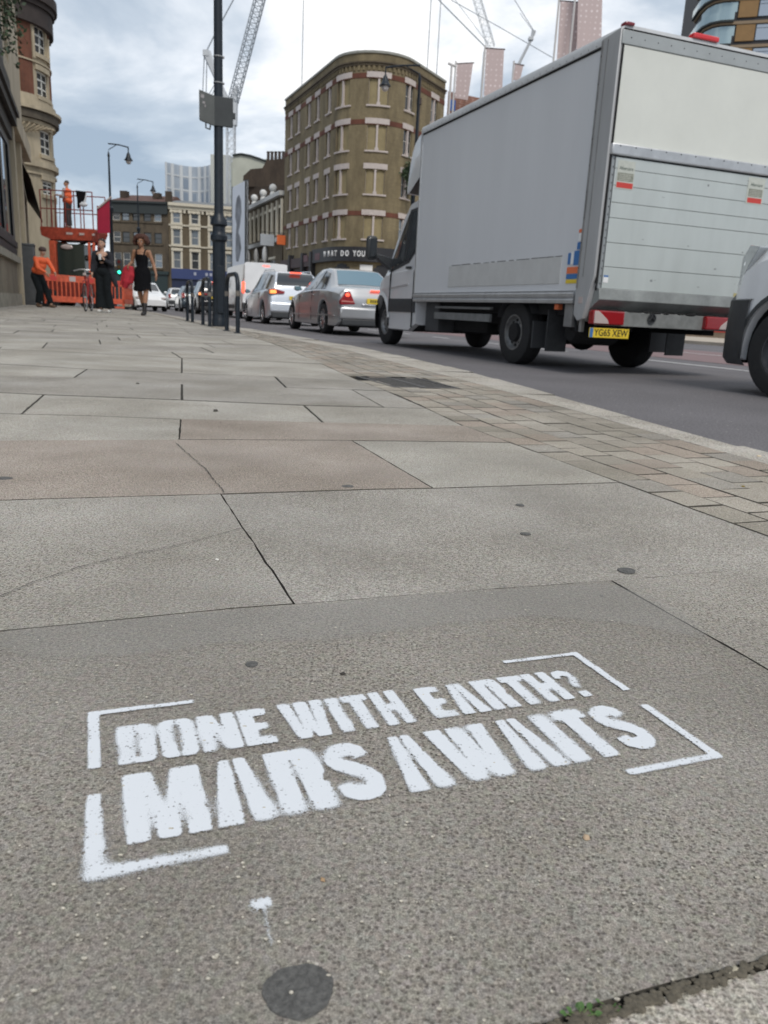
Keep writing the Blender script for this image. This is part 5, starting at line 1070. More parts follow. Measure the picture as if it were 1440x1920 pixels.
def window(root, P, h, fm, pm, bars=(1, 1), depth=0.16, fw_=0.06, sill=None, lintel=None, name='window', pane_m=None):
    a, b, c, d = h; mb = MB()
    pbox(mb, P, a, a + fw_, c, d, -depth - .04, -depth + .02); pbox(mb, P, b - fw_, b, c, d, -depth - .04, -depth + .02)
    pbox(mb, P, a + fw_, b - fw_, d - fw_, d, -depth - .04, -depth + .02); pbox(mb, P, a + fw_, b - fw_, c, c + fw_, -depth - .04, -depth + .02)
    for i in range(bars[0]): x = a + (b - a) * (i + 1) / (bars[0] + 1); pbox(mb, P, x - fw_ * .4, x + fw_ * .4, c + fw_, d - fw_, -depth - .03, -depth + .01)
    for i in range(bars[1]): z = c + (d - c) * (i + 1) / (bars[1] + 1); pbox(mb, P, a + fw_, b - fw_, z - fw_ * .4, z + fw_ * .4, -depth - .035, -depth + .015)
    o = mb.build(name, fm, root, world=True)
    mb = MB(); pbox(mb, P, a + .01, b - .01, c + .01, d - .01, -depth - .06, -depth - .02); g = mb.build('pane', pm, None, world=False)
    Mi = (Matrix.Translation(root.location) @ root.rotation_euler.to_matrix().to_4x4()).inverted(); g.data.transform(Mi); g.parent = o
    for nm, spec in (('sill', sill), ('lintel', lintel)):
        if spec:
            m_, over, z0, z1, o1 = spec; mb = MB(); pbox(mb, P, a - over, b + over, z0, z1, -.05, o1); q = mb.build(nm, m_, None); q.data.transform(Mi); q.parent = o
    return o
def cap_solid(root, P, z, depth_pts, m, name='roof'):
    mb = MB(); pts = [P.at(x, z) for x in P.L] + [Vector((x, y, z)) for x, y in depth_pts]; mb.add(pts, [tuple(range(len(pts)))]); mb.build(name, m, root, world=True)
def back_walls(root, P, z0, z1, pts, m, name='rear_wall'):
    mb = MB(); q = [P.at(P.len, 0)] + [Vector((x, y, 0)) for x, y in pts] + [P.at(0, 0)]
    for a, b in zip(q, q[1:]): mb.add([(a.x, a.y, z0), (b.x, b.y, z0), (b.x, b.y, z1), (a.x, a.y, z1)], [(0, 1, 2, 3)])
    mb.build(name, m, root, world=True)
YB = brick('yellow_stock_brick', (0.245, 0.20, 0.118), (0.18, 0.145, 0.09), (0.21, 0.185, 0.13))
DBK = brick('dark_stock_brick', (0.14, 0.112, 0.08), (0.09, 0.072, 0.052), (0.12, 0.10, 0.075))
MBK = brick('brown_stock_brick', (0.15, 0.12, 0.078), (0.11, 0.088, 0.06), (0.13, 0.11, 0.08))
RBK = brick('red_brick', (0.16, 0.055, 0.035), (0.12, 0.04, 0.028), (0.13, 0.07, 0.05))
BBK = brick('soot_brown_brick', (0.075, 0.055, 0.040), (0.05, 0.038, 0.03), (0.07, 0.05, 0.04))
PST = mat('pinkish_white_stone', (0.50, 0.44, 0.41), 0.8, ns=3, na=0.12); WST = mat('cream_window_stone', (0.60, 0.55, 0.44), 0.8, ns=2, na=0.12)
WFR = mat('white_window_frame', (0.55, 0.53, 0.48), 0.6); DG = mat('dim_pane', (0.045, 0.05, 0.055), 0.08, spec=0.7); LG = mat('sky_lit_pane', (0.20, 0.23, 0.26), 0.1, 0.3, spec=0.7)
TAN = mat('boarded_window_tan', (0.27, 0.22, 0.12), 0.85, ns=2, na=0.15); SLATE = mat('slate_roof', (0.17, 0.18, 0.19), 0.8, ns=3, na=0.2); DFR = mat('dark_fascia', (0.02, 0.02, 0.024), 0.5)
DCO = mat('dark_cornice', (0.03, 0.037, 0.037), 0.7)
# ---------------- flat-iron corner building
th0 = math.atan2(.4177, .9086); pL = Vector((-12.25, 87.5)); pA = Vector((-3.0, 66.2)); dL = (pA - pL).normalized(); dR = (Vector((3.5, 78.0)) - pA).normalized(); r_ = 3.6
half = math.acos(max(-1, min(1, (-dL).dot(dR)))) / 2; td = r_ / math.tan(half); tL = pA - dL * td; tR = pA + dR * td
nL = Vector((-dL.y, dL.x)); cen = tL + (nL if (pA - tL).dot(nL) != 99 and (tR - tL).dot(nL) > 0 else -nL) * r_
a0 = math.atan2(tL.y - cen.y, tL.x - cen.x); a1 = math.atan2(tR.y - cen.y, tR.x - cen.x)
if a1 < a0: a1 += 2 * math.pi
if a1 - a0 > math.pi: a1 -= 2 * math.pi
cp = [(cen.x + r_ * math.cos(a0 + (a1 - a0) * i / 12), cen.y + r_ * math.sin(a0 + (a1 - a0) * i / 12)) for i in range(13)]
ends = Vector((3.65, 78.25))
FP = Path([tuple(pL)] + cp + [tuple(ends)])
fb = thing('corner_building', 'yellow brick building with rounded corner, four rows of windows and red brick bands', 'building', (-3, 72, 0))
rowsz = [(17.05, 19.25), (13.55, 15.75), (10.10, 12.25), (6.45, 8.55)]
wu = [(544, .95, 2), (557.5, .95, 2), (577, .95, 2), (593, .95, 2), (614, .95, 2), (639, 1.35, 0), (705, 1.35, 0), (762, 1.0, 1), (807, 1.0, 1), (0, 1.0, 1), (1, 1.0, 1), (2, 1., 1)]
svals = []
for u, hw, ty in wu:
    if u > 5: svals.append((FP.s_of(u, 13), hw * .62, ty))
ls_ = svals[-1][0]
holes = []; 
for sv, hw, ty in svals:
    for ri, (z0, z1) in enumerate(rowsz): holes.append((sv - hw, sv + hw, z0, z1))
mb = MB(); pwall(mb, FP, 0, 19.9, holes, 0.22); pwall(mb, FP, 19.9, 20.9, []); mb.build('wall', YB, fb, world=True)
mb = MB()
for k, (a, b) in enumerate([(18.75, 19.42), (15.25, 15.92), (8.1, 8.72)]):
    mb = MB(); pbox(mb, FP, 0, FP.len, b - .38, b, -.02, .035); mb.build('red_brick_band', RBK, fb, world=True)
for i, (sv, hw, ty) in enumerate(svals):
    for ri, (z0, z1) in enumerate(rowsz):
        pane = TAN if ty == 0 else (DG if (i * 3 + ri) % 4 else LG); seen = not (ty == 1 and ri == 3)
        o = window(fb, FP, (sv - hw, sv + hw, z0, z1), PST if ty == 0 else WFR, pane, (0, 1 if ty else 0), 0.14, 0.05 if ty else 0.02, (PST, .16, z0 - .13, z0, .12), (PST, .20, z1 - .15, z1 + .28, .06))
        mb = MB(); pbox(mb, FP, sv - .085, sv + .085, z0, z1 - .18, -.16, .01); pbox(mb, FP, sv - .16, sv + .16, z0, z0 + .22, -.16, .03); g = mb.build('mullion', PST, None)
        g.data.transform(Matrix.Translation(-fb.location)); g.parent = o
        # scalloped underside of the lintel: two shallow arches in the wall brick
        if ty == 0 or hw > .5:
            mb = MB()
            for q in (-.5, .5):
                for j in range(5):
                    x = sv + q * hw + (j - 2) * hw * .17; zz_ = z1 - .18 - .09 * (1 - ((j - 2) / 2.4) ** 2) * 0 - .10; pbox(mb, FP, x - hw * .085, x + hw * .085, zz_ + .10 * (1 - ((j - 2) / 2.3) ** 2), z1 - .17, -.13, .005)
            g = mb.build('lintel_arch', YB, None); g.data.transform(Matrix.Translation(-fb.location)); g.parent = o
mb = MB(); pbox(mb, FP, 0, FP.len, 19.98, 20.16, 0, .12); pbox(mb, FP, 0, FP.len, 20.16, 20.26, 0, .22); mb.build('string_course', DBK, fb, world=True)
mb = MB(); q = 0.2
while q < FP.len - .3: pbox(mb, FP, q, q + .2, 19.62, 19.98, 0, .09); q += .42
mb.build('dentil_course', YB, fb, world=True)
mb = MB(); pbox(mb, FP, 0, FP.len, 20.9, 21.08, -.35, .10); mb.build('coping', mat('coping_grey', (0.28, 0.28, 0.25), 0.8, ns=2, na=0.2), fb, world=True)
cap_solid(fb, FP, 20.2, [(-4, 92)], SLATE); back_walls(fb, FP, 0, 20.9, [(-4, 92)], YB)
# shop front: fascia, pilasters, arches
sA, sB = FP.s_of(575, 5), FP.s_of(735, 5)
mb = MB(); pbox(mb, FP, FP.s_of(592, 5), FP.s_of(760, 5), 4.55, 5.75, 0, .38); fas = mb.build('shop_fascia', DFR, fb, world=True)
mb = MB(); pbox(mb, FP, 0.2, FP.s_of(590, 5) - .3, 4.3, 5.2, 0, .35); pbox(mb, FP, 0.4, FP.s_of(590, 5) - .5, .3, 4.2, 0, .06); mb.build('side_fascia', mat('plum_brown_fascia', (0.07, 0.045, 0.045), 0.6, ns=2, na=.3), fb, world=True)
sc_ = [FP.s_of(u, 4) for u in (548, 572, 588)]
for q in sc_: mb = MB(); pbox(mb, FP, q, q + .5, 0, 5.6, 0, .5); mb.build('shop_pilaster', DFR, fb, world=True)
for u in (640, 716, 745):
    mb = MB(); q = FP.s_of(u, 3); pbox(mb, FP, q - 1.0, q + 1.0, .4, 3.4, 0, .05)
    for j in range(8):
        a = R(180 * (j + .5) / 8); x = q + 1.0 * math.cos(a); pbox(mb, FP, q - 1.0 * abs(math.cos(a)), q + 1.0 * abs(math.cos(a)), 3.4 + .95 * math.sin(R(180 * max(0, (j if j < 4 else 7 - j)) / 8)), 3.42 + .95 * math.sin(R(180 * ((j if j < 4 else 7 - j) + 1) / 8)), 0, .05 - j * .002)
    mb.build('arched_opening', DFR, fb, world=True)
mb = MB(); q = FP.s_of(676, 3); pbox(mb, FP, q - .1, q + 1.0, 3.2, 4.3, 0, .04); mb.build('notice_board', WHT, fb, world=True)
for q, col in ((FP.s_of(598, 5), 'p'), (FP.s_of(576, 5), 'p')):
    mb = MB(); pbox(mb, FP, q, q + 1.3, 4.75, 5.35, .36, .40); mb.build('fascia_panel', mat('dusty_plum_panel', (0.16, 0.09, 0.10), 0.7, ns=3, na=.3), fb, world=True)
txt = 'WHAT DO YOU ARE'[:13]; sa, sb2 = FP.s_of(637, 5), FP.s_of(752, 5)
# letter by letter along the curved fascia
seq = 'WHAT DO YOU A'; us = [637, 645, 652.5, 660, 0, 679, 689, 0, 704, 713.5, 723, 0, 738]
us = [614, 621, 627, 633, 0, 644, 652.5, 0, 664.5, 672.5, 680, 0, 692]
for ch, u in zip(seq, us):
    if ch == ' ': continue
    q = FP.s_of(u + 2.5, 5); c_ = FP.at(q, 5.16, .40); n_ = (FP.at(q, 5.16, 1.4) - c_).normalized(); xa = Vector((0, 0, 1)).cross(n_).normalized()
    M = Matrix(((xa.x, 0, n_.x, c_.x), (xa.y, 0, n_.y, c_.y), (0, 1, 0, c_.z), (0, 0, 0, 1))); M = Matrix.Translation(-fb.location) @ M
    o = text_mesh(ch, .66, fas, 'sign_letter', WHT, M, .03, .66, bold=.014)
mb = MB(); s_ = FP.s_of(780, 15); mb.tube([FP.at(s_, z, .12) for z in (20, 6)], .09, 8); mb.box(FP.at(s_, 0, .1).x - .2, FP.at(s_, 0, .1).x + .2, FP.at(s_, 0, .1).y - .25, FP.at(s_, 0, .1).y + .1, 17.9, 18.4); mb.build('drainpipe', mat('brown_pipe', (0.05, 0.035, 0.03), 0.6), fb, world=True)
# buddleia on the facade
def leafy(name, label, cat, centre, spread, n, size, cols, seed, stem_to=None):
    random.seed(seed); r_ = thing(name, label, cat, centre); mb = MB(); sm = MB()
    tips = []
    for i in range(max(4, n // 40)):
        tip = Vector((random.gauss(0, spread[0]), random.gauss(0, spread[1]), random.gauss(0, spread[2]))); tips.append(tip); sm.tube([Vector(stem_to or (0, 0, -spread[2])), tip * .5, tip], [size * .12, size * .08, size * .04], 5)
    for i in range(n):
        c_ = random.choice(tips) * random.uniform(.3, 1.05) + Vector((random.gauss(0, spread[0] * .3), random.gauss(0, spread[1] * .3), random.gauss(0, spread[2] * .25)))
        d_ = Vector((random.gauss(0, 1), random.gauss(0, 1), random.gauss(-.2, .7))).normalized(); sdv = d_.cross(Vector((random.random(), random.random(), random.random()))).normalized() * size * .3; l_ = d_ * size * random.uniform(.6, 1.3)
        mb.add([c_, c_ + l_ * .5 + sdv, c_ + l_, c_ + l_ * .5 - sdv], [(0, 1, 2, 3)], random.randrange(len(cols)))
    mb.build('leaves', cols, r_, weld=False); sm.build('stem', mat('twig', (0.08, 0.06, 0.04), 0.8), r_); return r_
LF = [mat('leaf_dark', (0.035, 0.06, 0.028), 0.7), mat('leaf_mid', (0.06, 0.10, 0.045), 0.7), mat('leaf_grey', (0.10, 0.14, 0.09), 0.7)]
q = FP.s_of(757, 12); leafy('wall_shrub', 'grey green shrub growing out of the corner building beside the street lamp', 'shrub', FP.at(q, 12.2, .45), (.38, .3, .95), 420, .28, LF, 4)
# ---------------- lower row with pale parapet, left of the corner building
LP = Path([(-20.3, 107.5), (-12.45, 88.2)]); lr = thing('arched_terrace', 'lower grey brick terrace with white parapet, ball finials and arched shop windows', 'building', (-16, 97, 0))
H_ = 12.3
n_w = 9; hl = [(LP.len * (i + .28) / n_w, LP.len * (i + .72) / n_w, 8.2, 10.8) for i in range(n_w)]; ha = [(LP.len * (i + .2) / 4.5, LP.len * (i + .8) / 4.5, 2.4, 5.6) for i in range(4)]
mb = MB(); pwall(mb, LP, 0, H_, hl + ha, .25); mb.build('wall', MBK, lr, world=True)
for h in hl: window(lr, LP, h, WST, DG, (0, 1), .15, .16, None, (WST, .1, 10.8, 11.1, .06))
for i in range(n_w + 1):
    mb = MB(); x = min(LP.len - .25, LP.len * i / n_w); pbox(mb, LP, x - .0, x + .35, 8.0, 11.6, 0, .22); mb.build('pilaster', WST, lr, world=True)
for h in ha: window(lr, LP, h, WST, LG, (1, 1), .15, .10, None, (WST, .25, 5.6, 5.85, .10))
mb = MB(); pbox(mb, LP, 0, LP.len, H_ - .35, H_ + .1, -.2, .45); pbox(mb, LP, 0, LP.len, 7.3, 7.75, 0, .35); mb.build('white_cornice', mat('white_cornice', (0.55, 0.55, 0.53), 0.7, ns=2, na=.15), lr, world=True)
for i in range(4):
    mb = MB(); c_ = LP.at(LP.len * (i + .42) / 4.3, H_ + .1, .1); mb.lathe([(.35, 0), (.3, .25), (.2, .4)], c=tuple(c_), n=10); mb.ball((c_.x, c_.y, c_.z + .75), .42, 8); mb.build('ball_finial', mat('white_finial', (0.6, 0.6, 0.58), 0.7), lr, world=True, smooth=60)
for i in range(3):
    mb = MB(); c_ = LP.at(LP.len * (i + 1.0) / 4.5, 6.2, .3); mb.ball((c_.x, c_.y, c_.z), (.35, .35, .95), 7); mb.build('wall_bracket', mat('white_finial', (0.6, 0.6, 0.58), 0.7), lr, world=True, smooth=60)
cap_solid(lr, LP, H_ - .1, [(-6, 100), (-14, 116)], SLATE); back_walls(lr, LP, 0, H_ - .1, [(-6, 100), (-14, 116)], MBK)
def hang_sign(name, label, u, v, Y, w_, h_, m, thick=.12):
    p = at_y(u, v, Y); r_ = thing(name, label, 'sign', p, RZ); mb = MB(); mb.box(-w_ / 2, w_ / 2, -thick, thick, -h_ / 2, h_ / 2); mb.build('panel', m, r_, bevel=.02); mb = MB(); mb.tube([(w_ * .3, 0, h_ / 2), (w_ * .3, 0, h_ / 2 + .25)], .04, 6); mb.tube([(-w_ * .5, 0, h_ / 2 + .22), (w_ * 1.2, 0, h_ / 2 + .22)], .035, 6); mb.build('bracket', PLAST, r_); return r_
hang_sign('hanging_sign', 'pale grey projecting sign board on the arched terrace', 501, 450, 90, 1.5, 1.2, mat('pale_grey_sign', (0.42, 0.45, 0.48), 0.5, ns=6, na=.1))
hang_sign('projecting_sign', 'orange projecting sign on the terrace beside the corner building', 527, 450, 86.5, .9, .95, mat('orange_sign', (0.75, 0.16, 0.04), 0.5, ns=6, na=.1))
# gable, chimney stack and pale building behind the row
def block(name, label, cat, quad, z0, z1, m, roofm=None, cols=None):
    r_ = thing(name, label, cat, (quad[0][0], quad[0][1], 0)); P = Path([quad[0], quad[1]]); mb = MB(); q = quad
    for a, b in zip(q, q[1:] + q[:1]): mb.add([(a[0], a[1], z0), (b[0], b[1], z0), (b[0], b[1], z1), (a[0], a[1], z1)], [(0, 1, 2, 3)])
    mb.build('wall', m, r_, world=True); mb = MB(); mb.add([(x, y, z1) for x, y in q], [(0, 1, 2, 3)]); mb.build('roof', roofm or SLATE, r_, world=True); return r_, P
def xy(u, Y, v=560): p = at_y(u, v, Y); return (p.x, p.y)
def zz_at(u, v, Y): return at_y(u, v, Y).z
Yg = 112
g_, Pg = block('gable_building', 'tall soot brown brick gable with chimney pots behind the arched terrace', 'building', [xy(461, Yg + 4, 400), xy(538, Yg, 400), xy(538, Yg + 9, 400), xy(461, Yg + 14, 400)], 0, zz_at(500, 345, Yg), BBK)
mb = MB(); pts = [(456, 330), (470, 317), (492, 315), (500, 300), (538, 297), (538, 350), (456, 350)]
front = [at_y(u, v, Yg + 3) for u, v in pts]; back = [at_y(u, v, Yg + 3) + Vector((0, 7, 0)) for u, v in pts]; n = len(pts)
mb.add(front + back, [tuple(range(n)), tuple(range(2 * n - 1, n - 1, -1))] + [(i, (i + 1) % n, n + (i + 1) % n, n + i) for i in range(n)]); mb.build('gable', BBK, g_, world=True)
for i in range(5):
    c_ = at_y(503 + i * 7, 298, Yg + 4); mb = MB(); mb.lathe([(.22, -.3), (.2, .8), (.26, .85), (.24, .95)], c=tuple(c_), n=8); mb.build('chimney_pot', mat('dark_chimney_pot', (0.06, 0.045, 0.04), 0.8), g_, world=True)
mb = MB(); c_ = at_y(456, 412, Yg - 10); 
pb_, Pp = block('rendered_building', 'pale cream rendered building behind the gable with a ragged dark roof edge', 'building', [xy(433, 135, 350), xy(502, 130, 350), xy(505, 150, 350), xy(436, 152, 350)], 0, zz_at(460, 300, 132), mat('pale_render', (0.46, 0.47, 0.40), 0.8, ns=.5, na=.12))
mb = MB(); pts = [(436, 300), (437, 291), (452, 289), (470, 293), (500, 303), (500, 350), (436, 350)]; front = [at_y(u, v, 129.5) for u, v in pts]; n = len(pts)
front = front; back = [p + Vector((0, 12, 0)) for p in front]; mb.add(front + back, [tuple(range(n)), tuple(range(2 * n - 1, n - 1, -1))] + [(i, (i + 1) % n, n + (i + 1) % n, n + i) for i in range(n)]); mb.build('parapet', mat('pale_render', (0.46, 0.47, 0.40), 0.8), pb_, world=True)
mb = MB(); pl_ = [at_y(u, v, 129.3) for u, v in [(436, 291), (452, 288.5), (470, 292), (485, 297), (502, 303)]]; mb.tube(pl_, .16, 6); mb.build('roof_edge', DCO, pb_, world=True)
# ---------------- advertising hoarding
Yb = 100; q = [at_y(435, 352, Yb), at_y(460.5, 338, Yb - 5), at_y(460, 497, Yb - 5), at_y(433, 500, Yb)]
q[0].z; bh = thing('billboard', 'tall white hoarding with a grey blurred figure on the end of the terrace', 'billboard', (q[0].x, q[0].y, 0)); zt = [q[0].z, q[1].z]; zb_ = min(q[2].z, q[3].z)
BP = Path([(q[0].x, q[0].y), (q[1].x, q[1].y)]); mb = MB(); L_ = BP.len
mb.add([BP.at(0, zb_), BP.at(L_, zb_), BP.at(L_, zt[1]), BP.at(0, zt[0]), BP.at(0, zb_, -.3), BP.at(L_, zb_, -.3), BP.at(L_, zt[1], -.3), BP.at(0, zt[0], -.3)], [(0, 1, 2, 3), (7, 6, 5, 4), (0, 4, 5, 1), (1, 5, 6, 2), (2, 6, 7, 3), (3, 7, 4, 0)]); mb.build('board', mat('pale_poster', (0.68, 0.71, 0.76), 0.6, ns=1, na=.05), bh, world=True)
hh = zt[0] - zb_; fig = [(.34, .06), (.50, .06), (.62, .14), (.70, .22), (.62, .36), (.50, .42), (.62, .52), (.72, .66), (.68, .80), (.55, .88), (.40, .86), (.28, .76), (.26, .62), (.36, .52), (.30, .38), (.28, .2)]
mb = MB(); vs = [BP.at(a * L_, zb_ + b * hh, .004) for a, b in fig] + [BP.at(a * L_, zb_ + b * hh, .02) for a, b in fig]; n = len(fig); mb.add(vs, [tuple(range(n)), tuple(range(2 * n - 1, n - 1, -1))] + [(i, (i + 1) % n, n + (i + 1) % n, n + i) for i in range(n)]); mb.build('printed_figure', mat('grey_print', (0.20, 0.21, 0.23), 0.7, ns=.5, na=.75), bh, world=True)
mb = MB(); pbox(mb, BP, 0, .1, 0, zt[0] + .1, -.35, .05); pbox(mb, BP, L_ - .1, L_, 0, zt[1] + .1, -.35, .05); mb.build('post', DCO, bh, world=True)
# ---------------- two far terraces
T1 = Path([(at_y(206, 470, 116).x, 116.0), (-32.35, 115.0)]); T2 = Path([(-32.3, 115.0), (-20.5, 117.5)])
t1 = thing('dark_terrace', 'sooty brown terrace with dark cornice and red brown roof, behind the two women', 'building', (-40, 116, 0))
def far_z(u, v, P): 
    q = P.s_of(u, 8); p = P.at(q, 0); return zat(v, p.x, p.y)
rz1 = [(far_z(250, b, T1), far_z(250, a, T1)) for a, b in ((397, 414), (435, 455), (474, 500))]
h1 = []
for u in (220, 237, 257, 277, 297):
    q = T1.s_of(u, 8)
    for a, b in rz1: h1.append((q - .55, q + .55, a, b))
q_top = far_z(260, 379, T1)
mb = MB(); pwall(mb, T1, 0, q_top - .4, h1, .25); mb.build('wall', DBK, t1, world=True)
random.seed(9)
for h in h1: window(t1, T1, h, WFR if random.random() < .5 else DCO, LG if random.random() < .35 else DG, (0, 1), .12, .09, (DBK, .2, h[2] - .25, h[2], .15), None)
mb = MB(); pbox(mb, T1, -.2, T1.len, q_top - 1.5, q_top - .15, 0, .3); pbox(mb, T1, -.2, T1.len, q_top - .15, q_top + .1, -.3, .55); mb.build('cornice', DCO, t1, world=True)
mb = MB(); z0, z1 = q_top + .05, far_z(260, 357, T1); mb.add([T1.at(-.2, z0, .1), T1.at(T1.len, z0, .1), T1.at(T1.len - .6, z1, -5), T1.at(1.2, z1, -5), T1.at(-.2, z0, -10), T1.at(T1.len, z0, -10)], [(0, 1, 2, 3), (2, 3, 4, 5), (0, 3, 4), (1, 5, 2)]); mb.build('roof', mat('red_brown_tiles', (0.10, 0.048, 0.035), 0.85, ns=2, na=.3), t1, world=True)
for u, v in ((213, 370), (216, 352), (279, 356), (286, 366)):
    mb = MB(); q = T1.s_of(u, 14); pbox(mb, T1, q - .5, q + .5, z0, far_z(u, v, T1), -3.5, -2.5); mb.build('chimney', BBK, t1, world=True)
mb = MB(); pbox(mb, T1, 0, T1.len, 4.05, 4.5, 0, .3); pbox(mb, T1, .3, T1.len - .2, .2, 4.0, 0, .08); mb.build('shop_front', mat('dark_green_shop', (0.02, 0.035, 0.035), 0.5), t1, world=True)
back_walls(t1, T1, 0, q_top, [(-31, 127), (-41, 128)], DBK)
t2 = thing('cream_trimmed_terrace', 'brown brick terrace with cream window surrounds and cornice above a blue shop', 'building', (-26, 116, 0))
rz2 = [(far_z(360, b, T2), far_z(360, a, T2)) for a, b in ((400, 420), (431, 460), (472, 505))]; h2 = []
for u in (331.5, 366, 400, 430):
    q = T2.s_of(u, 8)
    for a, b in rz2: h2.append((q - .52, q + .52, a, b))
q2 = far_z(360, 387, T2)
mb = MB(); pwall(mb, T2, 0, q2, h2, .25); mb.build('wall', MBK, t2, world=True)
for h in h2:
    window(t2, T2, h, WFR, LG if random.random() < .5 else DG, (0, 1), .12, .10, (WST, .3, h[2] - .28, h[2], .22), (WST, .28, h[3], h[3] + .38, .2))
    mb = MB(); pbox(mb, T2, h[0] - .24, h[0], h[2], h[3], -.02, .12); pbox(mb, T2, h[1], h[1] + .24, h[2], h[3], -.02, .12); mb.build('window_surround', WST, t2, world=True)
mb = MB(); pbox(mb, T2, 0, T2.len, q2 - .55, q2 - .1, 0, .3); pbox(mb, T2, 0, T2.len, q2 - .1, q2 + .3, -.2, .6)
x = .2
while x < T2.len - .3: pbox(mb, T2, x, x + .3, q2 - 1.0, q2 - .55, 0, .25); x += .62
for v in (424, 463): z = far_z(360, v, T2); pbox(mb, T2, 0, T2.len, z - .1, z + .1, 0, .14)
mb.build('cornice', WST, t2, world=True)
mb = MB(); z0 = q2 + .3; z1 = far_z(360, 371, T2); mb.add([T2.at(.4, z0, 0), T2.at(T2.len, z0, 0), T2.at(T2.len, z1, -4), T2.at(.4, z1, -4), T2.at(.4, z0, -9), T2.at(T2.len, z0, -9)], [(0, 1, 2, 3), (2, 3, 4, 5), (0, 3, 4), (1, 5, 2)]); mb.build('roof', SLATE, t2, world=True)
mb = MB(); pbox(mb, T2, -.4, .5, z0 - .2, far_z(314, 358, T2), -1.5, -.2); mb.build('chimney', BBK, t2, world=True)
mb = MB(); pbox(mb, T2, .3, 9.2, 3.6, 5.0, 0, .35); sf = mb.build('shop_fascia', mat('blue_fascia', (0.035, 0.055, 0.16), 0.5), t2, world=True)
mb = MB(); pbox(mb, T2, .3, 9.2, .2, 3.55, 0, .08); mb.build('shop_window', mat('dark_blue_glass', (0.03, 0.04, 0.08), 0.2), t2, world=True)
mb = MB()
for x in (3.4, 5.0, 5.6): pbox(mb, T2, x, x + .35, 4.2, 4.6, .35, .38)
mb.build('fascia_mark', mat('pale_mark', (0.4, 0.42, 0.5), 0.6), t2, world=True)
back_walls(t2, T2, 0, q2, [(-20, 128), (-31, 127)], MBK)
# ---------------- glass towers far behind
def glass_tower(name, label, u0, u1, vt, Y, m, nb, curve=0, vtr=None):
    p0, p1 = at_y(u0, 500, Y), at_y(u1, 500, Y); zt = at_y((u0 + u1) / 2, vt, Y).z; r_ = thing(name, label, 'building', (p0.x, p0.y, 0))
    P = Path([(p0.x + (p1.x - p0.x) * i / 8, p0.y + curve * math.sin(math.pi * i / 8)) for i in range(9)]); mb = MB(); pwall(mb, P, 0, zt, []); mb.build('curtain_wall', m, r_, world=True)
    mb = MB(); back = [P.at(x, zt) for x in P.L] + [P.at(P.len, zt) + Vector((0, 25, 0)), P.at(0, zt) + Vector((0, 25, 0))]; mb.add(back, [tuple(range(len(back)))]); mb.build('roof', mat('pale_roof', (0.45, 0.47, 0.5), 0.7), r_, world=True)
    back_walls(r_, P, 0, zt, [(p1.x, p1.y + 25), (p0.x, p0.y + 25)], m)
    return r_, P, zt
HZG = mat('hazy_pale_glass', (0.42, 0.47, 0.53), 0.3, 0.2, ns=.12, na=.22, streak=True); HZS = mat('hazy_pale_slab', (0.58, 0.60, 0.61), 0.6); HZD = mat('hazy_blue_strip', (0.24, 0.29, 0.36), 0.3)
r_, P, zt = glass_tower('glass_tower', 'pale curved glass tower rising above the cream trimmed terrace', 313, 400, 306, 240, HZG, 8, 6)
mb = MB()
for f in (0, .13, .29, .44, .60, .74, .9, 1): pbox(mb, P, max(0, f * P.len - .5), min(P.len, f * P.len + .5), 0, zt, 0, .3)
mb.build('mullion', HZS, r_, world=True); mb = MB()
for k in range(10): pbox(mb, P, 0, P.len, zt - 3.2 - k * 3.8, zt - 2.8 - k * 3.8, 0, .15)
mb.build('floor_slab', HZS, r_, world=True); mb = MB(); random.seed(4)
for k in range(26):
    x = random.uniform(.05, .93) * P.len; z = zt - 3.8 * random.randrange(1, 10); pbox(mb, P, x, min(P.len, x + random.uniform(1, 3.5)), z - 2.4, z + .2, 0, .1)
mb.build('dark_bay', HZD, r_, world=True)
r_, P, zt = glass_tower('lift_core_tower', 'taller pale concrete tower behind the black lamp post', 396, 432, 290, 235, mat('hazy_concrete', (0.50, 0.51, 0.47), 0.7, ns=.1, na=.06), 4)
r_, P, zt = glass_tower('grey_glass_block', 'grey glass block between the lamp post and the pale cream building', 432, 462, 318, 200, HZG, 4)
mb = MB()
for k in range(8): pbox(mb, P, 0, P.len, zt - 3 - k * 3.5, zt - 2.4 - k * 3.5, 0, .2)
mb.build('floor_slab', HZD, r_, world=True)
# ---------------- modern tower upper right
OT = []; Yo = 130.0
pA_ = at_y(1285, 400, Yo); ot = thing('balcony_tower', 'modern block clad in orange brown panels with curved glass balconies, top right', 'building', (pA_.x, pA_.y, 0))
x0_, y0_ = pA_.x, pA_.y; cur_ = [(x0_ + .6, y0_ + 9), (x0_ + .1, y0_ + 5), (x0_ + .1, y0_ + 2.5), (x0_ + .6, y0_ + .9), (x0_ + 1.5, y0_ + .1), (x0_ + 2.7, y0_ - .3)]
P_o = Path(cur_ + [(x0_ + 45, y0_ - 13)]); ztop = 70; 
f0 = zat(76, x0_ + 6, y0_ - 1.5); fh = 3.15
CL = mat('orange_brown_cladding', (0.25, 0.145, 0.055), 0.7, ns=1.5, na=.1); SB = mat('tan_band', (0.24, 0.175, 0.11), 0.7); DR = mat('dark_recess', (0.035, 0.032, 0.035), 0.7)
OG = mat('office_pane', (0.28, 0.33, 0.40), 0.08, 0.4, spec=.8); BG = mat('balcony_glass', (0.35, 0.45, 0.48), 0.1, 0.3)
mb = MB(); pwall(mb, P_o, 0, ztop, []); mb.build('wall', DR, ot, world=True)
sbal = P_o.L[5]; k = -12
wins = []
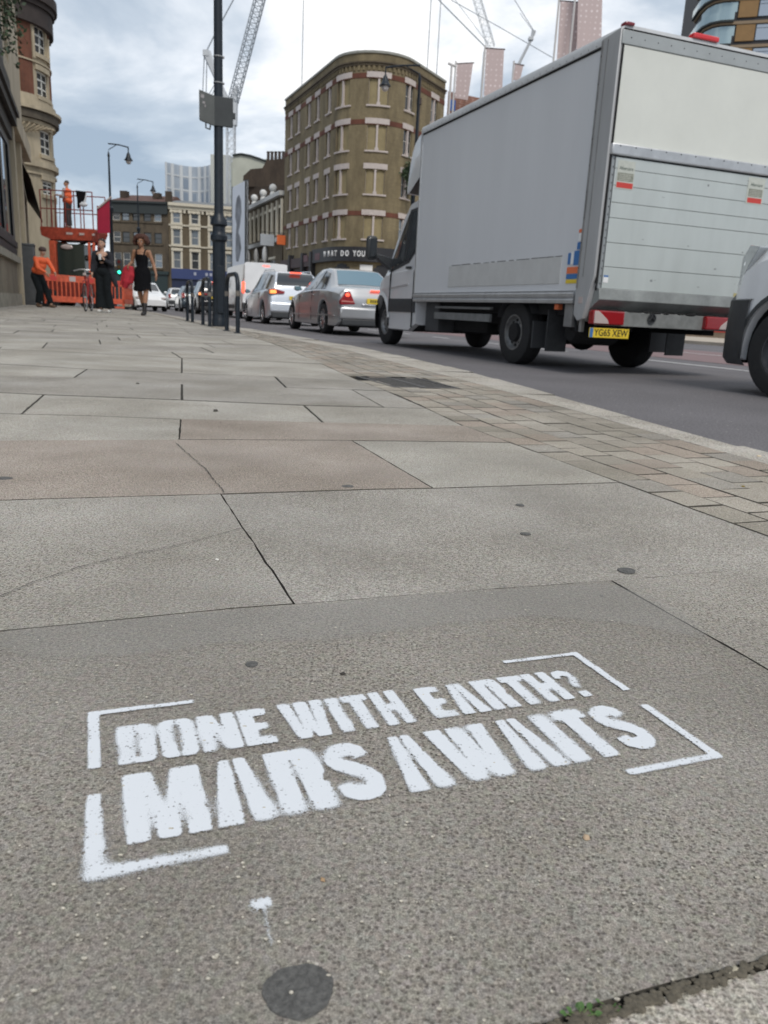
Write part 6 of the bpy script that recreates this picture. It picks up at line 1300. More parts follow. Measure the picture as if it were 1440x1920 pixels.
while f0 + k * fh < ztop - 3:
    z = f0 + k * fh
    mb = MB(); pbox(mb, P_o, 0, P_o.len, z + 2.25, z + 2.65, 0, .30); mb.build('floor_band', SB, ot, world=True)
    if z > 24:
        x = sbal + .9
        while x < P_o.len - 20: mb = MB(); pbox(mb, P_o, x, x + 2.6, z + .0, z + 2.2, 0, .22); mb.build('cladding_panel', CL, ot, world=True); x += 7.4
        x = sbal + 3.6
        while x < min(P_o.len - 8, sbal + 26):
            mb = MB(); pbox(mb, P_o, x, x + 4.5, z, z + 2.2, 0, .12); o = mb.build('window', mat('window_frame_dark', (0.03, 0.04, 0.05), .5), ot, world=True)
            mb = MB()
            for (a, b) in ((.08, 2.6), (2.72, 4.4)): pbox(mb, P_o, x + a, x + b, z + .08, z + 1.62, .12, .15); pbox(mb, P_o, x + a, x + b, z + 1.70, z + 2.12, .12, .15)
            g = mb.build('pane', OG, None); g.data.transform(Matrix.Translation(-ot.location)); g.parent = o; x += 7.4
        mb = MB(); pbox(mb, P_o, 0, sbal + .4, z - .35, z + .75, .55, .60); pbox(mb, P_o, sbal * .4, sbal + .7, z + .8, z + 2.1, 0, .06); mb.build('balcony_glass', BG, ot, world=True)
        mb = MB(); pbox(mb, P_o, 0, sbal + .4, z - .62, z - .36, 0, .7); mb.build('balcony_slab', DCO, ot, world=True)
    k += 1
back_walls(ot, P_o, 0, ztop, [(x0_ + 45, y0_ + 20), (x0_ + 2, y0_ + 20)], DR)
# roof-top bush on a balcony of it is left to the tower's planting
# ---------------- brick block and perforated panels behind the corner building
pk, P = block('patterned_block', 'low pinkish brick block with a bright blue window behind the truck roof', 'building', [xy(826, 100, 400), xy(930, 104, 400), xy(940, 125, 400), xy(830, 125, 400)], 0, zz_at(860, 172, 100), brick('pink_brick', (0.26, 0.13, 0.10), (0.20, 0.09, 0.07), (0.4, 0.3, 0.27), 6))
Pk = Path([xy(826, 100, 400), xy(930, 104, 400)])
mb = MB(); a_ = Pk.s_of(838, 20); b_ = Pk.s_of(848, 20); pbox(mb, Pk, a_, b_, zz_at(843, 206, 100), zz_at(843, 186, 100), 0, .12); mb.build('window', mat('blue_window', (0.03, 0.10, 0.32), .3), pk, world=True)
def perf_mat():
    m = mat('perforated_pink_panel', (0.42, 0.33, 0.33), 0.6); t_ = m.node_tree; b = t_.nodes['Principled BSDF']; nn = t_.nodes.new; lk = t_.links.new
    tcn = nn('ShaderNodeTexCoord'); v = nn('ShaderNodeTexVoronoi'); v.inputs['Scale'].default_value = 2.2; v.inputs['Randomness'].default_value = .15; lk(tcn.outputs['Object'], v.inputs['Vector'])
    r_ = nn('ShaderNodeValToRGB'); r_.color_ramp.elements[0].position = .18; r_.color_ramp.elements[0].color = (.72, .64, .64, 1); r_.color_ramp.elements[1].position = .3; r_.color_ramp.elements[1].color = (.50, .40, .39, 1); lk(v.outputs['Distance'], r_.inputs[0]); lk(r_.outputs[0], b.inputs['Base Color']); return m
PFM = perf_mat()
def banner(label, Y, tl_, tr_, bl_, br_, vbot, pole_u=None, vtop=None, name='flag_banner'):
    base = at_y(tl_[0], vbot, Y); r_ = thing(name, label, 'banner', (base.x, base.y, 0), 0, 'pink perforated banners on poles'); pts = [at_y(*tl_, Y), at_y(*tr_, Y), at_y(*br_, Y), at_y(*bl_, Y)]
    f = [p + Vector((0, -.06, 0)) for p in pts]; b = [p + Vector((0, .06, 0)) for p in pts]; mb = MB(); mb.add(f + b, [(0, 1, 2, 3), (7, 6, 5, 4), (0, 4, 5, 1), (1, 5, 6, 2), (2, 6, 7, 3), (3, 7, 4, 0)]); mb.build('cloth', PFM, r_, world=True)
    mb = MB(); p0, p1 = pts[0], pts[1]; mb.tube([p0 + Vector((-.12, 0, .06)), p1 + Vector((.1, 0, .06))], .07, 6); mb.build('top_bar', mat('dark_bar', (0.10, 0.08, 0.08), .6), r_, world=True)
    mb = MB(); x = pts[0].x - .14; topz = (zz_at(pole_u or tl_[0], vtop, Y) if vtop is not None else pts[0].z + .3); mb.tube([(x, Y, 0), (x, Y, topz)], .09, 8); mb.build('pole', mat('pale_pole', (0.55, 0.53, 0.52), .5), r_, world=True); return r_
banner('smallest pink banner, at the left beside the corner building', 86, (857, 121), (887, 119), (853, 184), (877, 188), 250)
banner('pink banner in the middle of the row above the truck roof', 82, (912, 92), (945, 94), (906, 200), (940, 200), 250)
banner('tall pink banner just left of the tallest one', 78, (1051, 3), (1085, 6), (1043, 130), (1078, 130), 250)
banner('tallest pink banner, reaching out of the top of the photo', 77, (1085, -40), (1130, -44), (1080, 130), (1126, 130), 250)
banner('short reddish banner tip just above the truck roof edge', 84, (966, 121), (981, 124), (962, 150), (975, 150), 250)
# mast with a camera head
def pole_simple(name, label, cat, u, vt, Y, r_, m, head=True, cap=None):
    b = at_y(u, 500, Y); zt = zz_at(u, vt, Y); o = thing(name, label, cat, (b.x, b.y, 0)); mb = MB(); mb.tube([(0, 0, 0), (0, 0, zt)], [r_ * 1.3, r_], 8); mb.build('mast', m, o)
    if head: mb = MB(); mb.tube([(-.35, 0, zt + .1), (.45, 0, zt - .15)], .12, 6); mb.build('camera_head', m, o)
    return o
pole_simple('camera_mast', 'thin pale mast with a small camera head right of the corner building', 'mast', 823, 120, 80, .10, mat('pale_pole', (0.55, 0.53, 0.52), .5))
# ---------------- left side: dark shop building, stone pier, corner tower
LW = -2.05
NP_ = Path([tuple(W(13.0, LW))[:2], tuple(W(28.6, LW))[:2]])
nbd = thing('shop_building', 'dark shop building at the left edge with tall glazing over a pale brick plinth', 'building', W(20, LW))
def sl_(u, z): return NP_.s_of(u, z)
wins = [(0.6, 3.4), (3.9, 6.9), (7.4, 9.9), (10.35, 12.0), (12.5, 14.9)]
hol = [(a, b, 2.0, 4.75) for a, b in wins]; up = [(2, 3.2, 7.2, 9.4), (6, 7.2, 7.2, 9.4), (10, 11.2, 7.2, 9.4), (13, 14.2, 7.2, 9.4)]
mb = MB(); pwall(mb, NP_, 1.45, 13, hol + up, .07); mb.build('wall', mat('dark_grey_stone', (0.13, 0.125, 0.112), 0.75, ns=1.2, na=.35, bump=.2), nbd, world=True)
mb = MB(); pwall(mb, NP_, 0, 1.3, []); mb.build('plinth', brick('pale_brick_plinth', (0.25, 0.22, 0.17), (0.20, 0.175, 0.135), (0.16, 0.15, 0.12)), nbd, world=True)
mb = MB(); pbox(mb, NP_, 0, NP_.len, 1.28, 1.47, -.1, .12); pbox(mb, NP_, 0, NP_.len, 0, .35, 0, .09); mb.build('plinth_ledge', mat('pale_ledge_stone', (0.27, 0.25, 0.20), .85, ns=3, na=.3), nbd, world=True)
for a, b in wins:
    o = window(nbd, NP_, (a, b, 2.0, 4.75), mat('dark_shop_frame', (0.04, 0.045, 0.05), .5), mat('shop_glass_pane', (0.30, 0.36, 0.42), .04, .75), (0, 0), .012, .06, None, None)
for h in up: window(nbd, NP_, h, WFR, LG, (0, 1), .02, .09, None, None)
mb = MB(); pbox(mb, NP_, 0, NP_.len, 1.75, 1.93, 0, .06); pbox(mb, NP_, 0, NP_.len, 1.5, 1.72, 0, .03); mb.build('dark_panel', DFR, nbd, world=True)
mb = MB(); pbox(mb, NP_, 0, NP_.len, 4.95, 5.35, 0, .10); pbox(mb, NP_, 0, NP_.len, 5.35, 5.6, 0, .26); pbox(mb, NP_, 0, NP_.len, 5.6, 5.75, 0, .34); pbox(mb, NP_, 0, NP_.len, 6.4, 6.6, 0, .14); mb.build('cornice', mat('sooty_cornice', (0.06, 0.057, 0.05), .85, ns=2, na=.3), nbd, world=True)
e1 = W(28.6, LW - 9); e0 = W(13, LW - 9); cap_solid(nbd, NP_, 13, [tuple(e1)[:2], tuple(e0)[:2]], SLATE); back_walls(nbd, NP_, 0, 13, [tuple(e1)[:2], tuple(e0)[:2]], mat('dark_grey_stone', (0.085, 0.083, 0.078), 0.75))
leafy('wall_ivy', 'dark ivy hanging from the top of the left shop building', 'ivy', W(27.4, LW + .12, 8.7), (.28, .5, 1.2), 900, .16, LF, 8, (0, 0, 1.6))
mb = MB(); 
# pier
PP_ = Path([tuple(W(28.7, LW - .02))[:2], tuple(W(36, LW - .02))[:2]]); pr = thing('stone_pier_building', 'narrow cream stone frontage between the dark shop and the corner tower', 'building', W(31, LW))
mb = MB(); hp = [(.9, 2.2, 7.6, 10.4), (.9, 2.2, 12, 14), (3.8, 6.8, .5, 3.8)]; pwall(mb, PP_, 0, 18, hp, .3); mb.build('wall', STONE, pr, world=True)
for h in hp[:2]: window(pr, PP_, h, DCO, DG, (0, 1), .2, .1)
window(pr, PP_, hp[2], DCO, LG, (2, 0), .1, .12)
mb = MB(); pbox(mb, PP_, 0, PP_.len, 5.4, 6.0, 0, .25); pbox(mb, PP_, 0, PP_.len, 11.0, 11.3, 0, .2); mb.build('cornice', STONE, pr, world=True)
for x in (0, 2.9): mb = MB(); pbox(mb, PP_, x, x + .5, 0, 5.4, 0, .15); mb.build('pilaster', STONE, pr, world=True)
mb = MB(); mb.add([PP_.at(3.3, 5.1, .02), PP_.at(7.2, 4.0, .02), PP_.at(7.2, 3.2, .55), PP_.at(3.3, 4.3, .4)], [(0, 1, 2, 3)]); mb.add([PP_.at(3.3, 5.05, .02), PP_.at(7.2, 3.95, .02), PP_.at(7.2, 3.15, .55), PP_.at(3.3, 4.25, .4)], [(3, 2, 1, 0)]); mb.build('awning', DFR, pr, world=True)
back_walls(pr, PP_, 0, 18, [tuple(W(36, -12))[:2], tuple(W(28.7, -12))[:2]], STONE); cap_solid(pr, PP_, 18, [tuple(W(36, -12))[:2], tuple(W(28.7, -12))[:2]], SLATE)
# tower: round bay with stone and red brick
tc_ = W(51.5, -4.15); rT = 2.75
angs = np.linspace(-175, 20, 27)   # in local axes: 0 = along RV
TP = [tuple(W(38, -4.6))[:2]] + [tuple(tc_ + RV * (rT * math.cos(R(a))) + DV * (rT * math.sin(R(a))))[:2] for a in angs if a > -120] + [tuple(W(60, -1.9))[:2]]
TP = Path(TP); tw = thing('corner_tower', 'ornate round stone and red brick corner tower with tall white windows, far left', 'building', tc_)
def ts(u, z=8):
    best = (1e9, 0); q = TP.L[1]
    while q < TP.L[-2]:
        p = TP.at(q, z)
        e = abs(proj(p)[0] - u)
        if e < best[0]: best = (e, q)
        q += .02
    return best[1]
def tz(v, u=80): p = TP.at(ts(u), 0); return zat(v, p.x, p.y)
sw = ts(76, 14)
wz = [(tz(100), tz(45)), (tz(180), tz(132)), (tz(290), tz(243)), (tz(365), tz(338))]
cols_ = [(sw - .55, sw + .55), (sw + 2.2, sw + 3.1), (sw - 3.6, sw - 2.7)]
hh_ = [(a, b, z0, z1) for a, b in cols_ for z0, z1 in wz]
ztop = tz(4)
mb = MB(); pwall(mb, TP, 0, ztop, hh_, .3); mb.build('wall', STONE, tw, world=True)
for h in hh_: window(tw, TP, h, mat('white_sash', (0.62, 0.62, 0.58), .5), DG, (1, 2), .12, .10, (STONE, .12, h[2] - .2, h[2], .14), (STONE, .15, h[3], h[3] + .25, .1))
mb = MB(); z0, z1 = tz(195), tz(20)
for a, b in ((sw - 1.6, sw - .85), (sw - 2.6, sw - 1.9), (sw + .9, sw + 1.6)): pbox(mb, TP, a, b, z0 + .3, z1, 0, .06)
pbox(mb, TP, sw - 1.6, sw + 1.6, z1 + .1, ztop - .2, 0, .06); mb.build('red_brick_panel', brick('tower_red_brick', (0.20, 0.075, 0.045), (0.16, 0.06, 0.04), (0.2, 0.12, 0.09)), tw, world=True)
mb = MB()
for a in (sw - .82, sw + .68): pbox(mb, TP, a, a + .14, tz(112), tz(60), .0, .12)
for k in range(7):
    a = R(180 * (k + .5) / 7); x = sw + .68 * math.cos(a); z = tz(50) + .75 * math.sin(a); pbox(mb, TP, x - .16, x + .16, z - .1, z + .14, .0, .12 + k * .001)
mb.build('window_arch', STONE, tw, world=True)
S0, S1 = TP.L[1], TP.L[-2]
mb = MB(); mb2 = MB()
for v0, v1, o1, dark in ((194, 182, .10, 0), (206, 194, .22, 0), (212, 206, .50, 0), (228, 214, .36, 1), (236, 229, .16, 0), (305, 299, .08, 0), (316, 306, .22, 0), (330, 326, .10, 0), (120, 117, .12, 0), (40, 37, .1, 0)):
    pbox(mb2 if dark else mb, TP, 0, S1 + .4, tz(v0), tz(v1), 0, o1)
mb.build('cornice', STONE, tw, world=True); mb2.build('cornice_underside', mat('shaded_underside_stone', (0.10, 0.085, 0.065), .9, ns=3, na=.3), tw, world=True)  # shade below the projecting ledge is put into the stone colour
mb = MB()
for k in range(9):
    f = k / 8; q = sw - 2.2 + f * 2.0; mb.tube([TP.at(q, tz(262 - 22 * f), .05), TP.at(q + .25, tz(240), .45)], .06, 5)
mb.build('ironwork_bracket', STONE, tw, world=True)
mb = MB(); pbox(mb, TP, 0, S1 + .4, ztop - .25, ztop, 0, .40); pbox(mb, TP, 0, S1 + .4, ztop, ztop + .5, -.2, .55); pbox(mb, TP, 0, S1 + .4, tz(72, 108), ztop - .25, 0, .28)
mb.build('eaves', mat('dark_eaves', (0.045, 0.035, 0.032), .8, ns=2, na=.3), tw, world=True)
# overhanging dark eave bracket on the right flank
mb = MB(); q = ts(108, 18)
pbox(mb, TP, q - .1, S1 + .4, tz(75, 108), tz(25, 108), 0, .30); mb.build('eaves_bracket', mat('dark_eaves', (0.045, 0.035, 0.032), .8), tw, world=True)
c_ = [tuple(W(60, -9))[:2], tuple(W(38, -9))[:2]]
cap_solid(tw, TP, ztop + .4, c_, SLATE); back_walls(tw, TP, 0, ztop, c_, STONE)
# ---------------- street furniture
cab_ = thing('utility_cabinet', 'tall grey steel cabinet standing against the left building', 'cabinet', W(30.0, -2.02), RZ)
mb = MB(); mb.box(-.42, .44, -.35, .35, .0, 1.92); mb.build('body', mat('cabinet_grey', (0.075, 0.08, 0.085), .55, ns=5, na=.2), cab_, bevel=.02); mb = MB(); mb.box(-.44, .46, -.37, .37, 1.92, 1.99); mb.build('lid', mat('cabinet_lid', (0.09, 0.095, 0.1), .5), cab_, bevel=.015)
mb = MB(); mb.box(-.40, .42, -.362, -.35, .12, 1.86); d_ = mb.build('door', mat('cabinet_grey', (0.075, 0.08, 0.085), .55), cab_, bevel=.006); mb = MB(); mb.box(.30, .34, -.385, -.36, .9, 1.05); mb.build('handle', ALUD, d_)
# main lamp post
lp = thing('lamp_post', 'tall black fluted base lamp post in front of the queue of cars', 'lamp post', (-2.70, 12.32, 0), RZ)
mb = MB(); mb.lathe([(.115, -.01), (.115, .10), (.105, .12), (.105, .20), (.102, .42), (.098, .48), (.096, 1.20), (.098, 1.24), (.125, 1.27), (.125, 1.33), (.10, 1.36), (.095, 1.40), (.093, 1.46), (.125, 1.49), (.118, 1.56), (.075, 1.62), (.068, 1.66), (.062, 4.0), (.052, 8.2)], n=28); mb.build('column', POSTB, lp, smooth=35)
mb = MB(); mb.tube([(0, 0, 8.2), (0, 0, 8.9)], .05, 12); mb.tube([(0, 0, 8.7), (.6, 0, 8.95), (1.3, 0, 8.9)], .03, 8); mb.build('arm', POSTB, lp); mb = MB(); mb.lathe([(.05, .25), (.12, .1), (.2, -.05), (.22, -.12)], c=(1.3, 0, 8.65), n=16); mb.build('lantern', POSTB, lp)
for z in (2.93, 3.20, 3.42, 3.76):
    mb = MB(); mb.lathe([(.068, z - .008), (.071, z - .008), (.071, z + .008), (.068, z + .008)], n=20); mb.box(.05, .085, -.02, .02, z - .012, z + .012); mb.build('steel_band', ALUD, lp)
mb = MB(); mb.box(-.05, .05, -.122, -.10, .2, .9); mb.build('access_door', POSTB, lp, bevel=.006)
sgb = thing('traffic_sign', 'grey backed sign box clamped to the left of the black lamp post', 'sign', (-2.70, 12.32, 2.83), RZ)
SGR = mat('sign_back_grey', (0.10, 0.105, 0.10), .55, ns=6, na=.15); SGD = mat('sign_back_dark', (0.035, 0.04, 0.042), .6, ns=6, na=.2)
mb = MB(); mb.add([(-.30, -.18, .04), (-.06, -.07, 0), (-.06, -.07, .40), (-.30, -.18, .43), (-.28, -.10, .04), (-.05, -.03, 0), (-.05, -.03, .40), (-.28, -.10, .43)], [(0, 1, 2, 3), (7, 6, 5, 4), (0, 4, 5, 1), (1, 5, 6, 2), (2, 6, 7, 3), (3, 7, 4, 0)]); mb.build('box', SGR, sgb, bevel=.006)
mb = MB(); mb.box(-.07, .20, -.075, -.03, 0.01, .40); mb.build('plate', SGD, sgb, bevel=.004)
mb = MB(); mb.tube([(-.20, -.13, .03), (-.20, -.13, -.05), (-.14, -.11, -.06), (-.13, -.10, .01)], .012, 6); mb.build('hook', SGD, sgb)
mb = MB(); mb.box(.19, .235, -.07, -.02, .13, .21); mb.build('latch', SGD, sgb, bevel=.005)
mb = MB(); 
for a, b, c, d in ((-.275, .33, .05, .05), (-.25, .26, .04, .03), (-.22, .22, .02, .03)): mb.add([(a, -.178 + (a + .30) * .458 - .004, b), (a + c, -.178 + (a + c + .30) * .458 - .004, b), (a + c, -.178 + (a + c + .30) * .458 - .004, b + d), (a, -.178 + (a + .30) * .458 - .004, b + d)], [(0, 1, 2, 3)])
mb.build('sticker', mat('worn_sticker', (0.30, 0.28, 0.28), .6, ns=40, na=.5), sgb)
# cycle stands
for k, (a, b, lab) in enumerate([((-1.9, 9.70), (-2.18, 10.40), 'black cycle stand hoop nearest the lamp post, on its right'), ((-2.78, 12.02), (-3.05, 12.72), 'middle black cycle stand hoop, just left of the lamp post'), ((-3.58, 14.15), (-3.85, 14.85), 'farthest black cycle stand hoop, at the left of the three')]):
    o = thing('cycle_stand', lab, 'cycle stand', (a[0], a[1], 0), math.atan2(b[1] - a[1], b[0] - a[0]), 'black hoop cycle stands at the kerb'); L_ = math.dist(a, b); h_ = .70; r_ = .17
    pts = [(0, 0, -.01), (0, 0, h_ - r_)] + [(r_ - r_ * math.cos(R(t_)), 0, h_ - r_ + r_ * math.sin(R(t_))) for t_ in range(15, 91, 15)] + [(L_ - r_ + r_ * math.sin(R(t_)), 0, h_ - r_ + r_ * math.cos(R(t_))) for t_ in range(0, 76, 15)] + [(L_, 0, h_ - r_), (L_, 0, -.01)]
    mb = MB(); mb.tube(pts, .027, 12); mb.build('hoop', POSTB, o, smooth=60)
    for x in (0, L_): mb = MB(); mb.lathe([(.05, 0), (.05, .006), (.03, .012)], c=(x, 0, 0), n=14); mb.build('foot', POSTB, o)
    for x in (0, L_): mb = MB(); mb.lathe([(.0285, .44), (.0285, .50)], c=(x, 0, 0), n=12); mb.build('reflective_band', mat('worn_grey_band', (0.16, 0.14, 0.12), .6), o)
# street lamps
def street_lamp(label, u, vt, Y, lu, lv, thick=.09, side=1):
    b = at_y(u, 545, Y); zt = zz_at(u, vt, Y); o = thing('street_lamp', label, 'street lamp', (b.x, b.y, ROAD), 0, 'dark street lamps with hanging lanterns'); zt -= ROAD
    mb = MB(); mb.lathe([(thick * 1.8, 0), (thick * 1.6, 1.2), (thick, 1.4), (thick * .95, zt * .62), (thick * 1.7, zt * .63), (thick * 1.7, zt * .65), (thick * .7, zt * .66), (thick * .5, zt - .3), (thick * .8, zt - .25), (.01, zt)], n=12); mb.build('column', POSTB, o)
    l_ = at_y(lu, lv, Y); dx = l_.x - b.x; lz = l_.z - ROAD
    mb = MB(); mb.tube([(0, 0, lz + .75), (dx * .5, 0, lz + .72), (dx, 0, lz + .62)], .035, 6); mb.tube([(0, 0, lz + .45), (dx * .4, 0, lz + .7)], .02, 6); mb.tube([(dx, 0, lz + .65), (dx, 0, lz + .35)], .03, 6); mb.build('arm', POSTB, o)
    mb = MB(); mb.lathe([(.04, .36), (.09, .28), (.12, .15), (.17, .06), (.22, .0), (.22, -.03)], c=(dx, 0, lz), n=16); ln = mb.build('lantern', POSTB, o); mb = MB(); mb.ball((dx, 0, lz - .08), (.14, .14, .14), 7); mb.build('lamp_glass', mat('pale_lamp_glass', (0.55, 0.52, 0.50), .3), ln)
street_lamp('street lamp with a lantern on its right arm, left of the dark terrace', 213, 283, 44, 241, 300)
street_lamp('farther thin street lamp behind the curly haired woman', 263, 345, 60, 287, 358, .08)
street_lamp('nearer street lamp in front of the rounded corner building', 765, 135, 33, 722, 160, .085)
# traffic light
b = at_y(226, 545, 52); tlt = thing('traffic_light', 'traffic light showing green between the two women', 'traffic light', (b.x, b.y, ROAD)); mb = MB(); mb.tube([(0, 0, 0), (0, 0, 2.2)], .06, 8); mb.build('pole', PLAST, tlt); mb = MB(); mb.box(-.16, .16, -.12, .12, 2.0, 3.0); mb.build('housing', PLAST, tlt, bevel=.03)
for i, (m_, z) in enumerate([(mat('dark_red_signal', (0.1, 0.01, 0.01), .4), 2.82), (mat('dark_amber_signal', (0.1, 0.05, 0.01), .4), 2.5), (mat('lit_green_signal', (0.05, 0.95, 0.60), .3, emit=1.6), 2.18)]): mb = MB(); mb.lathe([(.10, -.14), (.10, -.12)], c=(0, 0, z), ax='y', n=14); mb.build('signal_lens', m_, tlt)
# ---------------- low wall with notice beyond the far lane
lw = thing('low_wall', 'low tan wall with a red and white notice across the road', 'wall', W(30, 28), RZ - R(80)); mb = MB(); mb.box(-3.5, 3.5, 0, .3, ROAD + .1, ROAD + .62); mb.build('wall', mat('tan_wall', (0.33, 0.25, 0.18), .8, ns=2, na=.2), lw); mb = MB(); mb.box(-2.6, .6, -.03, 0, ROAD + .36, ROAD + .66); o = mb.build('notice', WHT, lw); mb = MB(); mb.box(-2.6, .6, -.035, -.03, ROAD + .36, ROAD + .42); mb.build('red_stripe', REDP, o)
for x in (1.1, 2.0): mb = MB(); mb.box(x, x + .12, -.05, .3, ROAD + .1, ROAD + .66); mb.build('post', mat('brown_post', (0.16, 0.11, 0.08), .8), lw)
# distant shop parade closing the far side of the street behind the truck
fs_, Ps = block('shop_parade', 'dim shop parade across the road, glimpsed under and behind the truck', 'building', [tuple(W(50, 27))[:2], tuple(W(24, 33))[:2], tuple(W(26, 45))[:2], tuple(W(54, 40))[:2]], -.1, 5.5, MBK)
Pz = Path([tuple(W(50, 27))[:2], tuple(W(24, 33))[:2]]); 
for i in range(4):
    q = 1.5 + i * 6; mb = MB(); pbox(mb, Pz, q, q + 4.6, .5, 3.2, .0, .12); mb.build('shop_window', LG, fs_, world=True); mb = MB(); pbox(mb, Pz, q - .3, q + 4.9, 3.4, 4.1, 0, .25); mb.build('fascia', DFR if i % 2 else mat('plum_brown_fascia', (0.07, 0.045, 0.045), .6), fs_, world=True)
# ---------------- cranes
CR = mat('crane_white', (0.52, 0.54, 0.56), .6); CRG = mat('crane_grey', (0.30, 0.33, 0.36), .6)
def lattice(mb, a, b, w_, n, r_):
    a, b = Vector(a), Vector(b); d = (b - a).normalized(); s1 = d.cross(Vector((0, 1, 0))).normalized() * w_ / 2; s2 = d.cross(s1).normalized() * w_ / 2
    cs = [s1 + s2, s1 - s2, -s1 - s2, -s1 + s2]
    for c in cs: mb.tube([a + c, b + c], r_, 4)
    for i in range(n):
        p, q = a.lerp(b, i / n), a.lerp(b, (i + 1) / n)
        for k in range(4): mb.tube([p + cs[k], q + cs[(k + 1) % 4]], r_ * .6, 3, cap=False)
        for k in range(4): mb.tube([p + cs[k], p + cs[(k + 1) % 4]], r_ * .5, 3, cap=False)
Yc = 210; A3 = lambda u, v: at_y(u, v, Yc)
cr = thing('tower_crane', 'white luffing tower crane with raised lattice jib behind the lamp post', 'crane', (A3(432, 400).x, Yc, 0))
mb = MB(); a = A3(433, 235); lattice(mb, (a.x, a.y, 0), tuple(a), 1.9, 24, .13); mb.build('mast', CR, cr, world=True)
mb = MB(); lattice(mb, A3(437, 190), A3(497, -40), 2.1, 22, .13); mb.build('jib', CRG, cr, world=True)
mb = MB(); mb.prism([(A3(427, 0).x, A3(430, 235).z), (A3(444, 0).x, A3(430, 235).z), (A3(446, 0).x, A3(440, 160).z), (A3(437, 0).x, A3(440, 172).z)], Yc - 1, Yc + 1); mb.build('slewing_unit', CR, cr, world=True)
mb = MB(); mb.tube([A3(387, 98), A3(408, 150), A3(425, 185)], [1.1, .7, .6], 5); mb.box(A3(381, 0).x, A3(392, 0).x, Yc - 1, Yc + 1, A3(385, 106).z, A3(385, 95).z); mb.build('luffing_frame', CR, cr, world=True)
mb = MB(); mb.tube([A3(386, 98), A3(405, 60), A3(440, -5)], .16, 4)
for u0_, u1_ in ((383, 379), (388, 386)): mb.tube([A3(u0_, 105), A3(u1_, 200)], .12, 4)
mb.tube([A3(407, 150), A3(390, 180)], .1, 4); mb.tube([A3(407, 158), A3(395, 182)], .1, 4); mb.build('cable', CRG, cr, world=True)
mb = MB(); mb.box(A3(380, 0).x, A3(428, 0).x, Yc - 1.2, Yc + 1.2, A3(400, 215).z, A3(400, 200).z); mb.build('counter_jib', CR, cr, world=True)
Yc = 190
c2 = thing('luffing_crane', 'pale crane with thin lattice jib and stay lines left of the pink banners', 'crane', (A3(912, 400).x, Yc, 0))
mb = MB(); a = A3(913, 95); lattice(mb, (a.x, Yc, 0), tuple(a), 1.3, 24, .08); mb.build('mast', CR, c2, world=True)
mb = MB(); lattice(mb, A3(921, 88), A3(883, -40), 1.5, 12, .06); mb.build('jib', CR, c2, world=True)
mb = MB(); mb.tube([A3(914, 92), A3(815, -8)], .12, 4); mb.tube([A3(921, 90), A3(850, -5)], .05, 4); mb.build('stay', CRG, c2, world=True)
Yc = 170
c3 = thing('small_crane', 'small white crane head with bent arm and cables above the truck roof', 'crane', (A3(985, 400).x, Yc, 0))
mb = MB(); a = A3(972, 122); mb.tube([(a.x, Yc, 0), tuple(a)], .35, 6); mb.build('mast', CR, c3, world=True)
mb = MB(); mb.tube([A3(970, 125), A3(997, 72), A3(1001, 58)], [.35, .3, .5], 6); mb.box(A3(997, 0).x, A3(1006, 0).x, Yc - .5, Yc + .5, A3(1000, 76).z, A3(1000, 70).z); mb.build('arm', CR, c3, world=True)
mb = MB(); mb.tube([A3(1001, 58), A3(960, -8)], .07, 4); mb.tube([A3(1001, 60), A3(975, 25)], .05, 4); mb.tube([A3(846, 0), A3(935, 50), A3(1036, 108)], .07, 4); mb.build('cable', CRG, c3, world=True)
# thin distant masts
for u, vt, lab in ((559, -60, 'hair thin distant mast left of the rounded corner building'), (780, -60, 'hair thin distant mast above the rounded corner, the left of two'), (797, -60, 'hair thin distant mast above the rounded corner, the right of two')):
    pole_simple('crane_hoist_line', lab, 'mast', u, vt, 190, .09, CRG, False)
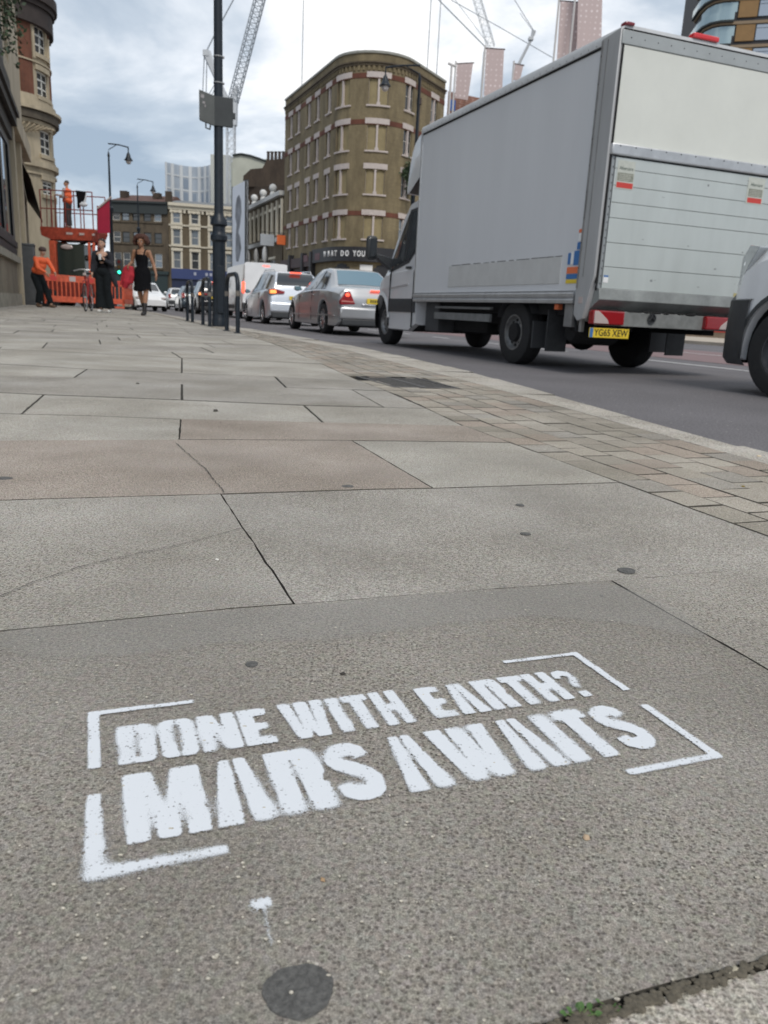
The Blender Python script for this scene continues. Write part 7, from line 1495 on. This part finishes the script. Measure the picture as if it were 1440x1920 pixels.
# ================================================================ PEOPLE
def capsule(mb, a, b, ra, rb, n=12):
    a, b = Vector(a), Vector(b); mb.tube([a, b], [ra, rb], n)
    mb.ball(tuple(a), ra, 6); mb.ball(tuple(b), rb, 6)
def melt(mb, name, m, parent, voxel=0.008, smooth_it=4):
    o = mb.build(name, m, None, weld=False); md = o.modifiers.new('r', 'REMESH'); md.mode = 'VOXEL'; md.voxel_size = voxel; md.use_smooth_shade = True
    ms = o.modifiers.new('s', 'SMOOTH'); ms.iterations = smooth_it; ms.factor = .5
    dg = bpy.context.evaluated_depsgraph_get(); me = bpy.data.meshes.new_from_object(o.evaluated_get(dg)); me.name = name
    old = o.data; o.modifiers.clear(); o.data = me; bpy.data.meshes.remove(old)
    for p in me.polygons: p.use_smooth = True
    if not me.materials: me.materials.append(m)
    o.parent = parent; return o
def hand(mb, wrist, d, up, s=1.0, curl=0.5, thumb_side=1):
    """palm, four fingers of different length, thumb; d points along the hand, up = back of the hand"""
    d = Vector(d).normalized(); up = Vector(up); up = (up - d * up.dot(d)).normalized(); sd_ = d.cross(up) * thumb_side; w_ = Vector(wrist)
    capsule(mb, w_, w_ + d * .03 * s, .022 * s, .026 * s, 8)
    for k in range(4):
        off = (k - 1.5) * .017 * s; ln = [.062, .072, .068, .052][k] * s; base = w_ + d * .075 * s + sd_ * -off
        capsule(mb, w_ + d * .02 * s - sd_ * off * .7, base, .013 * s, .0105 * s, 6)
        m1 = base + (d - up * curl * .6).normalized() * ln * .5; m2 = m1 + (d - up * curl * 1.8).normalized() * ln * .5
        capsule(mb, base, m1, .0095 * s, .009 * s, 6); capsule(mb, m1, m2, .009 * s, .0075 * s, 6)
    t1 = w_ + d * .03 * s + sd_ * .028 * s; t2 = t1 + (d * .8 + sd_ * .8 - up * .2).normalized() * .032 * s; t3 = t2 + (d + sd_ * .1 - up * .4).normalized() * .026 * s
    capsule(mb, w_ + d * .012 * s, t1, .014 * s, .012 * s, 6); capsule(mb, t1, t2, .011 * s, .010 * s, 6); capsule(mb, t2, t3, .010 * s, .008 * s, 6)
def head(mb, c, s=1.0, yaw=0.0, tilt=0.0):
    c = Vector(c); Rm = Matrix.Rotation(yaw, 3, 'Z') @ Matrix.Rotation(tilt, 3, 'X'); P = lambda x, y, z: tuple(c + Rm @ Vector((x * s, y * s, z * s)))
    old = mb.M
    mb.M = Matrix.Translation(c) @ (Rm.to_4x4()) @ Matrix.Scale(s, 4)
    mb.ball((0, -.012, .025), (.076, .094, .090), 10); mb.ball((0, .018, -.035), (.058, .066, .075), 8); mb.ball((0, .045, -.078), (.030, .030, .024), 6)
    capsule(mb, (0, .082, .012), (0, .100, -.022), .010, .014, 6); mb.ball((0, .083, -.052), (.026, .012, .011), 5)
    for q in (-1, 1): mb.ball((q * .076, -.008, -.008), (.011, .020, .030), 5); mb.ball((q * .034, .074, .024), (.024, .012, .008), 5); mb.ball((q * .042, .055, -.022), (.024, .024, .02), 5)
    mb.M = old; return P
def face(body, P, s=1.0):
    for q in (-1, 1):
        mb = MB(); mb.ball(P(q * .033, .080, .006), .011 * s, 5); e_ = mb.build('eye', mat('eye_white', (0.6, 0.58, 0.55), .3), body, smooth=90); mb = MB(); mb.ball(P(q * .033, .088, .006), .006 * s, 5); mb.build('iris', mat('dark_iris', (0.02, 0.012, 0.01), .2), e_, smooth=90)
        mb = MB(); capsule(mb, P(q * .018, .089, .028), P(q * .052, .076, .030), .0045 * s, .0035 * s, 5); mb.build('eyebrow', mat('eyebrow_dark', (0.03, 0.018, 0.012), .8), body)
    mb = MB(); capsule(mb, P(-.02, .090, -.052), P(.02, .090, -.052), .006 * s, .006 * s, 5); mb.build('mouth', mat('lip', (0.32, 0.10, 0.09), .5), body)
def person_body(root, J, skin, s=1.0, hc=(0, 0.01, 1.60), yaw=0, tilt=0, hd=((0, 0, -1), (0, 0, -1)), curl=(.5, .5), arm_r=1.0, torso=None, voxel=.0075):
    mb = MB()
    tz_ = torso or [((0, 0, 1.36), (.15, .075, .07)), ((0, .005, 1.26), (.145, .10, .11)), ((0, 0, 1.10), (.118, .085, .12)), ((0, -.01, .95), (.158, .115, .11))]
    for c, r_ in tz_: mb.ball(c, r_, 8)
    for a, b in zip(tz_, tz_[1:]): capsule(mb, a[0], b[0], min(a[1][0], a[1][1]) * 1.0, min(b[1][0], b[1][1]) * 1.0)
    nk = Vector(tz_[0][0]) + Vector((0, -.005, .03)); capsule(mb, nk, Vector(hc) + Vector((0, -.015, -.06)), .052, .048)
    P = head(mb, hc, 1.0, yaw, tilt)
    for sd_, k in ((-1, 0), (1, 1)):
        hip, kn, an, toe = J['leg'][k]; capsule(mb, hip, kn, .088, .056); capsule(mb, kn, Vector(kn).lerp(Vector(an), .3), .056, .056); capsule(mb, Vector(kn).lerp(Vector(an), .3), an, .056, .036); capsule(mb, an, Vector(an) + Vector((0, -.02, -.04)), .036, .034); capsule(mb, Vector(an) + Vector((0, 0, -.05)), toe, .034, .028)
        sh_, el, wr = J['arm'][k]; capsule(mb, nk + Vector((0, 0, -.02)), sh_, .05, .048 * arm_r); capsule(mb, sh_, el, .047 * arm_r, .037 * arm_r); capsule(mb, el, Vector(el).lerp(Vector(wr), .3), .037 * arm_r, .036 * arm_r); capsule(mb, Vector(el).lerp(Vector(wr), .3), wr, .036 * arm_r, .025 * arm_r)
        hand(mb, wr, hd[k], (sd_, 0, .2) if abs(Vector(hd[k]).normalized().x) < .8 else (0, 1, 0), 1.0, curl[k], -sd_)
    b = melt(mb, 'body', skin, root, voxel); face(b, P); return b, P
def legs_cloth(root, J, m, name, r=(.105, .085, .095), upto=1.0, waist=((0, -.01, .95), (.178, .15, .14)), voxel=.011):
    mb = MB(); mb.ball(*waist, 8)
    for k in (0, 1):
        hip, kn, an, toe = J['leg'][k]; capsule(mb, hip, kn, r[0], r[1]); e_ = Vector(kn).lerp(Vector(an), upto); mb.tube([Vector(kn), e_], [r[1], r[2]], 14)
    return melt(mb, name, m, root, voxel)
# woman in black trousers
p = G(196, 586); w1 = thing('person', 'woman in black top, loose cardigan and wide black trousers, white shoes, holding a white cup', 'person', p, math.pi + R(6))
w1['label'] = 'woman in wide black trousers and open cardigan holding a white cup at her chest'
J = {'leg': [((-.085, 0, .92), (-.10, .03, .50), (-.115, -.04, .10), (-.12, .09, .035)), ((.085, 0, .92), (.085, .05, .50), (.075, .06, .10), (.08, .20, .035))],
     'arm': [((-.175, 0, 1.375), (-.235, .03, 1.13), (-.06, .17, 1.255)), ((.175, 0, 1.375), (.235, -.02, 1.12), (.235, .09, .90))]}
b1, P1 = person_body(w1, J, SKIN, yaw=R(-8), hd=((.35, .2, .8), (0, .3, -1)), curl=(.9, .5))
legs_cloth(w1, J, CLD, 'trousers', (.108, .092, .125), .97)
mb = MB(); mb.ball((0, .005, 1.25), (.158, .118, .10), 8); mb.ball((0, 0, 1.10), (.135, .10, .13), 8); mb.ball((0, -.005, 1.0), (.165, .125, .07), 8); capsule(mb, (-.10, -.005, 1.35), (-.1, .0, 1.25), .05, .07); capsule(mb, (.10, -.005, 1.35), (.1, .0, 1.25), .05, .07); melt(mb, 'top', CLB, w1, .011)
mb = MB()
for k in (0, 1):
    sh_, el, wr = [Vector(q) for q in J['arm'][k]]; sx = -1 if k == 0 else 1
    capsule(mb, sh_ + Vector((-sx * .06, -.02, .02)), sh_, .058, .064); capsule(mb, sh_, el, .064, .058); capsule(mb, el, el.lerp(wr, .75), .058, .045)
    mb.tube([(sx * .13, -.03, 1.36), (sx * .155, -.03, 1.15), (sx * .19, -.05, .92), (sx * (.30 if k == 0 else .21), -.06, .62 if k == 0 else .80)], [.06, .07, .085, .045], 12)
mb.ball((0, -.07, 1.25), (.16, .06, .16), 8); mb.ball((0, -.08, 1.0), (.17, .055, .2), 8); melt(mb, 'cardigan', mat('charcoal_knit', (0.022, 0.023, 0.03), .95, ns=20, na=.3, bump=.4), w1, .012)
for k in (0, 1):
    an, toe = Vector(J['leg'][k][2]), Vector(J['leg'][k][3]); mb = MB(); capsule(mb, an + Vector((0, -.02, -.055)), toe + Vector((0, .01, 0)), .044, .036); melt(mb, 'shoe', mat('white_shoe', (0.62, 0.62, 0.60), .6), w1, .01)
mb = MB(); mb.ball(P1(0, -.03, .045), (.086, .098, .085), 9); mb.ball(P1(0, -.085, 0), (.06, .05, .08), 7); capsule(mb, P1(.05, -.06, -.03), (.075, -.02, 1.36), .035, .022); capsule(mb, P1(-.05, -.05, -.02), P1(-.05, -.05, -.07), .03, .02); mb.ball(P1(0, -.10, .08), (.045, .045, .04), 7); melt(mb, 'hair', mat('dark_brown_hair', (0.028, 0.017, 0.012), .7, ns=30, na=.4), w1, .009)
mb = MB()
for q in (-1, 1): mb.ball(P1(q * .034, .062, .082), (.030, .012, .018), 6)
capsule(mb, P1(-.03, .066, .085), P1(.03, .066, .085), .004, .004, 5); mb.build('sunglasses', mat('shiny_black', (0.02, 0.02, 0.02), .15), w1)
cup = thing('paper_cup', 'white cup held at the chest of the woman in black trousers', 'cup', p + Vector((.02, -.215, 1.285)), 0); mb = MB(); mb.lathe([(.027, -.06), (.038, .05), (.041, .052), (.041, .062), (.033, .07), (.01, .071)], n=16); mb.build('cup', mat('white_paper', (0.7, 0.7, 0.7), .6), cup)
# woman in the black dress
p = G(269, 592); w2 = thing('person', 'woman with curly brown hair in a black sleeveless dress, walking with a red jacket', 'person', p, math.pi - R(4))
J = {'leg': [((-.08, .0, .90), (-.09, .05, .50), (-.075, .13, .11), (-.075, .25, .035)), ((.08, 0, .90), (.07, -.02, .48), (.03, -.16, .15), (.03, -.05, .035))],
     'arm': [((-.165, 0, 1.37), (-.25, -.03, 1.12), (-.33, .03, .90)), ((.165, 0, 1.37), (.245, -.05, 1.14), (.25, .15, 1.06))]}
b2, P2 = person_body(w2, J, SKIND, hc=(.005, .02, 1.575), yaw=R(5), hd=((-.1, .2, -1), (0, .6, -.4)), curl=(.35, 1.0))
mb = MB(); rr2 = [(1.31, .125, .085, .045), (1.24, .145, .112, .015), (1.15, .135, .105, 0), (1.07, .122, .095, 0), (.98, .172, .138, -.005), (.88, .19, .15, -.005), (.76, .19, .148, .0), (.64, .185, .145, .01), (.55, .20, .16, .015)]
n = 28; vs = []
for z, rx, ry, oy in rr2:
    for k in range(n):
        a = 2 * math.pi * k / n; f = 1 + (.05 * math.sin(5 * a + z * 4) + .03 * math.sin(9 * a)) * max(0, (1 - z)); vs.append((rx * f * math.cos(a), oy + ry * f * math.sin(a), z + (.03 * math.sin(3 * a) if z < .6 else 0)))
mb.add(vs, [(i * n + k, i * n + (k + 1) % n, (i + 1) * n + (k + 1) % n, (i + 1) * n + k) for i in range(len(rr2) - 1) for k in range(n)] + [tuple(range(n))]); mb.build('dress', CLB, w2, smooth=60)
for q in (-1, 1): mb = MB(); mb.tube([(q * .085, .10, 1.30), (q * .10, .06, 1.40), (q * .10, -.03, 1.425), (q * .09, -.09, 1.30)], .014, 8); mb.build('strap', CLB, w2)
for k in (0, 1):
    kn, an, toe = [Vector(q) for q in J['leg'][k][1:]]; mb = MB(); capsule(mb, kn.lerp(an, .62), an, .054, .046); capsule(mb, an, an + Vector((0, -.02, -.045)), .046, .044); capsule(mb, an + Vector((0, 0, -.055)), toe + Vector((0, .005, .003)), .044, .036); melt(mb, 'boot', mat('black_boot', (0.018, 0.016, 0.016), .45), w2, .01)
mb = MB(); random.seed(12)
for i in range(130):
    a, b = random.uniform(0, 6.283), random.uniform(-.35, 1.25); v = Vector((math.cos(a) * math.cos(b) * .155, math.sin(a) * math.cos(b) * .135 - .045, math.sin(b) * .14 + .01)); 
    if v.y > .045 and v.z < .075: continue
    mb.ball(P2(*v), random.uniform(.030, .048), 5)
melt(mb, 'hair', mat('curly_red_brown_hair', (0.075, 0.028, 0.018), .85, ns=60, na=.6, bump=1), w2, .009, 1)
rj_ = thing('jacket', 'red jacket carried over the arm of the woman in the black dress', 'jacket', p + Vector((-.27, -.10, .86)), R(10)); mb = MB(); random.seed(3)
mb.tube([(0, 0, .20), (-.02, .01, .05), (-.05, 0, -.15), (-.10, 0, -.28)], [.07, .10, .10, .05], 10); mb.tube([(.06, .02, .19), (.06, .0, 0), (.05, 0, -.18)], [.05, .07, .04], 9); mb.tube([(-.06, 0, .16), (-.12, 0, -.05), (-.17, 0, -.22)], [.045, .05, .025], 8); melt(mb, 'cloth', mat('red_jacket_cloth', (0.42, 0.02, 0.035), .8, ns=12, na=.35, bump=.5), rj_, .012)
# ---------------- elevated work platform
YP = 32.0; pu = lambda u: at_y(u, 560, YP).x
px0, px1 = at_y(88, 430, YP).x, at_y(188, 435, YP).x; dz0, dz1 = zz_at(140, 452, YP), zz_at(140, 430, YP); rtop = zz_at(150, 363, YP)
ORR = mat('red_orange_paint', (0.38, 0.06, 0.03), .55, ns=7, na=.45); ORD = mat('dark_red_steel', (0.22, 0.03, 0.02), .6, ns=4, na=.3); ORB = mat('orange_barrier_plastic', (0.62, 0.11, 0.05), .55, ns=7, na=.35)
ap = thing('access_platform', 'red work platform vehicle with railings, raised behind the orange barriers', 'work platform', ((px0 + px1) / 2, YP, ROAD)); ox = (px0 + px1) / 2; hw = (px1 - px0) / 2; zo = -ROAD
mb = MB(); mb.box(-hw, hw, -.6, .8, dz1 + zo - .10, dz1 + zo); mb.prism([(-hw, dz1 + zo - .10), (hw, dz1 + zo - .10), (hw * .86, dz0 + zo), (-hw * .62, dz0 + zo - .02), (-hw * .98, dz1 + zo - .32)], -.6, .8); mb.build('deck', ORR, ap, bevel=.01)
mb = MB()
for a, b in ((-.05, .2), (.45, .65), (.95, 1.05)): mb.box(a, b, -.615, -.6, dz1 + zo - .25, dz1 + zo - .17)
mb.build('label_plate', CLEARL, ap)
RB = dz1 + zo; RT = rtop + zo
for sy in (-.58, .78):
    mb = MB(); xs_ = [-hw + .05, -hw * .55, -.05, hw * .28, hw * .62, hw - .05] if sy < 0 else [-hw + .05, 0, hw - .05]
    for x in xs_: mb.tube([(x, sy, RB - .02), (x, sy, RT)], .022, 6)
    for z in (RT, RB + (RT - RB) * .5): mb.tube([(-hw + .05, sy, z), (hw - .05, sy, z)], .022, 6)
    mb.build('guard_rail', ORD, ap)
mb = MB(); 
for i in range(8): x = -hw + .1 + i * .115; mb.tube([(x, -.2 + .1 * (i % 3), RB), (x + .05, -.2 + .1 * (i % 3), RT - .1 - .15 * (i % 2))], .016, 5)
mb.build('gate_bars', mat('rusty_bar', (0.20, 0.07, 0.04), .7), ap)
mb = MB(); 
for k in (-1, 1):
    for sy in (-.4, .6): mb.tube([(k * .75, sy, 1.0), (-k * .75, sy, 2.0)], .05, 6); mb.tube([(k * .75, sy, 2.0), (-k * .75, sy, dz0 + zo)], .05, 6)
mb.build('scissor_arms', UNDER, ap)
mb = MB(); mb.box(-1.1, 1.15, -.7, .9, .35, 1.15); mb.build('chassis', ORD, ap, bevel=.03)
for xa_, xb_, yb_ in ((-.70, -.46, .6), (.80, .88, -.6), (.98, 1.06, -.6)): mb = MB(); mb.box(xa_, xb_, -.72, yb_, 1.15, dz0 + zo - .06); mb.build('cab_frame', ORB, ap, bevel=.02)
mb = MB(); mb.box(-.45, .62, -.60, .55, 1.18, dz0 + zo - .15); mb.build('cab_glass', mat('murky_cab_glass', (0.03, 0.04, 0.035), .1, spec=.8), ap, bevel=.03)
mb = MB(); mb.ball((-.05, -.62, 2.35), (.24, .04, .10), 6); mb.build('work_light', CLEARL, ap)
for x in (-.75, .75):
    for sd_ in (-1, 1): wh = wheel(ap, x, .1 + sd_ * .72, .38, 1, 'dark', .22); wh.rotation_euler = (0, 0, R(90) * (-1 if sd_ < 0 else 1)); wh.location = (x, .1 + sd_ * .72, .38)
# worker on the deck
feet = at_y(129, 427, YP - .1); wk = thing('person', 'worker in orange hi-vis vest standing on the raised red platform', 'person', (feet.x, YP - .1, dz1), R(80))
J = {'leg': [((-.09, 0, .92), (-.10, .01, .50), (-.10, -.02, .10), (-.10, .12, .035)), ((.09, 0, .92), (.10, .02, .50), (.10, -.01, .10), (.10, .13, .035))],
     'arm': [((-.20, 0, 1.42), (-.25, .03, 1.15), (-.18, .26, 1.20)), ((.20, 0, 1.42), (.25, .02, 1.15), (.17, .27, 1.16))]}
TM = [((0, 0, 1.40), (.18, .09, .08)), ((0, .005, 1.28), (.17, .115, .12)), ((0, 0, 1.12), (.150, .11, .12)), ((0, -.01, .97), (.165, .12, .11))]
b3, P3 = person_body(wk, J, SKIN, hc=(0, .015, 1.65), yaw=R(10), hd=((.2, 1, .1), (-.2, 1, .1)), curl=(.9, .9), arm_r=1.15, torso=TM, voxel=.009)
legs_cloth(wk, J, mat('grey_work_trousers', (0.045, 0.043, 0.045), .9), 'trousers', (.105, .085, .075), .95, ((0, -.01, .97), (.172, .13, .09)), .012)
mb = MB(); mb.ball((0, 0, 1.36), (.225, .15, .13), 8); mb.ball((0, .005, 1.20), (.215, .18, .16), 8); mb.ball((0, 0, 1.02), (.21, .185, .14), 8); melt(mb, 'hi_vis_vest', HIVIS, wk, .012)
mb = MB(); mb.lathe([(.19, 1.12), (.198, 1.13), (.198, 1.17), (.19, 1.18)], n=24, sx=1.0, sy=.76); mb.build('reflective_band', mat('pale_reflective', (0.5, 0.5, 0.42), .4), wk)
mb = MB()
for k in (0, 1): sh_, el, wr = [Vector(q) for q in J['arm'][k]]; capsule(mb, sh_, el, .062, .052)
melt(mb, 'sleeves', mat('pale_shirt', (0.45, 0.42, 0.42), .9), wk, .012)
mb = MB(); mb.ball(P3(0, -.02, .045), (.082, .096, .078), 8); melt(mb, 'hair', mat('grey_cropped_hair', (0.09, 0.08, 0.075), .8), wk, .009)
for k in (0, 1): an, toe = Vector(J['leg'][k][2]), Vector(J['leg'][k][3]); mb = MB(); capsule(mb, an + Vector((0, -.02, -.05)), toe, .05, .042); melt(mb, 'boot', mat('tan_boot', (0.14, 0.09, 0.06), .7), wk, .012)
# worker leaning by the barrier
gp = G(98, 578); fw2 = thing('person', 'worker in orange jacket, dark trousers and cap leaning at the left end of the barrier', 'person', gp + Vector((-.62, .9, 0)), R(-115))
J = {'leg': [((-.09, -.20, .86), (-.11, .0, .48), (-.12, .16, .10), (-.12, .28, .035)), ((.09, -.20, .86), (.10, -.02, .46), (.12, -.10, .10), (.12, .02, .035))],
     'arm': [((-.20, .0, 1.33), (-.24, .14, 1.10), (-.16, .32, .98)), ((.20, .0, 1.33), (.24, .12, 1.08), (.14, .32, .96))]}
TB = [((0, -.01, 1.32), (.18, .10, .09)), ((0, -.05, 1.21), (.17, .12, .12)), ((0, -.12, 1.06), (.15, .12, .12)), ((0, -.19, .92), (.17, .14, .12))]
b4, P4 = person_body(fw2, J, SKIN, hc=(0, .07, 1.54), yaw=0, tilt=R(-18), hd=((.1, .5, -.8), (-.1, .5, -.8)), curl=(.8, .8), arm_r=1.15, torso=TB, voxel=.009)
legs_cloth(fw2, J, CLD, 'trousers', (.112, .09, .08), .95, ((0, -.20, .90), (.185, .155, .13)), .012)
mb = MB(); mb.ball((0, -.02, 1.29), (.21, .135, .12), 8); mb.ball((0, -.07, 1.16), (.20, .15, .15), 8); mb.ball((0, -.15, 1.02), (.20, .165, .14), 8)
for k in (0, 1): sh_, el, wr = [Vector(q) for q in J['arm'][k]]; capsule(mb, sh_, el, .07, .058); capsule(mb, el, el.lerp(wr, .85), .058, .045)
melt(mb, 'jacket', HIVIS, fw2, .012)
mb = MB(); mb.ball(P4(0, -.02, .05), (.10, .115, .085), 8); melt(mb, 'cap', mat('brown_cap', (0.07, 0.045, 0.04), .8), fw2, .01)
for k in (0, 1): an, toe = Vector(J['leg'][k][2]), Vector(J['leg'][k][3]); mb = MB(); capsule(mb, an + Vector((0, -.02, -.05)), toe, .05, .042); melt(mb, 'boot', mat('tan_boot', (0.14, 0.09, 0.06), .7), fw2, .012)
# jacket on the rail, banner
jk = thing('hanging_jacket', 'black jacket hung over the railing of the raised red platform', 'jacket', (at_y(165, 383, YP).x, YP - .66, dz1)); mb = MB(); h_ = RT - RB
mb.prism([(-.20, h_ + .03), (.20, h_ + .0), (.17, h_ - .22), (.08, h_ - .36), (.02, h_ - .34), (-.06, h_ - .46), (-.11, h_ - .62), (-.16, h_ - .60), (-.15, h_ - .3)], -.05, .07); mb.build('cloth', CLB, jk, bevel=.025)
wg = thing('plastic_bag', 'white plastic bag tied below the black jacket on the railing', 'bag', (at_y(169, 395, YP).x, YP - .66, dz1)); mb = MB(); mb.ball((0, 0, h_ - .46), (.17, .07, .09), 7); mb.tube([(0.05, 0, h_ - .4), (.1, 0, h_ - .2), (.12, 0, h_)], [.05, .04, .02], 7); melt(mb, 'bag', mat('white_plastic', (0.6, 0.62, 0.65), .4), wg, .015)
def flat_poly(name, label, cat, pts, Y, thick, m, part):
    ps = [at_y(u, v, Y) for u, v in pts]; base = Vector((ps[0].x, Y, min(q.z for q in ps))); r_ = thing(name, label, cat, base); mb = MB(); n = len(ps); f = [q + Vector((0, -thick, 0)) for q in ps]; b = [q + Vector((0, thick, 0)) for q in ps]
    mb.add(f + b, [tuple(range(n)), tuple(range(2 * n - 1, n - 1, -1))] + [(i, (i + 1) % n, n + (i + 1) % n, n + i) for i in range(n)]); mb.build(part, m, r_, world=True); return r_
fl = flat_poly('red_banner', 'crimson banner board on a slanted white pole beside the raised platform', 'banner', [(184, 393), (205, 372), (206, 437), (184, 437)], YP - .9, .03, mat('crimson_cloth', (0.36, 0.012, 0.045), .7, ns=3, na=.15), 'board')
mb = MB(); mb.tube([at_y(183, 391, YP - .95), at_y(209, 369, YP - .95)], .035, 6); mb.build('pole', CLEARL, fl, world=True); mb = MB(); mb.tube([at_y(183, 386, YP - .9), at_y(185, 560, YP - .9)], .03, 6); mb.build('post', ORD, fl, world=True)
# barriers
def barrier(label, ua, va, ub, vb, h_=.98):
    a, b = G(ua, va, ROAD if va < 0 else 0), G(ub, vb, 0); L_ = (b - a).length; o = thing('safety_barrier', label, 'barrier', a, math.atan2((b - a).y, (b - a).x), 'orange plastic safety barriers'); mb = MB()
    mb.box(0, L_, -.02, .02, h_ - .20, h_); mb.box(0, L_, -.02, .02, .16, .34); mb.box(0, .05, -.02, .02, .1, h_); mb.box(L_ - .05, L_, -.02, .02, .1, h_); n = max(3, int(L_ / .14))
    for i in range(1, n): x = L_ * i / n; mb.box(x - .022, x + .022, -.015, .015, .34, h_ - .20)
    mb.build('panel', ORB, o, bevel=.006); k = max(1, int(L_ / .5))
    for i in range(k): 
        x = L_ * (i + .5) / k; mb = MB(); mb.box(x - .11, x + .11, -.026, -.02, h_ - .175, h_ - .025); mb.build('reflective_patch', CLEARL if (i % 2) else REDP, o)
    for x in (.15, L_ - .15): mb = MB(); mb.box(x - .09, x + .09, -.28, .28, 0, .07); mb.build('foot', UNDER if L_ > 1 else ORB, o, bevel=.01)
    return o
barrier('longest orange barrier with red and white band, behind the bicycle', 84, 575, 188, 579)
barrier('short orange barrier section to the right of the woman in black trousers', 209, 578, 232, 579)
barrier('orange barrier end beside the woman in the black dress', 233, 578.5, 249, 577)
# bicycle
bp_ = G(165, 584); bk = thing('bicycle', 'red framed bicycle seen nearly head-on beside the woman in black trousers', 'bicycle', bp_ + Vector((-.25, .9, 0)), R(-77)); BR_ = mat('red_bicycle_frame', (0.35, 0.02, 0.02), .35, coat=.5)
for x in (.0, 1.02):
    o = bpy.data.objects.new('wheel', None); C.objects.link(o); o.parent = bk; o.location = (x, 0, .34); mb = MB(); mb.tube([(.325 * math.cos(t_ * math.pi / 18), 0, .325 * math.sin(t_ * math.pi / 18)) for t_ in range(37)], .017, 8, cap=False); mb.build('tyre', RUB, o); mb = MB(); mb.tube([(.30 * math.cos(t_ * math.pi / 18), 0, .30 * math.sin(t_ * math.pi / 18)) for t_ in range(37)], .010, 6, cap=False); mb.build('rim', ALU, o)
    mb = MB()
    for k in range(20): a = k * math.pi / 10; mb.tube([(.02 * math.cos(a + .6), (.03 if k % 2 else -.03), .02 * math.sin(a + .6)), (.30 * math.cos(a), 0, .30 * math.sin(a))], .0016, 3)
    mb.lathe([(.02, -.035), (.02, .035)], ax='y', n=10); mb.build('spokes', ALU, o)
mb = MB(); 
for a, b, r_ in (((.86, 0, .80), (.42, 0, .30), .018), ((.88, 0, .86), (.34, 0, .78), .016), ((.42, 0, .30), (.30, 0, .86), .016), ((.42, .0, .30), (0, .05, .34), .010), ((.42, 0, .30), (0, -.05, .34), .010), ((.33, 0, .76), (0, .05, .34), .009), ((.33, 0, .76), (0, -.05, .34), .009), ((.84, 0, .92), (.88, 0, .76), .02), ((.88, .05, .74), (1.02, .055, .34), .013), ((.88, -.05, .74), (1.02, -.055, .34), .013), ((.88, -.05, .74), (.88, .05, .74), .014)): mb.tube([a, b], r_, 8)
mb.build('frame', BR_, bk); mb = MB(); mb.tube([(.80, -.27, .96), (.86, -.12, 1.0), (.86, .12, 1.0), (.80, .27, .96)], .013, 8); mb.tube([(.84, 0, .92), (.86, 0, 1.0)], .014, 6); hb = mb.build('handlebar', ALU, bk)
for sy in (-1, 1): mb = MB(); mb.tube([(.80, sy * .27, .96), (.78, sy * .34, .95)], .018, 8); mb.build('grip', RUB, hb)
mb = MB(); mb.ball((.28, 0, .93), (.13, .065, .03), 7); mb.build('saddle', RUB, bk, smooth=80); mb = MB(); mb.tube([(.31, 0, .85), (.29, 0, .92)], .012, 6); mb.build('seat_post', ALU, bk)
mb = MB(); mb.lathe([(.09, -.01), (.09, .0)], c=(.42, .05, .30), ax='y', n=16); mb.tube([(.42, .06, .30), (.50, .07, .16)], .009, 6); mb.tube([(.42, -.06, .30), (.34, -.07, .44)], .009, 6); mb.box(.46, .55, .07, .15, .15, .17); mb.box(.30, .38, -.15, -.07, .43, .45); mb.build('crank', UNDER, bk)
mb = MB(); mb.box(.93, .96, -.04, .04, .86, .92); mb.build('front_lamp', CLEARL, bk, bevel=.01)
# small debris round the works
random.seed(6)
for i, (u, v, lab) in enumerate([(150, 571, 'pale sandbag lying behind the longest orange barrier foot'), (228, 577, 'pale rubble lump at the foot of the short orange barrier')]):
    p = G(u, v); o = thing('sandbag', lab, 'sandbag', p + Vector((0, .4, 0))); mb = MB(); mb.ball((0, 0, .07), (.26, .16, .09), 7); mb.ball((.12, .05, .10), (.14, .12, .08), 6); melt(mb, 'bag', mat('pale_sack', (0.42, 0.36, 0.28), .9, ns=6, na=.3), o, .02)
